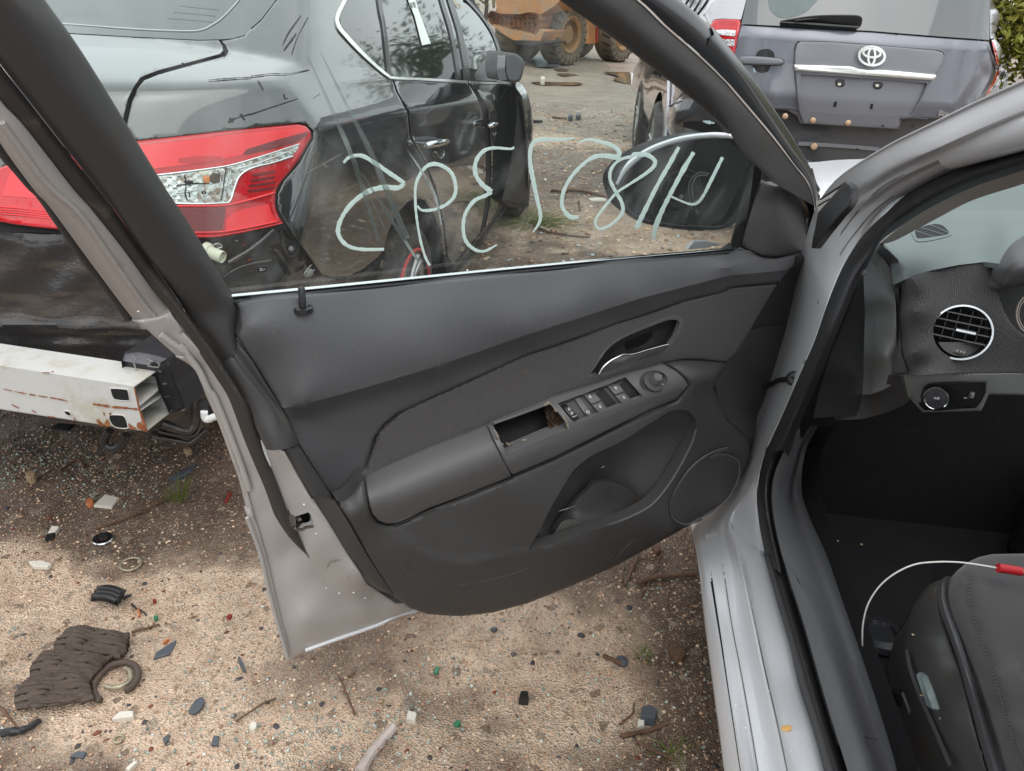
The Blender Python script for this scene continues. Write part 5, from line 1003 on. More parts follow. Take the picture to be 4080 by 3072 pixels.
sections('rear_body', [ring_s(s, [(0.02, .28), (0., .5), (0., .75), (.03, .93), (.1, .98), (1.7, .98), (1.77, .93), (1.8, .75), (1.8, .3), (.9, .25)]) for s in (-1.6, -1.2, -.7)], 'silver_paint', car)
sections('rear_door', [ring_s(s, [(0.02, .28), (0., .5), (0., .75), (.03, .93), (.08, .97), (.12, .93), (.1, .3)]) for s in (-.7, .0, .34)], 'silver_paint', car)
sections('far_side', [ring_s(s, [(1.78, .28), (1.8, .5), (1.8, .75), (1.77, .97), (1.66, .97), (1.66, .28)]) for s in (-.7, .5, 1.6, 2.4)], 'silver_paint', car)
for k, (s0, s1, r0, r1, z0, z1) in enumerate(((.28, .30, .06, .26, .93, 1.37), (-.95, -.9, .06, .24, .95, 1.33), (.28, .30, 1.72, 1.54, .93, 1.37), (.72, 1.75, 1.6, 1.72, 1.40, .98))):
    tube('roof_pillar', [CP(s0, r0, z0), CP((s0+s1)/2, (r0+r1)/2, (z0+z1)/2), CP(s1, r1, z1)], .035, 'gloss_black', car, 10)
tube('roof_rail', [CP(1.25, .19, 1.26), CP(1.02, .21, 1.345), CP(.7, .26, 1.40), CP(.2, .26, 1.41), CP(-.5, .26, 1.39), CP(-.95, .25, 1.33)], .026, 'silver_paint', car, 12)
mesh('windscreen', [CP(1.86, .2, 1.0), CP(1.86, 1.6, 1.0), CP(1.1, 1.5, 1.36), CP(1.1, .3, 1.36)], [(0, 1, 2, 3)], 'clear_glass', car)
mesh('rear_door_window', [CP(-.62, .05, .96), CP(.26, .05, .96), CP(.26, .25, 1.38), CP(-.5, .25, 1.36)], [(0, 1, 2, 3)], 'tint_glass', car)
box('floor', CP(.4, .95, .22), (1.5, 2.9, .04), 'carpet', car, [Vector(RC), Vector(HC), Vector((0, 0, 1))])
box('firewall', CP(1.78, .95, .55), (1.5, .05, .7), 'carpet', car, [Vector(RC), Vector(HC), Vector((0, 0, 1))])
box('tunnel', CP(.7, .93, .38), (.28, 2.0, .3), 'carpet', car, [Vector(RC), Vector(HC), Vector((0, 0, 1))], .03)
box('underbody', CP(.9, .9, .15), (1.3, 4.4, .10), 'underseal', car, [Vector(RC), Vector(HC), Vector((0, 0, 1))], .02)
sections('rocker_panel', [ring_s(s, [(.05, .20), (.035, .225), (.10, .245), (.15, .25), (.16, .22), (.1, .19)]) for s in (-.7, .3, 1.2, 1.62)], 'silver_under', car)
def wheel(parent, c, ax, rad, wid, tm='tyre', rmt='rim_metal', spokes=5, stripe=None, res=40):
    """c: centre of the outer face, ax: outward axle direction"""
    t = lathe('tyre', c, ax, [(rad*.66, -.01), (rad*.70, .004), (rad*.8, .012), (rad*.93, .002), (rad*.985, -.018), (rad, -.04), (rad, -wid+.04), (rad*.97, -wid+.01), (rad*.66, -wid)], tm, parent, res)
    rm_ = lathe('rim', c, ax, [(rad*.665, -.004), (rad*.64, -.008), (rad*.60, -.02), (rad*.58, -.09), (rad*.2, -.09), (0, -.085)], rmt, parent, res)
    a = Vector(ax).normalized(); u = a.orthogonal().normalized(); v = a.cross(u); parts = []
    for k in range(spokes):
        an = 2*math.pi*k/spokes
        for da in (-.12, .12):
            d = u*math.cos(an+da)+v*math.sin(an+da); d2 = u*math.cos(an)+v*math.sin(an)
            parts.append(tube3([Vector(c)+d2*rad*.12-a*.02, Vector(c)+d*rad*.4-a*.018, Vector(c)+d*rad*.63-a*.012], [.016, .014, .018], 8))
    join_parts('spokes', parts, rmt, parent)
    lathe('hub_cap', Vector(c)-a*.02, ax, [(rad*.16, 0), (rad*.14, .012), (0, .014)], rmt, parent, 20)
    if stripe: tube('tyre_stripe', [Vector(c)+a*.006+(u*math.cos(q)+v*math.sin(q))*rad*.72 for q in np.linspace(0, 2*math.pi, 60)], .006, stripe, parent, 6)
wheel(car, CP(2.5, .27, .31), -RC, .31, .2); wheel(car, CP(-1.05, -.01, .31), -RC, .31, .2)
# ------------------------------------------------------------------ silver car: dashboard, seat, floor
dd = tps([('W 500,250 1050,62 330,370 180,450 1300,30', [1.62, 1.8, 1.5, 1.44, 1.85]), ('W 520,370 900,280', [1.50, 1.53]), ('W 300,550 700,470 1050,400', [1.40, 1.37, 1.34]), ('W 320,700 500,630 870,570 1250,560', [1.325, 1.30, 1.28, 1.25])])
dash = relief('dashboard', 'W 172,450 260,432 330,370 420,305 500,252 600,212 700,178 900,112 1050,62 1133,55 1400,20 1400,640 935,580 870,573 700,592 500,632 380,672 322,704 300,558 230,492', 'dash_top', car, depth_surf, dd, step=22, skirt=.03)
df = tps([('W 322,704 500,632 700,592 935,572', [1.325, 1.30, 1.29, 1.28]), ('W 716,1040 950,1000 1250,1150', [1.255, 1.25, 1.24]), ('W 430,1000 430,1250 420,800', 1.285), ('W 360,740 345,900 350,1200', 1.30), ('W 305,740 303,900 330,1200 365,1310', [1.40, 1.40, 1.39, 1.36]), ('W 390,1330 700,1310 1250,1300', [1.275, 1.265, 1.26])])
vc = px('W 716,1040')[0]
relief('dash_fabric_panel', 'W 320,708 380,674 500,634 700,594 870,574 935,572 912,650 925,720 960,790 1000,900 1060,1000 1133,1060 1250,1100 1400,1120 1400,1300 1133,1308 700,1312 390,1332 352,1292 332,1200 318,1000 300,800 306,745', 'dash_fabric', dash, depth_surf, df, step=20, roll=(6, .004), skirt=.02, holes=[[(vc[0]+112*math.cos(a), vc[1]+106*math.sin(a)) for a in np.linspace(0, 6.2832, 33)[:-1]]])
relief('dash_cowl', 'W 1400,330 1133,410 1080,432 1030,465 975,520 930,575 913,625 918,670 940,705 985,728 1050,732 1133,712 1400,640', 'dash_grey', dash, depth_surf, tps([('W 1133,410 975,520 913,625 985,728 1133,712', [1.30, 1.29, 1.27, 1.22, 1.20]), ('W 1080,550 1000,620', [1.19, 1.20]), ('W 1400,500', 1.15)]), step=16, roll=(16, .014), skirt=.06, sm=3)
relief('dash_cowl_face', 'W 950,710 1060,735 1133,715 1400,650 1400,1120 1133,1060 1060,1000 1000,900 960,790', 'deep_black', dash, depth_surf, 1.34, step=30)
for r_, w_ in ((1., .0016), (.86, .001)):
    ptube('gauge_ring', [(px('W 1190,920')[0][0]+65*r_*math.cos(a), px('W 1190,920')[0][1]+80*r_*math.sin(a)) for a in np.linspace(1.6, 5.2, 20)], w_, 'silver_trim', dash, depth_surf, 1.29, n=1)
relief('dash_side_strip', 'W 172,452 230,490 300,558 322,704 302,742 308,900 318,1180 366,1312 288,1318 290,1000 277,720 250,620 205,560 150,500', 'dash_grey', dash, depth_surf, tps([('W 172,452 300,558 322,704', [1.43, 1.39, 1.335]), ('W 150,500 277,720 290,1000 288,1318', [1.44, 1.41, 1.40, 1.38]), ('W 308,900 318,1180 366,1312', [1.38, 1.37, 1.35])]), step=14, roll=(5, .003), skirt=.02)
relief('dash_end_cap', 'W 128,520 150,503 205,563 250,624 277,724 286,900 290,1200 284,1335 268,1385 200,1425 120,1450 130,1300 140,900 130,640', 'knee_grey', dash, depth_surf, tps([('W 150,503 250,624 277,724 290,1200 284,1335', 1.415), ('W 215,800 220,1200 225,1000', 1.40), ('W 128,560 140,900 130,1300', [1.46, 1.50, 1.50]), ('W 120,1450', 1.5)]), step=14, roll=(8, .006), skirt=.04)
relief('dash_end_gap', 'G 1000,500 940,560 900,640 800,900 700,1150 640,1350 610,1480 900,1460 1000,1400 1010,900', 'deep_black', dash, depth_surf, 1.56, step=40)
knee_h = tps([('W 372,1320 700,1312 1133,1308', [1.30, 1.275, 1.27]), ('W 402,1466 700,1500 1100,1440', [1.35, 1.33, 1.30])])
relief('knee_panel', 'W 372,1320 700,1312 1133,1308 1400,1300 1400,1460 900,1450 850,1560 500,1570 455,1520 402,1466', 'knee_grey', dash, depth_surf, tps([('W 372,1320 700,1312 1133,1308', [1.30, 1.275, 1.27]), ('W 402,1466 700,1500 1100,1440', [1.35, 1.33, 1.30])]), step=18, roll=(5, .004), skirt=.02)
relief('knee_panel_side', 'W 372,1320 402,1466 330,1525 200,1580 60,1615 -80,1622 -120,1480 0,1462 150,1440 270,1384 288,1318', 'frame_plastic', dash, depth_surf, tps([('W 372,1320 402,1466', [1.31, 1.355]), ('W 200,1580 270,1384', [1.5, 1.42]), ('W -80,1600 0,1450', 1.58)]), step=20, skirt=.03)
relief('lamp_switch_recess', 'W 470,1400 500,1380 560,1372 700,1365 888,1362 880,1440 850,1500 815,1542 700,1548 560,1562 490,1555 455,1520 450,1460', 'gloss_black', dash, depth_surf, lambda v: knee_h(v)-.006, step=14, sm=0, roll=(6, .004), skirt=.01)
def dpt(s, d): return Vector(depth_surf(A_(px(s)), d)[0])
sax = (Vector(-HC)*.9-Vector(RC)*.25+Vector((0, 0, .2))).normalized()
c = dpt('W 548,1475', 1.30); lathe('lamp_switch', c, sax, [(.0175, -.01), (.0175, .006), (.0165, .008), (.0, .009)], 'gloss_black', dash, 32); lathe('lamp_switch_ring', c, sax, [(.0165, .0075), (.018, .009), (.0195, .006), (.0195, -.002)], 'chrome', dash, 40)
for s in ('W 540,1470 535,1480', 'W 546,1472 546,1484', 'W 553,1472 562,1476 560,1484 552,1482', 'W 568,1470 568,1484'): ptube('switch_symbol', s, .0005, 'print_white', dash, depth_surf, 1.277, n=1)
relief('dimmer_wheel', 'W 785,1400 800,1395 808,1440 800,1475 780,1478 778,1440', 'dash_grey', dash, depth_surf, 1.30, step=10, skirt=.01)
for s in ('W 735,1476 750,1476', 'W 790,1415 812,1412', 'W 790,1450 800,1450', 'W 815,1398 870,1398'): ptube('switch_symbol', s, .0005, 'print_white', dash, depth_surf, 1.297, n=1)
# round air vent
vax = (Vector(-HC)*.86-Vector(RC)*.34+Vector((0, 0, .28))).normalized(); vcp = dpt('W 716,1040', 1.25); vr = .0452
lathe('vent_ring', vcp, vax, [(vr*.90, -.02), (vr*.90, .002), (vr*.93, .006), (vr*.99, .006), (vr*1.03, .0), (vr*1.03, -.012)], 'chrome', dash, 56)
lathe('vent_cavity', vcp, vax, [(vr*.9, -.002), (vr*.88, -.045), (0, -.045)], 'deep_black', dash, 40)
vu = vax.cross(Vector((0, 0, 1))).normalized()*-1; vv = vu.cross(vax).normalized(); vv = vv if vv.z > 0 else -vv; vu = vv.cross(vax)
for yy in (.62, .33, .04, -.27):
    hw = vr*.88*math.sqrt(1-yy*yy); box('vent_slat', vcp+vv*vr*yy-vax*.008, (hw*2, .016, .0022), 'dash_grey', dash, [vu, vax, vv], .0006)
for xx in (-.55, -.2, .2, .55): box('vent_vane', vcp+vu*vr*xx-vax*.026+vv*vr*.2, (.0016, .014, vr*1.2), 'gloss_black', dash, [vu, vax, vv])
sgn = 1 if (proj := None) is None else 1
tabc = vcp+vax*.002+vv*vr*.06
rt = Vector(RC); side = vu if vu.dot(rt) > 0 else -vu
box('vent_tab', tabc+side*vr*.12, (.030, .012, .0065), 'dash_grey', dash, [vu, vax, vv], .002); box('vent_tab_trim', tabc+side*vr*.12+vax*.0065, (.028, .001, .003), 'chrome', dash, [vu, vax, vv])
relief('vent_lower_blank', [(vc[0]+100*math.cos(a), vc[1]+95*math.sin(a)) for a in np.linspace(.42, 2.72, 22)], 'hard_plastic', dash, depth_surf, 1.256, step=12)
box('vent_wheel', vcp-vv*vr*.66+vax*.001, (.028, .006, .008), 'dash_grey', dash, [vu, vax, vv], .001)
for xx in (.05, .17, .28): box('vent_mark', vcp-vv*vr*.66+vax*.0046+side*vr*xx, (.0016, .0006, .0016), 'print_white', dash, [vu, vax, vv])
# demister outlet
relief('demister_bezel', 'W 385,372 398,346 440,328 500,315 565,312 592,318 618,332 640,360 656,385 636,400 540,425 440,438 412,425 395,400', 'dash_top', dash, depth_surf, lambda v: dd(v)-.004, step=8, sm=2, skirt=.006)
relief('demister_outlet', 'W 410,370 430,350 470,335 512,325 560,320 600,335 622,358 635,376 620,390 540,402 432,416 416,395', 'deep_black', dash, depth_surf, lambda v: dd(v)-.0055, step=8, sm=2)
for s in ('W 418,368 470,385 532,405', 'W 452,347 530,370 606,393', 'W 505,327 570,350 632,380'): ptube('demister_slat', s, .0011, 'dash_top', dash, depth_surf, lambda v: 0 if False else 0, n=1) if False else tube('demister_slat', depth_surf(A_(px(s)), dd(A_(px(s)))-.006), .0011, 'dash_top', dash)
# seat
sh = tps([('X 900,310 780,450 1272,258 1060,262', [1.33, 1.30, 1.36, 1.35]), ('X 800,650 880,850 960,1050 1030,1250 1100,1480 1160,1700', [1.25, 1.205, 1.165, 1.13, 1.09, 1.06]), ('X 930,450 960,720 1040,950 1110,1130 1180,1400 1260,1620', [1.27, 1.205, 1.15, 1.11, 1.06, 1.02]), ('X 1272,500 1272,900 1272,1300 1500,600 1500,1300', [1.26, 1.15, 1.07, 1.2, 1.04])])
seat = relief('seat', 'X 778,450 800,405 840,362 900,312 980,276 1060,258 1272,253 1600,270 1600,1750 1170,1750 1100,1480 1030,1250 960,1050 880,850 800,650 775,540', 'seat_cloth', car, depth_surf, sh, step=24, roll=(26, .028), skirt=.14, mod=lambda v: .006*np.exp(-(pdist(v, px('X 912,420 915,560 960,720 1040,950 1100,1120 1180,1400 1260,1620'))/7)**2), back=(0, .2, -.98))
for k in range(54):
    sp_ = resample(smooth(px('X 945,395 915,460 918,560 962,720 1042,950 1102,1120 1182,1400 1262,1620'), 6), 108); a, b_ = sp_[2*k], sp_[2*k+1]; q = A_([a, b_]); 
    if k == 0: stitch = []
    stitch.append(tube3(depth_surf(q, sh(q)-.001), .0011, 5))
join_parts('stitching', stitch, 'dash_grey', seat, kind='stuff')
rails('seat_piping', [('X 760,405 722,440 708,490 710,560 733,650 788,800 848,970 888,1120 948,1350 1040,1666 1060,1740', [1.33, 1.33, 1.32, 1.30, 1.28, 1.25, 1.21, 1.18, 1.14, 1.08, 1.07]), ('X 775,400 745,440 738,490 742,560 767,650 820,800 875,970 925,1120 990,1350 1085,1666 1105,1740', [1.30, 1.30, 1.29, 1.27, 1.25, 1.21, 1.175, 1.145, 1.10, 1.05, 1.04]), ('X 800,400 778,440 768,490 772,560 800,650 850,780 905,960 978,1190 1060,1430 1135,1666 1160,1740', [1.32, 1.315, 1.305, 1.285, 1.26, 1.225, 1.18, 1.15, 1.11, 1.06, 1.05])], 'dash_grey', seat, depth_surf, n=50, sub=4)
relief('seat_side_cover', 'X 740,420 660,450 600,520 530,640 500,760 492,860 500,940 530,1080 580,1210 640,1340 710,1500 800,1700 1070,1740 1040,1666 948,1350 888,1120 848,970 788,800 733,650 708,500', 'frame_plastic', seat, depth_surf, tps([('X 740,420 733,650 848,970 1040,1666', [1.36, 1.31, 1.235, 1.10]), ('X 640,560 620,800 760,1250', [1.36, 1.30, 1.19]), ('X 500,760 500,940 580,1210 800,1700', [1.44, 1.38, 1.30, 1.17])]), step=22, roll=(14, .012), skirt=.08, back=(0, .2, -.98))
rails('seat_cover_ridge', [('X 500,880 515,980 545,1080 600,1220 680,1400 780,1640', [1.36, 1.33, 1.3, 1.26, 1.21, 1.15]), ('X 515,870 540,980 570,1080 622,1210 700,1380 800,1620', [1.35, 1.315, 1.285, 1.245, 1.2, 1.14])], 'dash_grey', seat, depth_surf, n=30)
relief('seat_lever', 'X 605,1065 620,1046 645,1046 690,1150 727,1262 715,1275 675,1266 640,1170', 'dash_top', seat, depth_surf, tps([('X 620,1050 650,1050', 1.205), ('X 675,1266 727,1262', 1.15), ('X 665,1150', 1.165)]), step=10, roll=(5, .005), skirt=.015)
relief('seat_rail', 'X 440,1165 490,1150 560,1290 690,1588 625,1608 560,1480', 'gloss_black', seat, depth_surf, 1.37, step=20, skirt=.02); ptube('seat_rail_lip', 'X 482,1160 545,1330 632,1600', .003, 'dash_grey', seat, depth_surf, [1.355, 1.33, 1.3], n=3)
fl = plane_surf((0, 0, 1), .262)
lathe('floor_anchor', fl(A_(px('X 332,790')), .015)[0], (0, 0, 1), [(.055, 0), (.05, .012), (.032, .014), (.028, .008), (0, .008)], 'gloss_black', car, 30)
relief('floor_mat', 'X -60,300 250,300 500,340 700,380 560,600 480,850 520,1100 640,1400 760,1700 330,1700 260,1400 150,1100 60,750 0,500', 'carpet', car, fl, lambda v: .004+.006*fbm(v[:,0]/400, v[:,1]/400, 3, 5), step=30, sm=2, skirt=.006)
relief('torn_carpet', 'X 290,1180 330,1170 400,1180 440,1230 480,1270 500,1400 560,1480 610,1600 690,1700 560,1700 480,1600 440,1520 400,1480 370,1400 350,1340', 'torn_brown', car, fl, .02, step=14, sm=2, skirt=.01)
relief('bare_floor', 'X 440,1530 480,1490 560,1500 610,1600 690,1700 560,1760 480,1640', 'dash_grey', car, fl, .026, step=14, sm=2)
V0, F0 = ico(); parts = []
for s, d in (('H 718,102', 0), ('H 1260,350', 0), ('H 770,550', 0), ('H 890,570', 0), ('H 735,160', 0), ('X 550,780', .1), ('X 605,1175', .1), ('X 735,1325', .1), ('X 415,1190', 0), ('X 420,1330', 0), ('H 1300,110', 0), ('X 215,190', 0), ('X 60,170', 0)):
    c = fl(A_(px(s)))[0] if not d else depth_surf(A_(px(s)), 1.2)[0]; r_ = rnd.uniform(.0014, .003); an = rnd.uniform(0, 3)
    parts.append(([tuple(c+V0[i]*r_*A_([1+abs(math.cos(an)), .6+abs(math.sin(an)), .5])) for i in range(12)], [tuple(f) for f in F0]))
join_parts('crumbs', parts, 'rock_tan', car, kind='stuff')
lc = BODY(A_(px('Z 870,1392')), .003)[0]; le = thing('fallen_leaf', 'small yellow orange leaf lying on the wet silver sill', 'leaf', lc)
ln = Vector((-.3, -.1, .94)).normalized(); lu = Vector((.99, .05, .3)).normalized(); lw = ln.cross(lu); V = [Vector(lc)+ln*.004]+[Vector(lc)+ln*(.002+.001*math.cos(2*a))+lu*.0095*math.cos(a)+lw*.006*math.sin(a) for a in np.linspace(0, 6.28, 13)[:-1]]
mesh('leaf_blade', V, [(0, i+1, (i+1) % 12+1) for i in range(12)], 'leaf_yellow', le, kind=None)
parts = []
for s, o_ in (('Z 573,110 658,410 853,888 873,1172 760,1147 905,1530 870,1455', .088), ('Z 430,610 513,980 527,940 540,1235 583,1265 605,1385 605,1408 580,1440 598,1503 620,1515 535,1650', .024), ('Z 653,1265 675,1300 685,1420 725,1480 690,1385', .052)):
    for p in px(s): c = BODY(A_([p]), .003)[0]; r_ = rnd.uniform(.001, .0023); parts.append(([tuple(c+V0[i]*r_*A_([1.3, 1, .6])) for i in range(12)], [tuple(f) for f in F0]))
join_parts('rain_drops', parts, 'water', car, kind='stuff')
# cable with red sleeve
cb = thing('wire_cable', 'thin white cable with a red sleeve arching over the black seat', 'cable', dpt('X 1180,360', 1.25))
q = A_(smooth(px('X 1105,348 1000,330 850,310 700,308 560,325 430,385 330,470 260,580 228,700 222,820 232,950 253,1085'), 6)); tube('white_wire', depth_surf(q, np.interp(np.linspace(0, 1, len(q)), [0, .4, .8, 1], [1.255, 1.30, 1.38, 1.44])), .0014, 'cable_white', cb, 7)
tube('red_sleeve', depth_surf(A_(px('X 1103,347 1180,358 1252,370')), 1.252), .0075, 'cable_red', cb, 12); tube('metal_tip', depth_surf(A_(px('X 1250,374 1330,388')), 1.25), .005, 'satin_chrome', cb, 10)
# ================================================================== black sedan parked alongside
SH, SR = A_([.184, .983, 0.]), A_([.983, -.184, 0.])
def creasez(s): return np.interp(s, [1.2, 1.98, 2.73, 3.85, 4.82, 6], [1.09, 1.07, 1.02, .93, .835, .74])
def smax(k, *g):
    m_ = np.maximum.reduce(g); return m_+k*np.log(sum(np.exp((x-m_)/k) for x in g))
def GS(P):
    w = -.949-P@SR; w = np.minimum(w, 1.78-w); s = P@SH; z = P[:,2]; u = z-creasez(s)
    prof = np.interp(u, [-1, -.7, -.45, -.25, -.06, 0, .03, .10, .14, .24, .5, .8], [.16, .09, .03, .004, 0, .004, .018, .058, .085, .145, .32, .62])
    a = prof-w
    wr = np.clip((.9-w)/.9, 0, 1.4); b_ = 1.46+.42*wr**3.5+.48*np.maximum(z-.84, 0)-.05*np.maximum(.84-z, 0)-s
    zt = 1.185+.13*(s-1.64)+np.maximum(s-2.14, 0)*.40-.045*np.clip((.75-w)/.75, 0, 1)**2
    return smax(.016, a, b_, z-zt)
SENT = implicit_surf(GS, 1.0, 9.0, (-.983*0-.2, .9, -.1))
SENT.back = Vector((-.75, .65, -.1))
def SP_(s, w, z): return tuple(SH*s-SR*(w+.949)+A_([0, 0, z]))
bc = thing('black_sedan', 'glossy black sedan parked beyond the open door, its rear bumper missing', 'car', SP_(3.6, .9, 0))
QG = 'K 1958,362 1990,400 2004,440 1985,492 1720,562 1400,652 1270,705 1210,782 1160,900 1112,1110 1195,1243 1500,1212 2212,1130 U 1650,93 1725,112 1783,178 1780,243 1655,472 1505,642 1445,770 1440,870 1463,950 1530,1060 1620,1200 1730,1350 1850,1520 1900,1572 B 400,1588 480,1600 560,1595 640,1560 735,1485 770,1440 790,1340 840,1240 900,1168 950,1142 1000,1158 1050,1228 1095,1340 1110,1470 1125,1470 1108,1300 1055,1080 998,935 918,792 903,642 878,600 838,530 816,458'
QT = ' 790,440 720,378 640,304 560,218 508,150 500,90 540,-5 600,-120 250,-140 150,-2 60,118 0,168 K 2150,318 2050,345'
relief('body', 'K -1500,-350 -1500,1700 L -1300,450 300,500 U 600,1200 1500,1100 1850,1540 B 500,1620 760,1460 800,1300 950,1120 1080,1260 1130,1600 1480,1150 1530,1000 1550,600 1500,470 1440,250 1250,-60 600,-250', 'deep_black', bc, SENT, -.012, step=55)
qp = relief('quarter_panel', QG+QT, 'black_paint', bc, SENT, 0., step=17, roll=(5, .004), skirt=.02)
relief('trunk_lid', 'K -1500,110 -350,200 -200,228 580,295 1200,330 1750,357 1925,353 1958,395 1972,445 1940,480 1700,545 1400,622 1242,682 1180,772 1130,880 1090,1050 1060,1180 1000,1260 650,1290 350,1340 76,1452 0,1500 -350,1560 -1500,1640', 'black_paint', bc, SENT, 0., step=17, roll=(5, .004), skirt=.02)
relief('rear_window', 'K -1500,104 -350,194 -200,222 580,289 1200,324 1750,351 1930,347 2050,338 2150,310 2212,280 B 0,162 58,112 148,-5 248,-145 K 2600,-400 -350,-400 -1500,-400', 'rear_glass', bc, SENT, -.002, step=34)
stroke('heater_line', 'K 200,190 540,205 1030,240 1400,262 1700,268 1800,250 1850,225 1960,150 2100,0 2200,-150', 2.2, 'print_white', bc, SENT, .001, .0008)
for y in (70, 125, 180): stroke('heater_line', f'K {1650-y},{y-30} {1800-y*.4},{y-10} {1960-y*.5},{y+5}', 1.0, 'dash_top', bc, SENT, .001, .0008)
for s, w_ in (('B 575,-80 545,-5 502,88 508,150 560,217 640,302 720,377 790,434 832,449 1000,457 1250,472', [13, 13, 15, 15, 12, 10, 10, 10]), ('B 1262,474 1400,480 1490,483', [8, 6])): stroke('chrome_trim', s, w_, 'chrome_white', bc, SENT, .006, .006)
relief('side_window', 'B 545,5 512,88 518,145 568,210 646,295 724,368 792,428 832,441 1000,449 1200,462 1460,473 1466,440 1440,330 1400,210 1330,100 1240,0 1150,-100 1000,-200 640,-200 580,-80', 'tint_glass', bc, SENT, -.004, step=30)
for s, w_ in (('B 735,-60 752,60 770,150 788,300 800,432', 15), ('B 1075,-100 1110,30 1160,200 1205,455', 14), ('B 1120,-100 1160,30 1210,200 1258,468', 20), ('B 1240,-10 1330,90 1400,200 1440,320 1466,440 1470,470', 9)): stroke('window_pillar', s, w_, 'gloss_black', bc, SENT, .003, .008)
stroke('window_pillar', 'B 765,85 780,200 795,330 805,430', [1, 6, 8, 9], 'frame_plastic', bc, SENT, .004, .004)
rdo = relief('rear_door', 'B 824,462 845,528 885,598 912,640 926,790 1004,930 1062,1078 1114,1300 1135,1480 1165,1530 1300,1370 1322,1340 1350,1200 1362,1000 1352,750 1336,640 1322,590 1262,498 1250,480', 'black_paint', bc, SENT, 0., step=15, roll=(4, .004), skirt=.02)
fdo = relief('front_door', 'B 1266,482 1288,500 1350,598 1366,640 1378,750 1388,1000 1378,1180 1350,1320 1420,1220 1465,1110 1500,1000 1525,800 1535,640 1540,570 1525,500 1505,486', 'black_paint', bc, SENT, 0., step=15, roll=(4, .004), skirt=.02)
for nm, d_, a, b_, r_ in (('door_handle', rdo, 'B 1008,840', 'B 1140,815', .013), ('door_handle', fdo, 'B 1368,728', 'B 1430,708', .012)):
    q = A_(resample(px(a)+px(b_), 7)); P = SENT(q, .03+.014*np.sin(np.linspace(0, math.pi, 7))); tube(nm, P, [r_*.7, r_, r_*1.05, r_*1.05, r_*1.05, r_, r_*.7], 'chrome', d_, 12)
    e = A_(px(a)+px(b_)); 
    for i in (0, 1): P2 = SENT(e[i:i+1]*.92+e[1-i:2-i]*.08, A_([.03]))[0]; P3 = SENT(e[i:i+1]*.92+e[1-i:2-i]*.08, A_([-.005]))[0]; tube('handle_mount', [P2, P3], r_*.7, 'chrome', d_, 8)
relief('handle_cup', 'B 1040,900 1065,860 1100,850 1118,870 1112,900 1095,915 1060,912', 'gloss_black', rdo, SENT, .001, step=8, sm=2); ptube('cup_edge', 'B 1068,878 1085,905 1100,912 1112,895 1115,870', .002, 'chrome', rdo, SENT, .004)
relief('handle_cup', 'B 1385,660 1400,630 1412,650 1416,690 1412,800 1400,830 1390,790', 'gloss_black', fdo, SENT, .001, step=8, sm=2); ptube('cup_edge', 'B 1392,760 1402,785 1414,765', .002, 'chrome', fdo, SENT, .004)
stroke('fuel_door_gap', 'B 733,792 740,745 768,716 825,711 850,738 882,832 912,882 930,958 928,1010 892,1042 862,1036 792,962 760,882', 3.2, 'deep_black', qp, SENT, .0006, .001, closed=True)
# torn front wing and door edge
relief('door_edge', 'C 236,545 258,600 262,760 250,900 225,1060 172,1285 160,1330 200,1345 345,1370 352,1250 340,1050 330,900 310,740 296,620 255,560', 'rubber', bc, SENT, .06, step=14, roll=(6, .01), skirt=.12)
relief('front_wing', 'C 250,535 275,540 310,565 345,630 368,720 376,850 372,960 352,1040 345,1250 335,1100 325,900 306,740 292,620', 'black_paint', bc, SENT, .085, step=12, roll=(5, .01), skirt=.1)
ptube('wing_edge', 'C 246,540 262,600 300,700 325,880 335,1050', .006, 'gloss_black', bc, SENT, .08)
relief('wing_dent', 'S 440,905 490,930 520,990 500,1060 470,1020 430,960', 'chrome_white' if False else 'black_paint', bc, SENT, .10, step=10, sm=2)
relief('sill_panel', 'B 1130,1620 1170,1535 1310,1370 1380,1275 1470,1140 1500,1110 1510,1150 1400,1310 1200,1600', 'panel_black', bc, SENT, -.004, step=16, skirt=.05); stroke('sill_edge', 'B 1180,1590 1320,1400 1505,1150', 7, 'underseal', bc, SENT, .004, .008)
relief('sill_end', 'C 170,1295 240,1290 345,1330 340,1375 300,1395 215,1370 175,1340', 'underseal', bc, SENT, .05, step=12, skirt=.2)
wheel(bc, SP_(2.88, .045, .245), SR, .315, .2, rmt='rim_metal', stripe=None); wc = Vector(SP_(2.88, .03, .245)); u_ = Vector(SH)
tube('red_wheel_ring', [wc+u_*.21*math.cos(a)+Vector((0, 0, 1))*.21*math.sin(a) for a in np.linspace(0, 6.2832, 50)], .007, 'red_stripe', bc, 6)
wheel(bc, SP_(5.35, .06, .27), SR, .315, .2); wheel(bc, SP_(2.88, 1.72, .27), -SR, .315, .2); wheel(bc, SP_(5.35, 1.72, .27), -SR, .315, .2)
relief('wheel_arch_liner', 'B 780,1650 790,1340 850,1215 950,1130 1060,1230 1115,1450 1130,1650', 'deep_black', bc, SENT, -.20, step=30)
# mirror
MRS = 'B 1472,312 1500,305 1535,312 1578,352 1574,400 1552,470 1500,475 1478,460 1466,400'
relief('side_mirror', MRS, 'rubber', bc, SENT, lambda v: .24+.02*np.sin(v[:,0]*.02), step=9, sm=2, roll=(10, .03), skirt=.13, back=(-.75, .65, 0))
relief('mirror_face', 'B 1470,318 1485,330 1492,400 1490,460 1478,462 1464,400', 'gloss_black', bc, SENT, .235, step=9, skirt=.05)
relief('mirror_foot', 'B 1475,455 1540,468 1545,490 1500,500 1470,485', 'gloss_black', bc, SENT, .06, step=9, skirt=.08)
for s in ('B 1290,430 1330,360 1370,320 1400,380 1440,470 1300,462',): relief('dark_seat_behind_glass', s, 'gloss_black', bc, SENT, -.002, step=12)
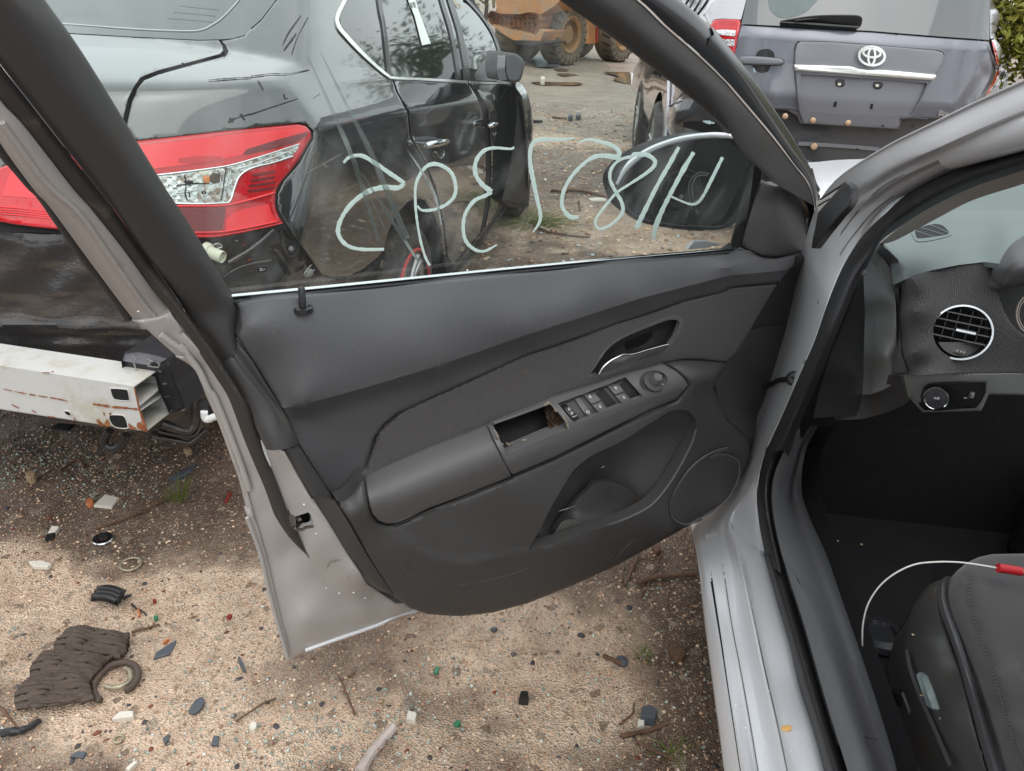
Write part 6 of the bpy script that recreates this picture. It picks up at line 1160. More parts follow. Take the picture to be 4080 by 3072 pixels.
# window label (code left out), wax pencil figures
relief('paper_label', 'B 897,-25 940,-25 975,80 1037,250 988,262 945,95', 'sticker', bc, SENT, .002, step=14, skirt=.001)
def digits(txt, base, ux, uy, w_, mt, par, surf, off):
    G7 = {'2': [(0, 4), (2, 4), (2, 2), (0, 2), (0, 0), (2, 0)], '8': [(0, 0), (2, 0), (2, 4), (0, 4), (0, 0), (0, 2), (2, 2)], '6': [(2, 4), (0, 4), (0, 0), (2, 0), (2, 2), (0, 2)], '4': [(0, 4), (0, 2), (2, 2), (2, 4), (2, 0)], '0': [(0, 0), (2, 0), (2, 4), (0, 4), (0, 0)]}
    x = 0
    for ch in txt: stroke('label_digit', [(base[0]+ux[0]*(a+x)+uy[0]*b, base[1]+ux[1]*(a+x)+uy[1]*b) for a, b in G7[ch]], w_, mt, par, surf, off, .0008, n=1); x += 3
digits('28640', px('B 914,48')[0], (1.9, -.3), (-1.4, -5.2), 1.6, 'gloss_black', bc, SENT, .0035)
for s in ('B 1160,-10 1180,30', 'B 1175,-5 1192,38', 'B 1205,20 1190,28 1200,48 1215,40 1208,20'): stroke('wax_figure', s, 2, 'orange_ink', bc, SENT, .002, .0008, n=1)
# tail lamp of many modules
lampH = lambda v: .010
LM = 'U -120,300 95,266 500,222 1000,165 1400,128 1640,106 1712,124 1758,172 1768,228 1700,350 1640,452 1560,560 1488,640 1440,710 1422,780 1420,860 1432,925 1460,990 1496,1042 1400,1078 1240,1112 1080,1150 900,1180 660,1192 400,1190 200,1150 -120,1100'
lamp = relief('tail_lamp', LM, 'lens_red', bc, SENT, .012, step=15, roll=(14, .016), skirt=.03)
relief('lamp_upper_band', 'U -100,330 120,310 500,268 1000,205 1500,150 1680,130 1720,170 1700,180 1400,265 1200,330 1100,400 900,445 500,500 260,530 -100,560', 'lens_bright', lamp, SENT, .0135, step=18)
relief('lamp_dark_window', 'U 1150,345 1260,310 1450,255 1730,182 1722,215 1600,290 1400,340 1150,395 1120,380', 'lens_dark', lamp, SENT, .0145, step=14)
relief('lamp_dark_window', 'U 500,470 505,430 690,405 910,410 940,440 870,455 700,480', 'lens_red', lamp, SENT, .0145, step=14)
relief('lamp_reflector', 'U 290,592 500,568 700,543 900,515 1060,482 1350,395 1645,297 1635,340 1580,412 1400,470 1250,505 1150,545 1080,602 1040,690 1005,800 985,838 955,852 700,862 470,858 400,760', 'reflector', lamp, SENT, .015, step=16)
relief('lamp_reflector_bay', 'U 400,700 395,610 560,590 700,570 860,545 1000,520 1045,500 1010,640 985,740 960,830 700,842 480,838', 'beam_inside' if False else 'reflector', lamp, SENT, .016, step=12, mod=lambda v: .004*np.sin(v[:,0]*.16)*np.sin(v[:,1]*.2))
for s in ('U 560,590 575,640 570,760 590,830', 'U 640,660 700,655', 'U 480,690 640,670 800,668', 'U 480,760 600,745 720,720', 'U 1000,520 985,640 960,760', 'U 960,520 940,640 925,760 910,830', 'U 880,540 905,600 895,680', 'U 520,740 530,800', 'U 560,735 572,800', 'U 600,735 612,800', 'U 690,700 700,790', 'U 740,730 745,790'): ptube('reflector_rib', s, .0012, 'reflector' if rnd.random() < .6 else 'loader_dark', lamp, SENT, .021, n=3)
for s, m_ in (('U 735,600 790,592 800,620 798,665 760,672 738,650', 'amber'), ('U 700,560 780,550 785,590 720,600', 'connector'), ('U 800,600 850,570 915,590 915,650 840,670 800,650', 'torn_brown'), ('U 560,640 640,640 640,665 565,668', 'gloss_black'), ('U 720,740 760,735 765,765 725,770', 'gloss_black')): relief('bulb_holder' if m_ != 'amber' else 'amber_bulb', s, m_, lamp, SENT, .021, step=8, sm=2, roll=(6, .004))
ptube('lamp_chrome_edge', 'U 290,590 500,566 700,541 900,513 1060,480 1350,393 1650,295', .0022, 'chrome', lamp, SENT, .018); ptube('lamp_chrome_edge', 'U 460,857 700,862 950,853 985,838 1008,800 1042,690 1082,602 1150,546 1250,507 1400,472 1590,410', .0022, 'chrome', lamp, SENT, .018); ptube('lamp_chrome_edge', 'U 1060,530 1300,460 1590,350', .0014, 'chrome', lamp, SENT, .018)
for y in (590, 640, 690, 740): relief('lamp_louvre', f'U {1190-(y-590)*.25},{y} {1210-(y-590)*.25},{y-12} 1330,{y-30} 1420,{y-45} 1420,{y-25} {1300},{y} {1210-(y-590)*.25},{y+14}', 'lens_dark', lamp, SENT, .0145, step=12)
relief('lamp_lower_window', 'U 470,905 700,908 945,898 948,930 920,1110 700,1125 560,1128 480,1000', 'lens_dark', lamp, SENT, .0145, step=14)
relief('lamp_lower_reflector', 'U 1010,950 1100,915 1360,862 1385,950 1440,1022 1250,1070 950,1120 950,1020', 'lens_bright', lamp, SENT, .015, step=14)
ptube('lamp_rib', 'U 470,882 900,878 1100,845 1410,758', .003, 'lens_bright', lamp, SENT, .016); ptube('lamp_rib', 'U 560,1132 900,1128 1200,1080 1440,1028', .002, 'lens_bright', lamp, SENT, .016); ptube('lamp_rib', 'U 540,1160 760,1168 900,1162 1240,1100 1490,1042', .0014, 'lens_white' if False else 'lens_bright', lamp, SENT, .016)
TL = 'p -90,690 0,668 34,657 150,636 330,612 330,925 240,915 136,905 60,895 0,884 -60,870'
tl2 = relief('trunk_lamp', TL, 'lens_red', bc, SENT, .012, step=14, roll=(8, .008), skirt=.03)
relief('trunk_lamp_band', 'p 10,780 40,690 75,660 300,640 300,790 150,790', 'lens_bright', tl2, SENT, .0135, step=14)
for y in (828, 838, 847, 856): ptube('lamp_rib', f'p -40,{y-6} 60,{y} 260,{y+22}', .0014, 'lens_bright', tl2, SENT, .015, n=1)
# bare metal where the bumper was
def dents(v): return .006*np.sin(v[:,0]*.021+v[:,1]*.008)*np.sin(v[:,1]*.017)+.010*np.exp(-(pdist(v, px('p 0,1290 250,1300 600,1310 900,1320'))/16)**2)-.006*np.exp(-(pdist(v, px('p 0,1340 300,1345 700,1350'))/14)**2)
relief('rear_panel', 'p -800,790 -400,820 -90,872 0,886 60,897 136,907 240,917 420,930 600,960 760,1000 830,1100 860,1300 850,1500 V 1980,560 2010,620 2000,760 1975,830 1900,940 1790,992 1650,960 1400,922 1290,885 900,830 500,790 0,650 -1900,420', 'panel_black', bc, SENT, lambda v: -.02+dents(v), step=20, skirt=.05, roll=(8, .006))
relief('corner_panel', 'U 500,1150 700,1190 900,1180 1240,1112 1400,1080 1500,1045 1530,1080 1620,1225 1735,1375 1860,1545 1910,1590 B 400,1600 480,1612 560,1606 650,1570 745,1492 775,1460 790,1650 -200,1700 U 700,1700', 'panel_black', bc, SENT, lambda v: -.028+.008*np.sin(v[:,0]*.03)*np.sin(v[:,1]*.04+1), step=16, skirt=.03)
for s, r_, o_ in (('U 975,1425 1070,1370 1180,1300 1290,1215 1400,1110', .010, -.016), ('U 1405,1290 1460,1340 1530,1450 1560,1530', .005, -.02), ('U 1470,1110 1490,1200 1490,1270 1530,1330', .005, -.02), ('U 930,1560 1050,1480 1200,1430 1380,1400', .005, -.022), ('V 1640,330 1690,420 1760,380 1830,480 1860,620 1850,800 1790,880 1700,870 1530,815', .012, -.016), ('V 1700,240 1800,400 1900,560 1905,820 1800,930 1500,880', .005, -.012), ('V 1440,930 1700,975 1800,985 1960,860', .006, -.012)): ptube('pressed_rib', s, r_, 'panel_black', bc, SENT, o_)
for s, r_ in (('U 1565,1285', .020), ('U 1672,1382', .009), ('B 295,1492', .007), ('B 630,1560', .009), ('B 690,1528', .006), ('B 570,1590', .005)):
    c = SENT(A_(px(s)), -.018)[0]; nn_ = Vector((.55, -.83, .1)); lathe('panel_hole', c, nn_, [(r_*1.25, -.004), (r_*1.2, .003), (r_, .002), (r_*.9, -.004), (0, -.006)], 'gloss_black', bc, 20)
    if r_ > .015: lathe('panel_bolt', Vector(c)+nn_*.0, nn_, [(.008, 0), (.007, .006), (0, .007)], 'bolt', bc, 12)
for s in ('U 1725,1525', 'B 338,1570', 'V 1725,645', 'V 1650,262'): c = SENT(A_(px(s)), -.012)[0]; lathe('bolt', c, (.4, -.9, .1), [(.012, -.004), (.011, .003), (.007, .004), (.006, .01), (0, .011)], 'bolt', bc, 12)
ptube('bent_clip', 'U 1700,1500 1720,1480 1760,1445 M 0,0' if False else 'U 1690,1530 1720,1480 1762,1442', .002, 'bolt', bc, SENT, -.005, n=1); ptube('bent_clip', 'U 1745,1540 1790,1485', .002, 'bolt', bc, SENT, -.005, n=1)
for s in ('U 1120,1250 1140,1250', 'U 1160,1395 1192,1388', 'B 945,1000 965,995'): stroke('red_fragment', s, 7, 'red_plastic', bc, SENT, -.008, .003, n=1)
for s in ('U 830,1245 880,1265 920,1280', 'U 1040,1210 1070,1215', 'B 750,1545 760,1500', 'B 765,1555 773,1510'): stroke('bright_scuff', s, 6, 'bolt', bc, SENT, -.006, .003, jit=.5)
cn0, cn1 = Vector(SENT(A_(px('U 780,1312')), .01)[0]), Vector(SENT(A_(px('U 905,1362')), .055)[0]); cx = (cn1-cn0).normalized()
lathe('plug_flange', cn0, cx, [(.014, -.01), (.022, -.008), (.022, .0), (.020, .006), (.016, .008), (.015, .014)], 'connector', bc, 24); lathe('plug_barrel', cn0+cx*.012, cx, [(.0155, 0), (.0155, .03), (.0148, .032), (.0135, .031), (.0125, .026), (0, .026)], 'connector', bc, 24)
for i in range(7): lathe('plug_pin', cn0+cx*.0385+cx.orthogonal()*.007*math.cos(i)+cx.cross(cx.orthogonal())*.007*math.sin(i), cx, [(.0012, 0), (0, .002)], 'gloss_black', bc, 6)
ptube('plug_lead', 'U 720,1255 790,1290 820,1310', .010, 'gloss_black', bc, SENT, .0); ptube('plug_lead', 'U 840,1250 880,1240 915,1270 860,1290', .003, 'bolt', bc, SENT, .0)
# bumper beam: two welded square tubes with open ends
def BW(s): return plane_surf(SH, s)
BF = BW(1.33); beam = None
fr = BF(A_(px('V 1272,460 1322,668 1388,880 -2200,-80 -2200,160 -2200,335'))); hB = A_(SH)*.10-A_([0, 0, .0])
def plate(a, b_, c, d_, t=.0025):
    n_ = np.cross(b_-a, d_-a); n_ = n_/np.linalg.norm(n_)*t; V = [tuple(p) for p in (a, b_, c, d_)]+[tuple(p+n_) for p in (a, b_, c, d_)]
    return V, [(0,1,2,3), (7,6,5,4), (0,4,5,1), (1,5,6,2), (2,6,7,3), (3,7,4,0)]
A0, A1, A2, B0, B1, B2 = fr; up_ = A_([0, 0, .006]); curve = lambda p: p
parts = [plate(B0, A0, A1-up_*0, B1), plate(B1, A1, A2, B2), plate(B0, A0, A0+hB, B0+hB), plate(B2, A2, A2+hB*1.05, B2+hB*1.05), plate(B1+up_, A1+up_, A1+hB*.95+up_*2, B1+hB*.95+up_*2), plate(B1-up_, A1-up_, A1+hB*1.1-up_*2, B1+hB*1.1-up_*2), plate(B0+hB, A0+hB, A1+hB*.95+up_*2, B1+hB*.95+up_*2), plate(B1+hB*1.1-up_*2, A1+hB*1.1-up_*2, A2+hB*1.05, B2+hB*1.05)]
beam = join_parts('bumper_beam', parts, 'beam_white', bc, smooth_=False)
BS = plane_surf(SH, 1.3285); BS.back = Vector(SH)
for s in ('V 1048,480 1070,468 1180,475 1215,490 1232,570 1222,588 1120,580 1075,560', 'V 1035,735 1050,720 1150,722 1190,745 1215,820 1205,848 1100,838 1050,790', 'V 608,690 625,682 660,690 678,715 668,730 635,722'):
    relief('beam_slot', s, 'deep_black', beam, BS, 0., step=8, sm=3); ptube('slot_edge', smooth(px(s), 3, True), .0018, 'beam_white', beam, BS, .001, n=1, closed=True)
def rustline(s, w_, n_):
    p = resample(px(s), n_); 
    for i in range(n_-1):
        if rnd.random() < .82: stroke('rust_mark', [tuple(p[i]), tuple(p[i+1])], w_*rnd.uniform(.5, 1.8), 'rust', beam, BS, -.0012, .0008, n=1)
rustline('V 0,470 120,497 260,525 400,548 520,566 640,590', 3, 24); rustline('V 880,620 960,630 1060,648 1160,655 1240,662 1320,672', 6, 20)
for s in ('V 990,800 1015,760 1030,790 1040,830 1000,830', 'V 1220,800 1250,830 1300,850 1280,862 1225,850', 'V 1300,800 1330,790 1360,830 1380,875 1330,865 1300,840', 'V 1340,760 1355,790 1345,800', 'V 1030,700 1060,710 1040,725', 'V 700,740 715,770 745,778 700,772', 'V 480,308 510,308 505,320', 'V 905,760 925,800 940,790', 'V 930,800 960,790 985,825 940,818'): relief('rust_patch', s, 'rust', beam, BS, -.0012, step=8, sm=2)
for s in ('V 300,680 340,700', 'V 110,625 180,660', 'V 400,322 470,322', 'V 450,735 520,745', 'V 980,700 990,730', 'V 930,760 960,820'): stroke('rust_mark', s, 3, 'rust', beam, BS, -.0012, .0008, n=1)
tube('rust_rim', [A0, (A0+A1)/2, A1, (A1+A2)/2, A2], [.0014, .0018, .002, .003, .003], 'rust', beam, 6)
relief('beam_bracket', 'V 1165,140 1310,122 1420,140 1590,185 1605,215 1640,330 1665,420 1700,500 1735,600 1760,660 1690,690 1600,705 1560,610 1500,480 1470,360 1160,290 1150,215', 'bracket', bc, BW(1.41), 0., step=14, skirt=.12, roll=(8, .01), back=tuple(SH))
relief('bracket_top', 'V 1165,140 1310,122 1420,140 1590,185 1460,260 1165,210', 'rav_primer', bc, BW(1.405), 0., step=14); relief('bracket_hole', 'V 1425,235 1450,222 1490,235 1485,260 1445,262', 'deep_black', bc, BW(1.40), 0., step=8, sm=2)
for s in ('V 1255,155 1290,195', 'V 1400,190 1450,215', 'V 1410,230 1400,260 1500,270 1515,240 1490,225', 'V 1500,305 1530,310', 'V 1545,425 1580,425', 'V 1560,550 1610,545', 'V 1270,230 1290,290 1310,290'): stroke('bright_scuff', s, 4, 'bolt', bc, BW(1.398), 0., .0006, n=1, jit=.5)
tube('tow_eye', [BW(1.36)(A_([p]), 0.)[0] for p in smooth(px('V 1040,870 1000,930 990,985 1030,1030 1100,1035 1160,990 1200,910'), 5)], .010, 'gloss_black', bc, 10)
ptube('hose_stub', 'V 1940,600 1945,690', .018, 'bracket', bc, BW(1.46), 0., n=1); tube('white_hook', [BW(1.44)(A_([p]), 0.)[0] for p in smooth(px('V 1935,690 1940,740 1970,765 2020,745 2060,735'), 5)], .009, 'sticker', bc, 8)
# hull behind the panels and the far side
def srs(s, pts): return [SP_(s, w_, z_) for w_, z_ in pts]
sections('hull', [srs(s, [(.16+i, .24), (.12+i, .5), (.10+i, .75), (.14+i, zt), (.5, zt+.06), (1.3, zt+.06), (1.66-i, zt), (1.74-i, .75), (1.7-i, .3), (.9, .2)]) for s, zt, i in ((1.78, .80, .12), (2.3, .92, .02), (2.5, .98, 0), (3.4, .88, 0), (4.6, .78, 0), (5.4, .74, .03), (5.9, .62, .12))], 'underseal', bc)
sections('cabin', [srs(s, [(.30+i, z0), (.38+i, z0+.2), (.46+i, z1), (1.3-i, z1), (1.42-i, z0+.2), (1.5-i, z0)]) for s, z0, z1, i in ((2.62, 1.02, 1.14, .05), (3.0, .95, 1.38, 0), (3.7, .9, 1.45, 0), (4.3, .85, 1.38, .02), (5.0, .75, .84, .05))], 'tint_glass', bc)

for s, w in (('B 180,262 215,190 250,140 290,85', [1, 4, 6, 2]), ('B 188,290 240,220 262,190', [2, 6, 4]), ('B 235,310 270,210 330,100', [3, 2, 5]), ('B 0,440 120,425 210,425 340,402', [4, 3, 2, 3]), ('K 1840,705 2000,692 2212,680', [3, 4, 3]), ('K 2020,1085 2035,1040', 8), ('K 2045,1080 2060,1040', 8), ('K 2030,1062 2120,1030 2212,1005', [5, 6, 7]), ('K 2120,1005 2160,1060', 8), ('B 0,660 120,620 270,570', [5, 6, 3]), ('B 190,540 200,570 215,565', 3), ('B 40,462 60,495 72,520', [3, 3, 2]), ('B 365,565 400,540', 2)): stroke('scratch_and_reflection', s, w, 'deep_black', qp, SENT, .0022, .0005, jit=.4)  # dark lines painted on the body for reflected wires and poles
for s, w in (('B 320,998 420,945 530,885', [2, 5, 2]), ('B 445,1132 560,1085 655,1045', [2, 5, 2]), ('B 420,950 440,965', 6)): stroke('scratch_and_reflection', s, w, 'bolt', qp, SENT, .0015, .0005, jit=.4)

# the car's far half: centre panels are cut at the centre line and completed, side panels are copied over
CW = -.949-.89
def reflect(co): co = A_(co); return tuple(co-2*(co@SR-CW)*SR)
for nm in ('trunk_lid', 'rear_window', 'rear_panel', 'body', 'bumper_beam'):
    o = next(c for c in bc.children if c.name.split('.')[0] == nm); bm = bmesh.new(); bm.from_mesh(o.data)
    bmesh.ops.bisect_plane(bm, geom=list(bm.verts)+list(bm.edges)+list(bm.faces), plane_co=tuple(SR*CW), plane_no=tuple(-SR), clear_outer=True)
    g = bmesh.ops.duplicate(bm, geom=list(bm.verts)+list(bm.edges)+list(bm.faces))['geom']
    for e in g:
        if isinstance(e, bmesh.types.BMVert): e.co = Vector(reflect(e.co))
    bmesh.ops.reverse_faces(bm, faces=[e for e in g if isinstance(e, bmesh.types.BMFace)]); bm.to_mesh(o.data); bm.free()
def far_copy(o, parent):
    me = o.data.copy()
    for v in me.vertices: v.co = Vector(reflect(v.co))
    me.flip_normals(); n = link_obj(o.name.split('.')[0], me, parent)
    for c in list(o.children): far_copy(c, n)
for c in list(bc.children):
    if c.name.split('.')[0] in ('quarter_panel', 'rear_door', 'front_door', 'tail_lamp', 'trunk_lamp', 'side_window', 'chrome_trim', 'corner_panel', 'side_mirror', 'beam_bracket', 'window_pillar', 'sill_panel'): far_copy(c, bc)
# ================================================================== grey sport utility vehicle
RH, RR = A_([.052, .9986, 0.]), A_([.9986, -.052, 0.])
def GR(P):
    w = P@RR-.659; s = P@RH; z = P[:,2]
    a = np.interp(z, [0, .3, .5, .8, 1.1, 1.25, 1.8], [.1, .05, .01, 0, .01, .05, .3])-w
    a2 = w-(1.86-np.interp(z, [0, .3, .5, .8, 1.1, 1.25, 1.8], [.1, .05, .01, 0, .01, .05, .3]))
    b_ = 4.80+.30*np.clip((.5-w)/.5, 0, 1.3)**2.4+.30*np.clip((w-1.36)/.5, 0, 1.3)**2.4+.05*np.clip(np.abs(w-.93)/.5, 0, 1)**2+np.interp(z, [0, .8, .95, 1.25, 1.3, 2.2], [.06, .03, 0, 0.02, .05, .42])-s
    return smax(.012, a, b_, a2)
RAV = implicit_surf(GR, 2.5, 12., (0, 1, 0)); RAV.back = Vector((.1, .99, 0))
def RP_(s, w, z): return tuple(RH*s+RR*(w+.659)+A_([0, 0, z]))
rv = thing('grey_suv', 'dark grey sport utility vehicle with its rear bumper removed', 'suv', RP_(6.8, .93, 0))
relief('hull_skin', 'D 100,-500 200,0 330,120 400,330 650,700 850,960 1300,1000 2100,620 2130,300 2100,-100 2100,-500', 'rav_side', rv, RAV, -.03, step=60)
tg = relief('tailgate', 'D 527,151 800,165 1300,192 1700,225 2004,247 2018,300 2034,340 2058,420 2030,490 1988,568 1880,630 1780,690 1700,706 1560,702 1480,712 1470,770 1200,756 880,736 860,690 800,655 720,650 600,645 480,345 500,240', 'rav_paint', rv, RAV, 0., step=16, roll=(5, .006), skirt=.03, mod=lambda v: -.012*np.exp(-(pdist(v, px('D 1975,440 1900,560 1840,640'))/22)**2)+.006*np.exp(-(pdist(v, px('D 1930,440 1850,560 1790,640'))/20)**2)+.005*np.exp(-(pdist(v, px('D 700,470 690,560 720,620'))/30)**2))
relief('rear_screen', 'D 529,143 560,0 640,-260 2005,-200 2010,0 2006,238 1700,216 1300,184 800,156', 'rear_glass', rv, RAV, .004, step=30)
relief('screen_smear', 'D 690,20 705,70 745,100 800,108 870,92 930,60 960,20 985,-20 700,-20', 'dash_top', rv, RAV, .006, step=24, sm=2)
garn_h = tps([('D 880,250 1300,270 1710,310', .014), ('D 850,375 1200,395 1690,440', .036), ('D 880,440 1280,470 1650,500', .030), ('D 870,600 1250,660 1560,640', .026), ('D 880,690 1200,725 1540,705', .024)])
PRC = 'D 882,440 1100,452 1400,474 1640,496 1595,590 1545,682 1470,690 1200,680 1000,668 898,650 884,560'
rec_h = tps([('D 880,440 1640,496', .008), ('D 898,650 1200,680 1545,682', .016), ('D 1200,560', .010)])
relief('number_plate_panel', 'D 845,380 850,300 862,262 885,246 1100,252 1300,268 1500,284 1680,300 1725,312 1735,330 1725,380 1690,445 1655,492 1600,590 1540,702 1470,712 1466,766 1440,768 1200,755 900,737 885,700 868,640 858,540 850,440', 'rav_primer', tg, RAV, garn_h, step=15, roll=(6, .006), skirt=.02, holes=[px(PRC)])
stroke('panel_seam', 'D 848,480 846,300 862,255 890,246 1100,252 1300,267 1500,284 1680,299 1728,312 1735,335', 3, 'deep_black', tg, RAV, .004, .001)
relief('plate_recess', 'D 870,430 1100,440 1400,464 1660,486 1600,600 1552,692 1470,700 1200,690 1000,680 888,660 874,560', 'rav_primer', tg, RAV, rec_h, step=20)
q_ = resample(px(PRC), 60, True); a_, b_2 = RAV(q_, garn_h(q_)), RAV(q_, rec_h(q_)-.002); mesh('recess_wall', [tuple(v) for v in a_]+[tuple(v) for v in b_2], [(i, (i+1) % 60, 60+(i+1) % 60, 60+i) for i in range(60)], 'rav_primer', tg)
bar_h = tps([('D 845,400 1270,430 1690,460', .050)])
relief('chrome_bar', 'D 845,384 1000,388 1190,396 1230,410 1290,416 1350,414 1480,425 1690,444 1688,460 1672,481 1500,468 1270,450 1000,432 846,420', 'chrome_white', tg, RAV, .052, step=12, roll=(8, .010), skirt=.03)
# badge: outer ring and two crossed ellipses
ec = px('D 1307,333')[0]
def ell(cx, cy, rx, ry, tilt=.07, n_=36): return [(cx+rx*math.cos(a)*math.cos(tilt)-ry*math.sin(a)*math.sin(tilt), cy+rx*math.cos(a)*math.sin(tilt)+ry*math.sin(a)*math.cos(tilt)) for a in np.linspace(0, 2*math.pi, n_+1)[:-1]]
k_ = 1/1.4946
for (cx, cy, rx, ry, w_) in ((0, 0, 76*k_, 56*k_, 9), (0, -18*k_, 52*k_, 26*k_, 8), (-1, 2*k_, 20*k_, 52*k_, 8)):
    stroke('badge_ring', ell(ec[0]+cx, ec[1]+cy, rx, ry), w_, 'chrome_white', tg, RAV, .058, .012, n=2, closed=True)
for s in ('D 1090,495 1095,475 1140,475 1145,505 1130,517 1095,513', 'D 1315,500 1322,488 1368,490 1370,515 1350,532 1320,525'): relief('lamp_socket', s, 'bracket', tg, RAV, lambda v: rec_h(v)+.008, step=8, sm=2, roll=(5, .004)); relief('socket_bulb', [((p[0]-px(s)[0][0])*.4+px(s)[0][0]+8, (p[1]-px(s)[0][1])*.4+px(s)[0][1]+4) for p in px(s)], 'connector', tg, RAV, lambda v: rec_h(v)+.012, step=6)
for s in ('D 1083,605 1099,605 1093,637 1077,636', 'D 1300,618 1315,618 1309,650 1295,649', 'D 1365,744 1378,744 1378,755 1365,755', 'D 1541,745 1556,745 1554,757 1539,756'): relief('slot', s, 'deep_black', tg, RAV, lambda v: np.where(v[:,1] > px('D 0,720')[0][1], garn_h(v), rec_h(v))+.003, step=8)
for s in ('D 790,692', 'D 955,717', 'D 1164,732'):
    c = RAV(A_(px(s)), .028)[0]; lathe('copper_bolt', c, (-.1, -1, .1), [(.017, -.004), (.016, .003), (.010, .005), (0, .006)], 'copper_bolt', tg, 18)
stroke('gate_lip', 'D 885,700 1000,708 1140,716 1280,724 1450,736', 3, 'rav_paint', tg, RAV, .02, .006)
stroke('gate_corner_edge', 'D 712,640 800,642 862,650 885,664', 4, 'rav_paint', tg, RAV, .012, .01, n=1); stroke('gate_corner_edge', 'D 1470,708 1560,700 1640,708', 4, 'rav_paint', tg, RAV, .012, .01, n=1)
# handle
hd = px('D 515,355 540,335 640,338 720,345 770,352 783,368 760,388 660,388 540,382 518,372')
relief('handle_recess', 'D 610,345 625,310 650,295 690,292 720,310 730,345 730,380 700,400 690,425 655,436 620,432 600,412 595,380', 'gloss_black', tg, RAV, .002, step=8, sm=3)
relief('gate_handle', hd, 'rav_primer', tg, RAV, .045, step=9, sm=2, roll=(9, .016), skirt=.025); ptube('handle_outline', smooth(hd, 2, True), .003, 'gloss_black', tg, RAV, .006, n=1, closed=True)
stroke('lock_key', 'D 600,405 612,432', 7, 'pale_blue', tg, RAV, .006, .004, n=1); stroke('recess_line', 'D 590,400 620,428 660,438 700,425 716,405', 3, 'rav_paint', tg, RAV, .004, .004)
# wiper
relief('wiper_arm', 'D 762,124 850,108 950,94 1050,88 1180,88 1230,92 1250,110 1245,145 1235,160 1190,158 1100,150 950,140 780,138', 'black_plastic', rv, RAV, tps([('D 762,124 850,120', .02), ('D 1050,110 1240,130', .06)]), step=10, sm=2, roll=(8, .015), skirt=.02); stroke('wiper_blade', 'D 762,132 900,138 1100,152 1230,160', [4, 8, 8], 'gloss_black', rv, RAV, .03, .02)
ptube('wiper_spring', 'D 850,122 950,112 1060,102 1180,98', .004, 'underseal', rv, RAV, .05)
# lamps
tlm = relief('left_tail_lamp', 'D 342,165 352,130 372,117 420,112 470,113 526,118 524,150 505,240 487,338 462,330 436,280 398,215', 'lens_red', rv, RAV, .012, step=12, roll=(8, .02), skirt=.03)
relief('lamp_white_band', 'D 372,180 420,176 495,180 492,215 420,210 392,205', 'lens_white', tlm, RAV, .0145, step=10); relief('lamp_white_band', 'D 412,232 490,235 486,276 435,270', 'lens_white', tlm, RAV, .0145, step=10)
trm = relief('right_tail_lamp', 'D 2018,236 2040,232 2075,262 2100,300 2115,360 2112,430 2095,490 2065,530 1995,562 2035,480 2060,420 2048,330', 'lens_white', rv, RAV, .012, step=12, roll=(8, .02), skirt=.03)
relief('lamp_red_edge', 'D 2018,236 2034,262 2052,320 2066,390 2062,430 2040,490 1998,560 1985,566 2030,480 2056,415 2040,330', 'lens_red', trm, RAV, .022, step=10); relief('lamp_dark_module', 'D 2085,410 2105,400 2110,440 2090,480 2070,500', 'loader_dark', trm, RAV, .016, step=8, sm=2)
# lettering seen beside the silver pillar
for s in ('D 1705,692 1712,668 1735,666 1742,674 1730,682 1712,682', 'D 1722,682 1734,692', 'D 1742,692 1756,668 1762,690', 'D 1746,684 1760,684'): stroke('badge_letter', s, 4, 'chrome_white', tg, RAV, .012, .005, n=1)
# bumper carrier area
relief('inner_valance', 'D 760,655 880,740 1200,760 1466,772 1700,770 1900,700 2000,700 1900,900 1300,1010 850,1010 700,720', 'bracket', rv, RAV, -.06, step=40)
relief('carrier_strip', 'D 780,742 880,742 1200,762 1500,780 1480,790 1340,905 1100,898 868,884 840,850', 'rav_primer', rv, RAV, -.04, step=20, roll=(5, .006), skirt=.03, mod=lambda v: -.03*np.exp(-(pdist(v, px('D 800,810 1000,815 1400,850'))/22)**2)); stroke('carrier_lip', 'D 868,856 1000,862 1200,876 1350,890', 14, 'rav_primer', rv, RAV, -.02, .01)
relief('green_member', 'D 875,888 1100,902 1300,912 1340,905 1250,960 1200,950 960,968 905,945', 'rav_green', rv, RAV, -.035, step=20, skirt=.02); relief('green_member_edge', 'D 905,945 960,968 1260,956 1300,940 1290,980 920,985', 'rav_paint', rv, RAV, -.02, step=16)
for s, mt in (('D 962,872', 'copper_bolt'),): lathe('carrier_bolt', RAV(A_(px(s)), .0)[0], (-.1, -1, .1), [(.020, -.008), (.019, .003), (.01, .005), (0, .004)], mt, rv, 18)
relief('slot', 'D 1213,884 1227,884 1227,896 1213,896', 'deep_black', rv, RAV, -.005, step=8)
# pillars: bare silver D pillars
relief('rear_pillar', 'D 300,60 345,150 352,128 372,115 420,110 527,116 560,-10 640,-280 400,-280 200,-60', 'rav_silver', rv, RAV, .0, step=22); relief('rear_pillar', 'D 2012,230 2010,0 2008,-200 2120,-200 2100,0 2060,160 2038,228', 'rav_silver', rv, RAV, .0, step=20)
for s in ('D 215,60 245,0 275,-60', 'D 240,75 275,20 300,-40', 'D 265,90 300,45 330,0', 'D 195,30 225,-20'): ptube('loose_trim', s, .008, 'gloss_black', rv, RAV, .03)
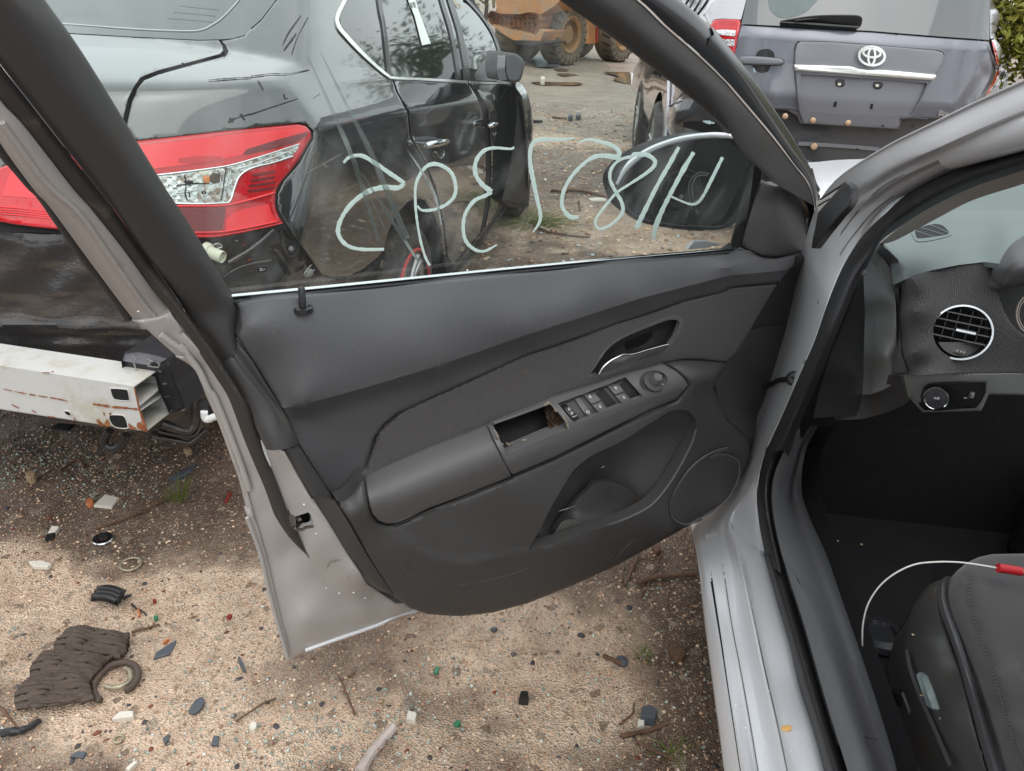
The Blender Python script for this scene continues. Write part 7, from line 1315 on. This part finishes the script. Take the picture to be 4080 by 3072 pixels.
# left side seen through the door glass
relief('side_body', 'T 430,560 450,360 470,290 520,200 560,150 620,120 1000,200 1300,500 1000,820 960,900 945,1300 925,1400 872,1400 882,900 884,700 872,630 848,598 815,625 780,690 750,780 725,880 708,990 700,1100 690,1340 560,1110 500,1010 478,900 480,760 470,640 445,600', 'rav_side', rv, RAV, 0., step=20, skirt=.06, mod=lambda v: .02*np.exp(-(pdist(v, px('T 600,420 600,700 605,900'))/16)**2)-.015*np.exp(-(pdist(v, px('T 530,300 515,700 500,900'))/16)**2))
relief('rear_quarter_panel', 'T 1000,430 1120,540 1400,780 1700,1080 1900,1290 1600,1280 1300,1310 1150,1340 950,1390 925,1400 945,1000 965,830 985,560', 'rav_side', rv, RAV, tps([('T 1000,430 925,1400', .0), ('T 1250,900', .05), ('T 1200,1200 1500,1200', [-.03, -.01]), ('T 1500,950 1650,1100', .02), ('T 1300,1000', .04), ('T 1100,700', -.01), ('T 1180,1060 1700,1060', .03)]), step=16, skirt=.04)
ptube('panel_edge', 'T 985,430 980,600 968,820 955,1000 940,1200 928,1390', .014, 'rav_silver', rv, RAV, .01); stroke('panel_seam', 'T 930,835 985,820 1080,770 1180,752 1350,758', 4, 'deep_black', rv, RAV, .012, .003)
relief('exposed_frame', 'T 1190,1060 1300,1040 1680,1062 1720,1100 1760,1200 1700,1290 1300,1310 1160,1330', 'deep_black', rv, RAV, .03, step=20, skirt=.02); stroke('teal_scrape', 'T 1480,1045 1560,1060 1650,1072', [6, 12, 3], 'pale_blue', rv, RAV, .045, .003, jit=.5)
stroke('door_gap', 'T 720,190 700,330 680,480 668,680 668,900', 3, 'deep_black', rv, RAV, .002, .003); stroke('arch_lip', 'T 700,1100 710,980 728,880 752,780 782,690 817,622 850,596', 6, 'rav_side', rv, RAV, .02, .02)
relief('side_window', 'T 760,250 845,330 835,400 790,395 740,345', 'rear_glass', rv, RAV, .008, step=14)
stroke('sill_step', 'T 520,1050 600,1180 660,1290 695,1345', 26, 'rav_side', rv, RAV, .02, .06); stroke('sill_step', 'T 560,985 700,1110', [60, 50], 'rav_side', rv, RAV, .0, .02, n=1)
def gpt(s): return GROUND(A_(px(s)))[0]
for cs, r_ in (('T 770,1570', .36), ('T 400,1490', .36)):
    g = gpt(cs); s_ = float(g@RH); wheel(rv, RP_(6.36 if r_ and cs[2] == '7' else min(s_, 8.9), -.01, .34), -RR, .35, .22)
wheel(rv, RP_(6.36, 1.85, .34), RR, .35, .22); wheel(rv, RP_(8.9, 1.85, .34), RR, .35, .22)
def rrs(s, pts): return [RP_(s, w_, z_) for w_, z_ in pts]
sections('shell', [rrs(s, [(.12, .34), (.07, .6), (.06, 1.0), (.12, zt), (.5, zt+.05), (1.36, zt+.05), (1.74, zt), (1.8, 1.0), (1.79, .6), (1.74, .34)]) for s, zt in ((5.3, 1.12), (6.0, 1.12), (8.2, 1.08), (9.2, .98), (9.6, .8))], 'rav_side', rv)
sections('cabin', [rrs(s, [(.16, 1.12), (.26, 1.4), (.36, zt), (1.5, zt), (1.6, 1.4), (1.70, 1.12)]) for s, zt in ((5.45, 1.55), (5.7, 1.70), (7.0, 1.75), (7.9, 1.62), (8.5, 1.2))], 'tint_glass', rv)
relief('front_corner', 'T 575,140 545,165 500,215 475,290 455,360 440,480 432,560 445,540 470,400 500,300 540,220', 'rav_silver', rv, RAV, .02, step=14)
# ================================================================== wheel loader
LH, LR = A_([.605, .796, 0.]), A_([.796, -.605, 0.]); LO = A_([.83, 16.61, 0.])
def LP(s, w, z): return tuple(LO+LH*s-LR*w+A_([0, 0, z]))
ld = thing('wheel_loader', 'mud caked orange wheel loader standing far down the lane', 'loader', LP(1., .6, 0))
LREAR = plane_surf(LH, float(A_(LP(-.75, 0, 0))@LH)); LREAR.back = Vector(LH); LSIDE = plane_surf(LR, float(LO@LR)-.15); LSIDE.back = -Vector(LR)
relief('counterweight', 'S 118,190 125,150 150,118 200,130 245,150 470,157 560,136 640,138 675,160 688,220 672,300 645,395 600,415 540,385 480,350 380,320 250,300 165,275 130,240', 'loader_rust', ld, LREAR, .0, step=9, roll=(12, .18), skirt=.5, mod=lambda v: .03*np.sin(v[:,0]*.35)*np.sin(v[:,1]*.4))
relief('belly', 'S 160,270 300,380 400,440 600,470 690,462 745,345 690,320 640,400 480,350 250,300', 'loader_orange', ld, LREAR, -.25, step=12, skirt=.8)
relief('hood', 'S 200,-260 200,0 235,150 470,157 560,136 690,165 780,112 860,62 912,10 1000,-80 1000,-260', 'loader_orange', ld, LREAR, -.12, step=14, skirt=1.4)
relief('grille', 'S 245,-260 245,0 240,148 472,156 485,0 490,-260', 'loader_dark', ld, LREAR, -.08, step=12, skirt=.05)
for s in ('S 255,95 330,95 330,138 250,135', 'S 415,110 475,112 470,150 415,148', 'S 340,95 405,100 402,145 340,140'): relief('grille_box', s, 'bracket', ld, LREAR, -.05, step=8, skirt=.04)
relief('bumper_pocket', 'S 255,190 355,195 355,232 255,228', 'loader_orange', ld, LREAR, .03, step=8)
for s in ('S 130,170 230,150 240,220 150,210', 'S 430,170 520,165 515,220 440,225', 'S 570,150 660,150 655,165 575,165', 'S 150,265 400,300 400,318 160,280', 'S 560,300 600,310 590,340'): relief('flaked_paint', s, 'loader_rust' if rnd.random() < .3 else 'orange_ink', ld, LREAR, .035, step=7, mod=lambda v: .02*np.sin(v[:,0]*.9))
relief('side_plate', 'S 680,175 780,110 900,60 1000,-60 1400,-60 1400,250 1240,200 850,335 690,330', 'loader_orange', ld, LSIDE, -.25, step=16, skirt=.5)
relief('chassis', 'S 1150,160 1260,200 1400,290 1482,352 1480,420 1385,430 1380,482 1240,482 1100,480', 'loader_orange', ld, LSIDE, -.32, step=16, skirt=.5)
relief('chassis_step', 'S 1360,300 1482,352 1480,418 1360,430', 'loader_mud', ld, LSIDE, -.2, step=14, skirt=.3)
stroke('red_post', 'S 1330,290 1325,470', 3, 'red_stripe', ld, LSIDE, -.18, .02, n=1); relief('side_lamp', 'S 825,185 855,185 855,215 830,218', 'lens_white', ld, LSIDE, -.1, step=6, skirt=.05); relief('side_lamp', 'S 1310,255 1360,262 1355,298 1318,296', 'lens_white', ld, LSIDE, -.15, step=6, skirt=.05)
relief('axle_house', 'S 400,445 760,455 780,470 600,500 430,490', 'loader_dark', ld, LREAR, -.5, step=16, skirt=.6)
def loader_wheel(c, axv):
    a = Vector(axv).normalized(); u = a.orthogonal().normalized(); v = a.cross(u); r_ = .565
    tyre_ = lathe('tyre', c, axv, [(r_*.6, .0), (r_*.66, .02), (r_*.8, .03), (r_*.95, .012), (r_, -.03), (r_*1.01, -.2), (r_, -.37), (r_*.93, -.42), (r_*.6, -.42)], 'loader_tyre', ld, 44)
    parts = []
    for k in range(22):
        an = 2*math.pi*k/22; d = u*math.cos(an)+v*math.sin(an); t = d.cross(a)
        p0 = Vector(c)+d*r_*.80+a*.032; p1 = Vector(c)+d*r_*1.0-a*.005; p2 = Vector(c)+d*r_*1.015-a*.18+t*.06
        parts.append(tube3([p0, p1, p2], [.012, .018, .014], 4))
    join_parts('tread_groove', parts, 'loader_dark', ld)
    lathe('rim', c, axv, [(r_*.62, .012), (r_*.58, .03), (r_*.54, .026), (r_*.5, .0), (r_*.47, -.01), (r_*.45, -.12), (r_*.3, -.14), (r_*.28, -.05), (r_*.2, -.04), (0, -.05)], 'loader_rim', ld, 40)
    parts = []
    for k in range(24):
        an = 2*math.pi*k/24; parts.append(tube3([Vector(c)+(u*math.cos(an)+v*math.sin(an))*r_*.56+a*.02, Vector(c)+(u*math.cos(an)+v*math.sin(an))*r_*.56+a*.036], .014, 6))
    join_parts('wheel_bolts', parts, 'loader_mud', ld)
for s_, w_ in ((0, 0), (2., 0)): loader_wheel(LP(s_, w_+.12, .56), LR)
for s_, w_ in ((0, 1.25), (2., 1.25)): loader_wheel(LP(s_, w_+.3, .56), -LR)
relief('slush', 'S 590,650 700,600 900,700 915,722 850,735 660,735 640,700', 'rav_primer', None, GROUND, .02, step=10) and None
o = bpy.data.objects['slush']; tag(o, 'pale wet slush beneath the loader tyres', 'slush', None, 'stuff')
# person walking far behind
pc = A_([-.72, 19.5, 0.]); pr = thing('person', 'distant person in a brown jacket standing left of the loader', 'person', pc)
def body(name, bones, mt, parent):
    """bones: list of chains [(x, z, y, r)]"""
    bm = bmesh.new(); vs_ = {}; lay = None
    me = bpy.data.meshes.new(name); V, E_, Rr = [], [], []
    for ch in bones:
        for i, (x, y, z, r_) in enumerate(ch):
            key = (round(x, 3), round(y, 3), round(z, 3))
            if key not in vs_: vs_[key] = len(V); V.append((pc[0]+x, pc[1]+y, z)); Rr.append(r_)
            if i: E_.append((prev, vs_[key]))
            prev = vs_[key]
    me.from_pydata(V, E_, []); o = link_obj(name, me, parent); o.modifiers.new('skin', 'SKIN'); sv_ = me.skin_vertices[0].data
    for i, r_ in enumerate(Rr): sv_[i].radius = (r_, r_*.8)
    sv_[0].use_root = True; ss = o.modifiers.new('s', 'SUBSURF'); ss.levels = ss.render_levels = 1; me.materials.append(MATS[mt]); return o
body('clothed_body', [[(0, 0, .95, .15), (0, 0, 1.15, .14), (0, .0, 1.36, .17), (0, 0, 1.46, .09), (0, 0, 1.52, .06)], [(0, 0, 1.36, .17), (-.17, 0, 1.38, .08), (-.24, .02, 1.15, .06), (-.22, -.08, .93, .045), (-.21, -.1, .86, .04)], [(0, 0, 1.36, .17), (.17, 0, 1.38, .08), (.25, .02, 1.15, .06), (.24, -.06, .92, .045), (.24, -.08, .85, .04)], [(0, 0, .95, .15), (-.09, 0, .86, .1), (-.11, -.03, .48, .075), (-.12, 0, .08, .05), (-.12, -.12, .05, .04)], [(0, 0, .95, .15), (.09, 0, .86, .1), (.12, .02, .48, .075), (.14, .06, .08, .05), (.14, -.06, .05, .04)]], 'jacket', pr)
hd_ = body('head', [[(0, 0, 1.5, .055), (0, -.01, 1.58, .085), (0, -.01, 1.68, .095), (0, 0, 1.74, .06)], [(0, -.01, 1.58, .085), (0, -.1, 1.6, .02)]], 'skin', pr)
body('hair', [[(0, .02, 1.70, .095), (0, .02, 1.77, .07)], [(0, .02, 1.70, .095), (0, .05, 1.62, .08)]], 'hair', pr)
# ------------------------------------------------------------------ trees and shrubs
def foliage_mesh(name, n, sx, sz, leaf, seed, mt1, clumps=26):
    rs = np.random.RandomState(seed); cs = rs.normal(0, 1, (clumps, 3)); cs /= np.linalg.norm(cs, axis=1)[:,None]; cs *= rs.uniform(.25, .85, (clumps, 1)); ci = rs.randint(0, clumps, n)
    p = cs[ci]+rs.normal(0, .17, (n, 3)); p *= A_([sx, sx, sz]); a = rs.normal(0, 1, (n, 3)); a /= np.linalg.norm(a, axis=1)[:,None]; b_ = np.cross(a, rs.normal(0, 1, (n, 3))); b_ /= np.linalg.norm(b_, axis=1)[:,None]
    l_ = leaf*rs.uniform(.6, 1.4, (n, 1)); V = np.stack([p-a*l_, p+b_*l_*.45, p+a*l_, p-b_*l_*.45], 1).reshape(-1, 3); me = bpy.data.meshes.new(name)
    me.from_pydata([tuple(v) for v in V], [], [(4*i, 4*i+1, 4*i+2, 4*i+3) for i in range(n)]); me.materials.append(MATS[mt1]); return me
def tree(x, y, h, rad, label, me, cat='tree', grp=None, trunk=True):
    t = thing('broadleaf_tree' if cat == 'tree' else 'shrub', label, cat, (x, y, 0), grp)
    P = [(x, y, 0), (x+.05*h*.3, y, h*.25), (x-.02*h, y+.02*h, h*.5), (x, y, h*.8)]; rs = random.Random(int(x*31+y*7)); br = [tube3(P, [h*.022, h*.018, h*.013, h*.004], 8)]
    for k in range(8):
        z0 = h*rs.uniform(.25, .65); a = rs.uniform(0, 6.28); br.append(tube3([(x, y, z0), (x+math.cos(a)*rad*.4, y+math.sin(a)*rad*.4, z0+h*.12), (x+math.cos(a)*rad*.8, y+math.sin(a)*rad*.8, z0+h*.2)], [h*.008, h*.006, h*.002], 5))
    join_parts('trunk', br, 'bark', t)
    c = link_obj('crown', me, t); c.location = (x, y, h*.62); c.scale = (rad, rad, h*.42); c.rotation_euler = (0, 0, rs.uniform(0, 6.28)); return t
FM = [foliage_mesh('crown_leaves', 7000, 1, 1, .035, 5, 'leaf'), foliage_mesh('crown_leaves', 7000, 1, 1, .03, 6, 'leaf_dark', 34), foliage_mesh('crown_leaves', 16000, 1, 1, .04, 8, 'leaf', 60)]
for k, (x, y, h, rad, lb) in enumerate(((6.6, 7.9, 2.5, 1.1, 'yellow green shrub right behind the right tail lamp of the grey vehicle'), (7.6, 9.0, 2.9, 1.3, 'yellow green shrub at the top right corner of the picture'), (5.9, 9.4, 2.4, 1.1, 'yellow green shrub half hidden behind the grey vehicle'), (-1.4, 24, 3.2, 1.6, 'bright green bush behind the distant person'), (-3.0, 26, 4, 2.0, 'green bush behind the window of the black sedan'))):
    tree(x, y, h, rad, lb, FM[2 if k < 3 else 0], 'shrub')
TL_ = ['dark leafy tree '+q for q in ('behind the shrub right of the grey vehicle', 'to the right of the grey vehicle', 'far behind the right shrub', 'beyond the bonnet of the grey vehicle', 'far down the lane behind the loader', 'far away past the window of the black sedan', 'out to the right of the silver car', 'right and behind the silver car', 'left of the black sedan beyond its roof', 'left of the black sedan boot', 'behind and left of the white beam', 'straight behind the viewer', 'behind the silver car', 'farthest away on the right')]
for k, (x, y, h, rad) in enumerate(((10, 15, 4.2, 2.4), (13, 10, 4.5, 2.6), (15, 18, 5.5, 3), (8, 24, 5, 2.6), (2, 36, 6, 3.4), (-7, 34, 6, 3.4), (13, 4, 4.5, 2.6), (12, -3, 6, 3), (-12, 14, 7, 3.4), (-12, 4, 6, 3), (-9, -8, 7, 3.5), (-2, -13, 7, 3.6), (5, -12, 6.5, 3.4), (10, 30, 9, 4.5))):
    tree(x, y, h, rad, TL_[k], FM[1], 'tree')
bx = thing('pale_blue_tank', 'pale blue tank standing left of the orange loader', 'tank', (-.1, 22, 0)); box('tank_shell', (.15, 22, .75), (.75, .75, 1.4), 'pale_blue', bx, None, .08); box('tank_lid', (.15, 22, 1.5), (.5, .5, .1), 'pale_blue', bx, None, .03)
tag(tube('white_post', [(-.42, 20.5, 0), (-.42, 20.5, 2.4)], .04, 'sticker'), 'thin white post between the person and the loader', 'post')
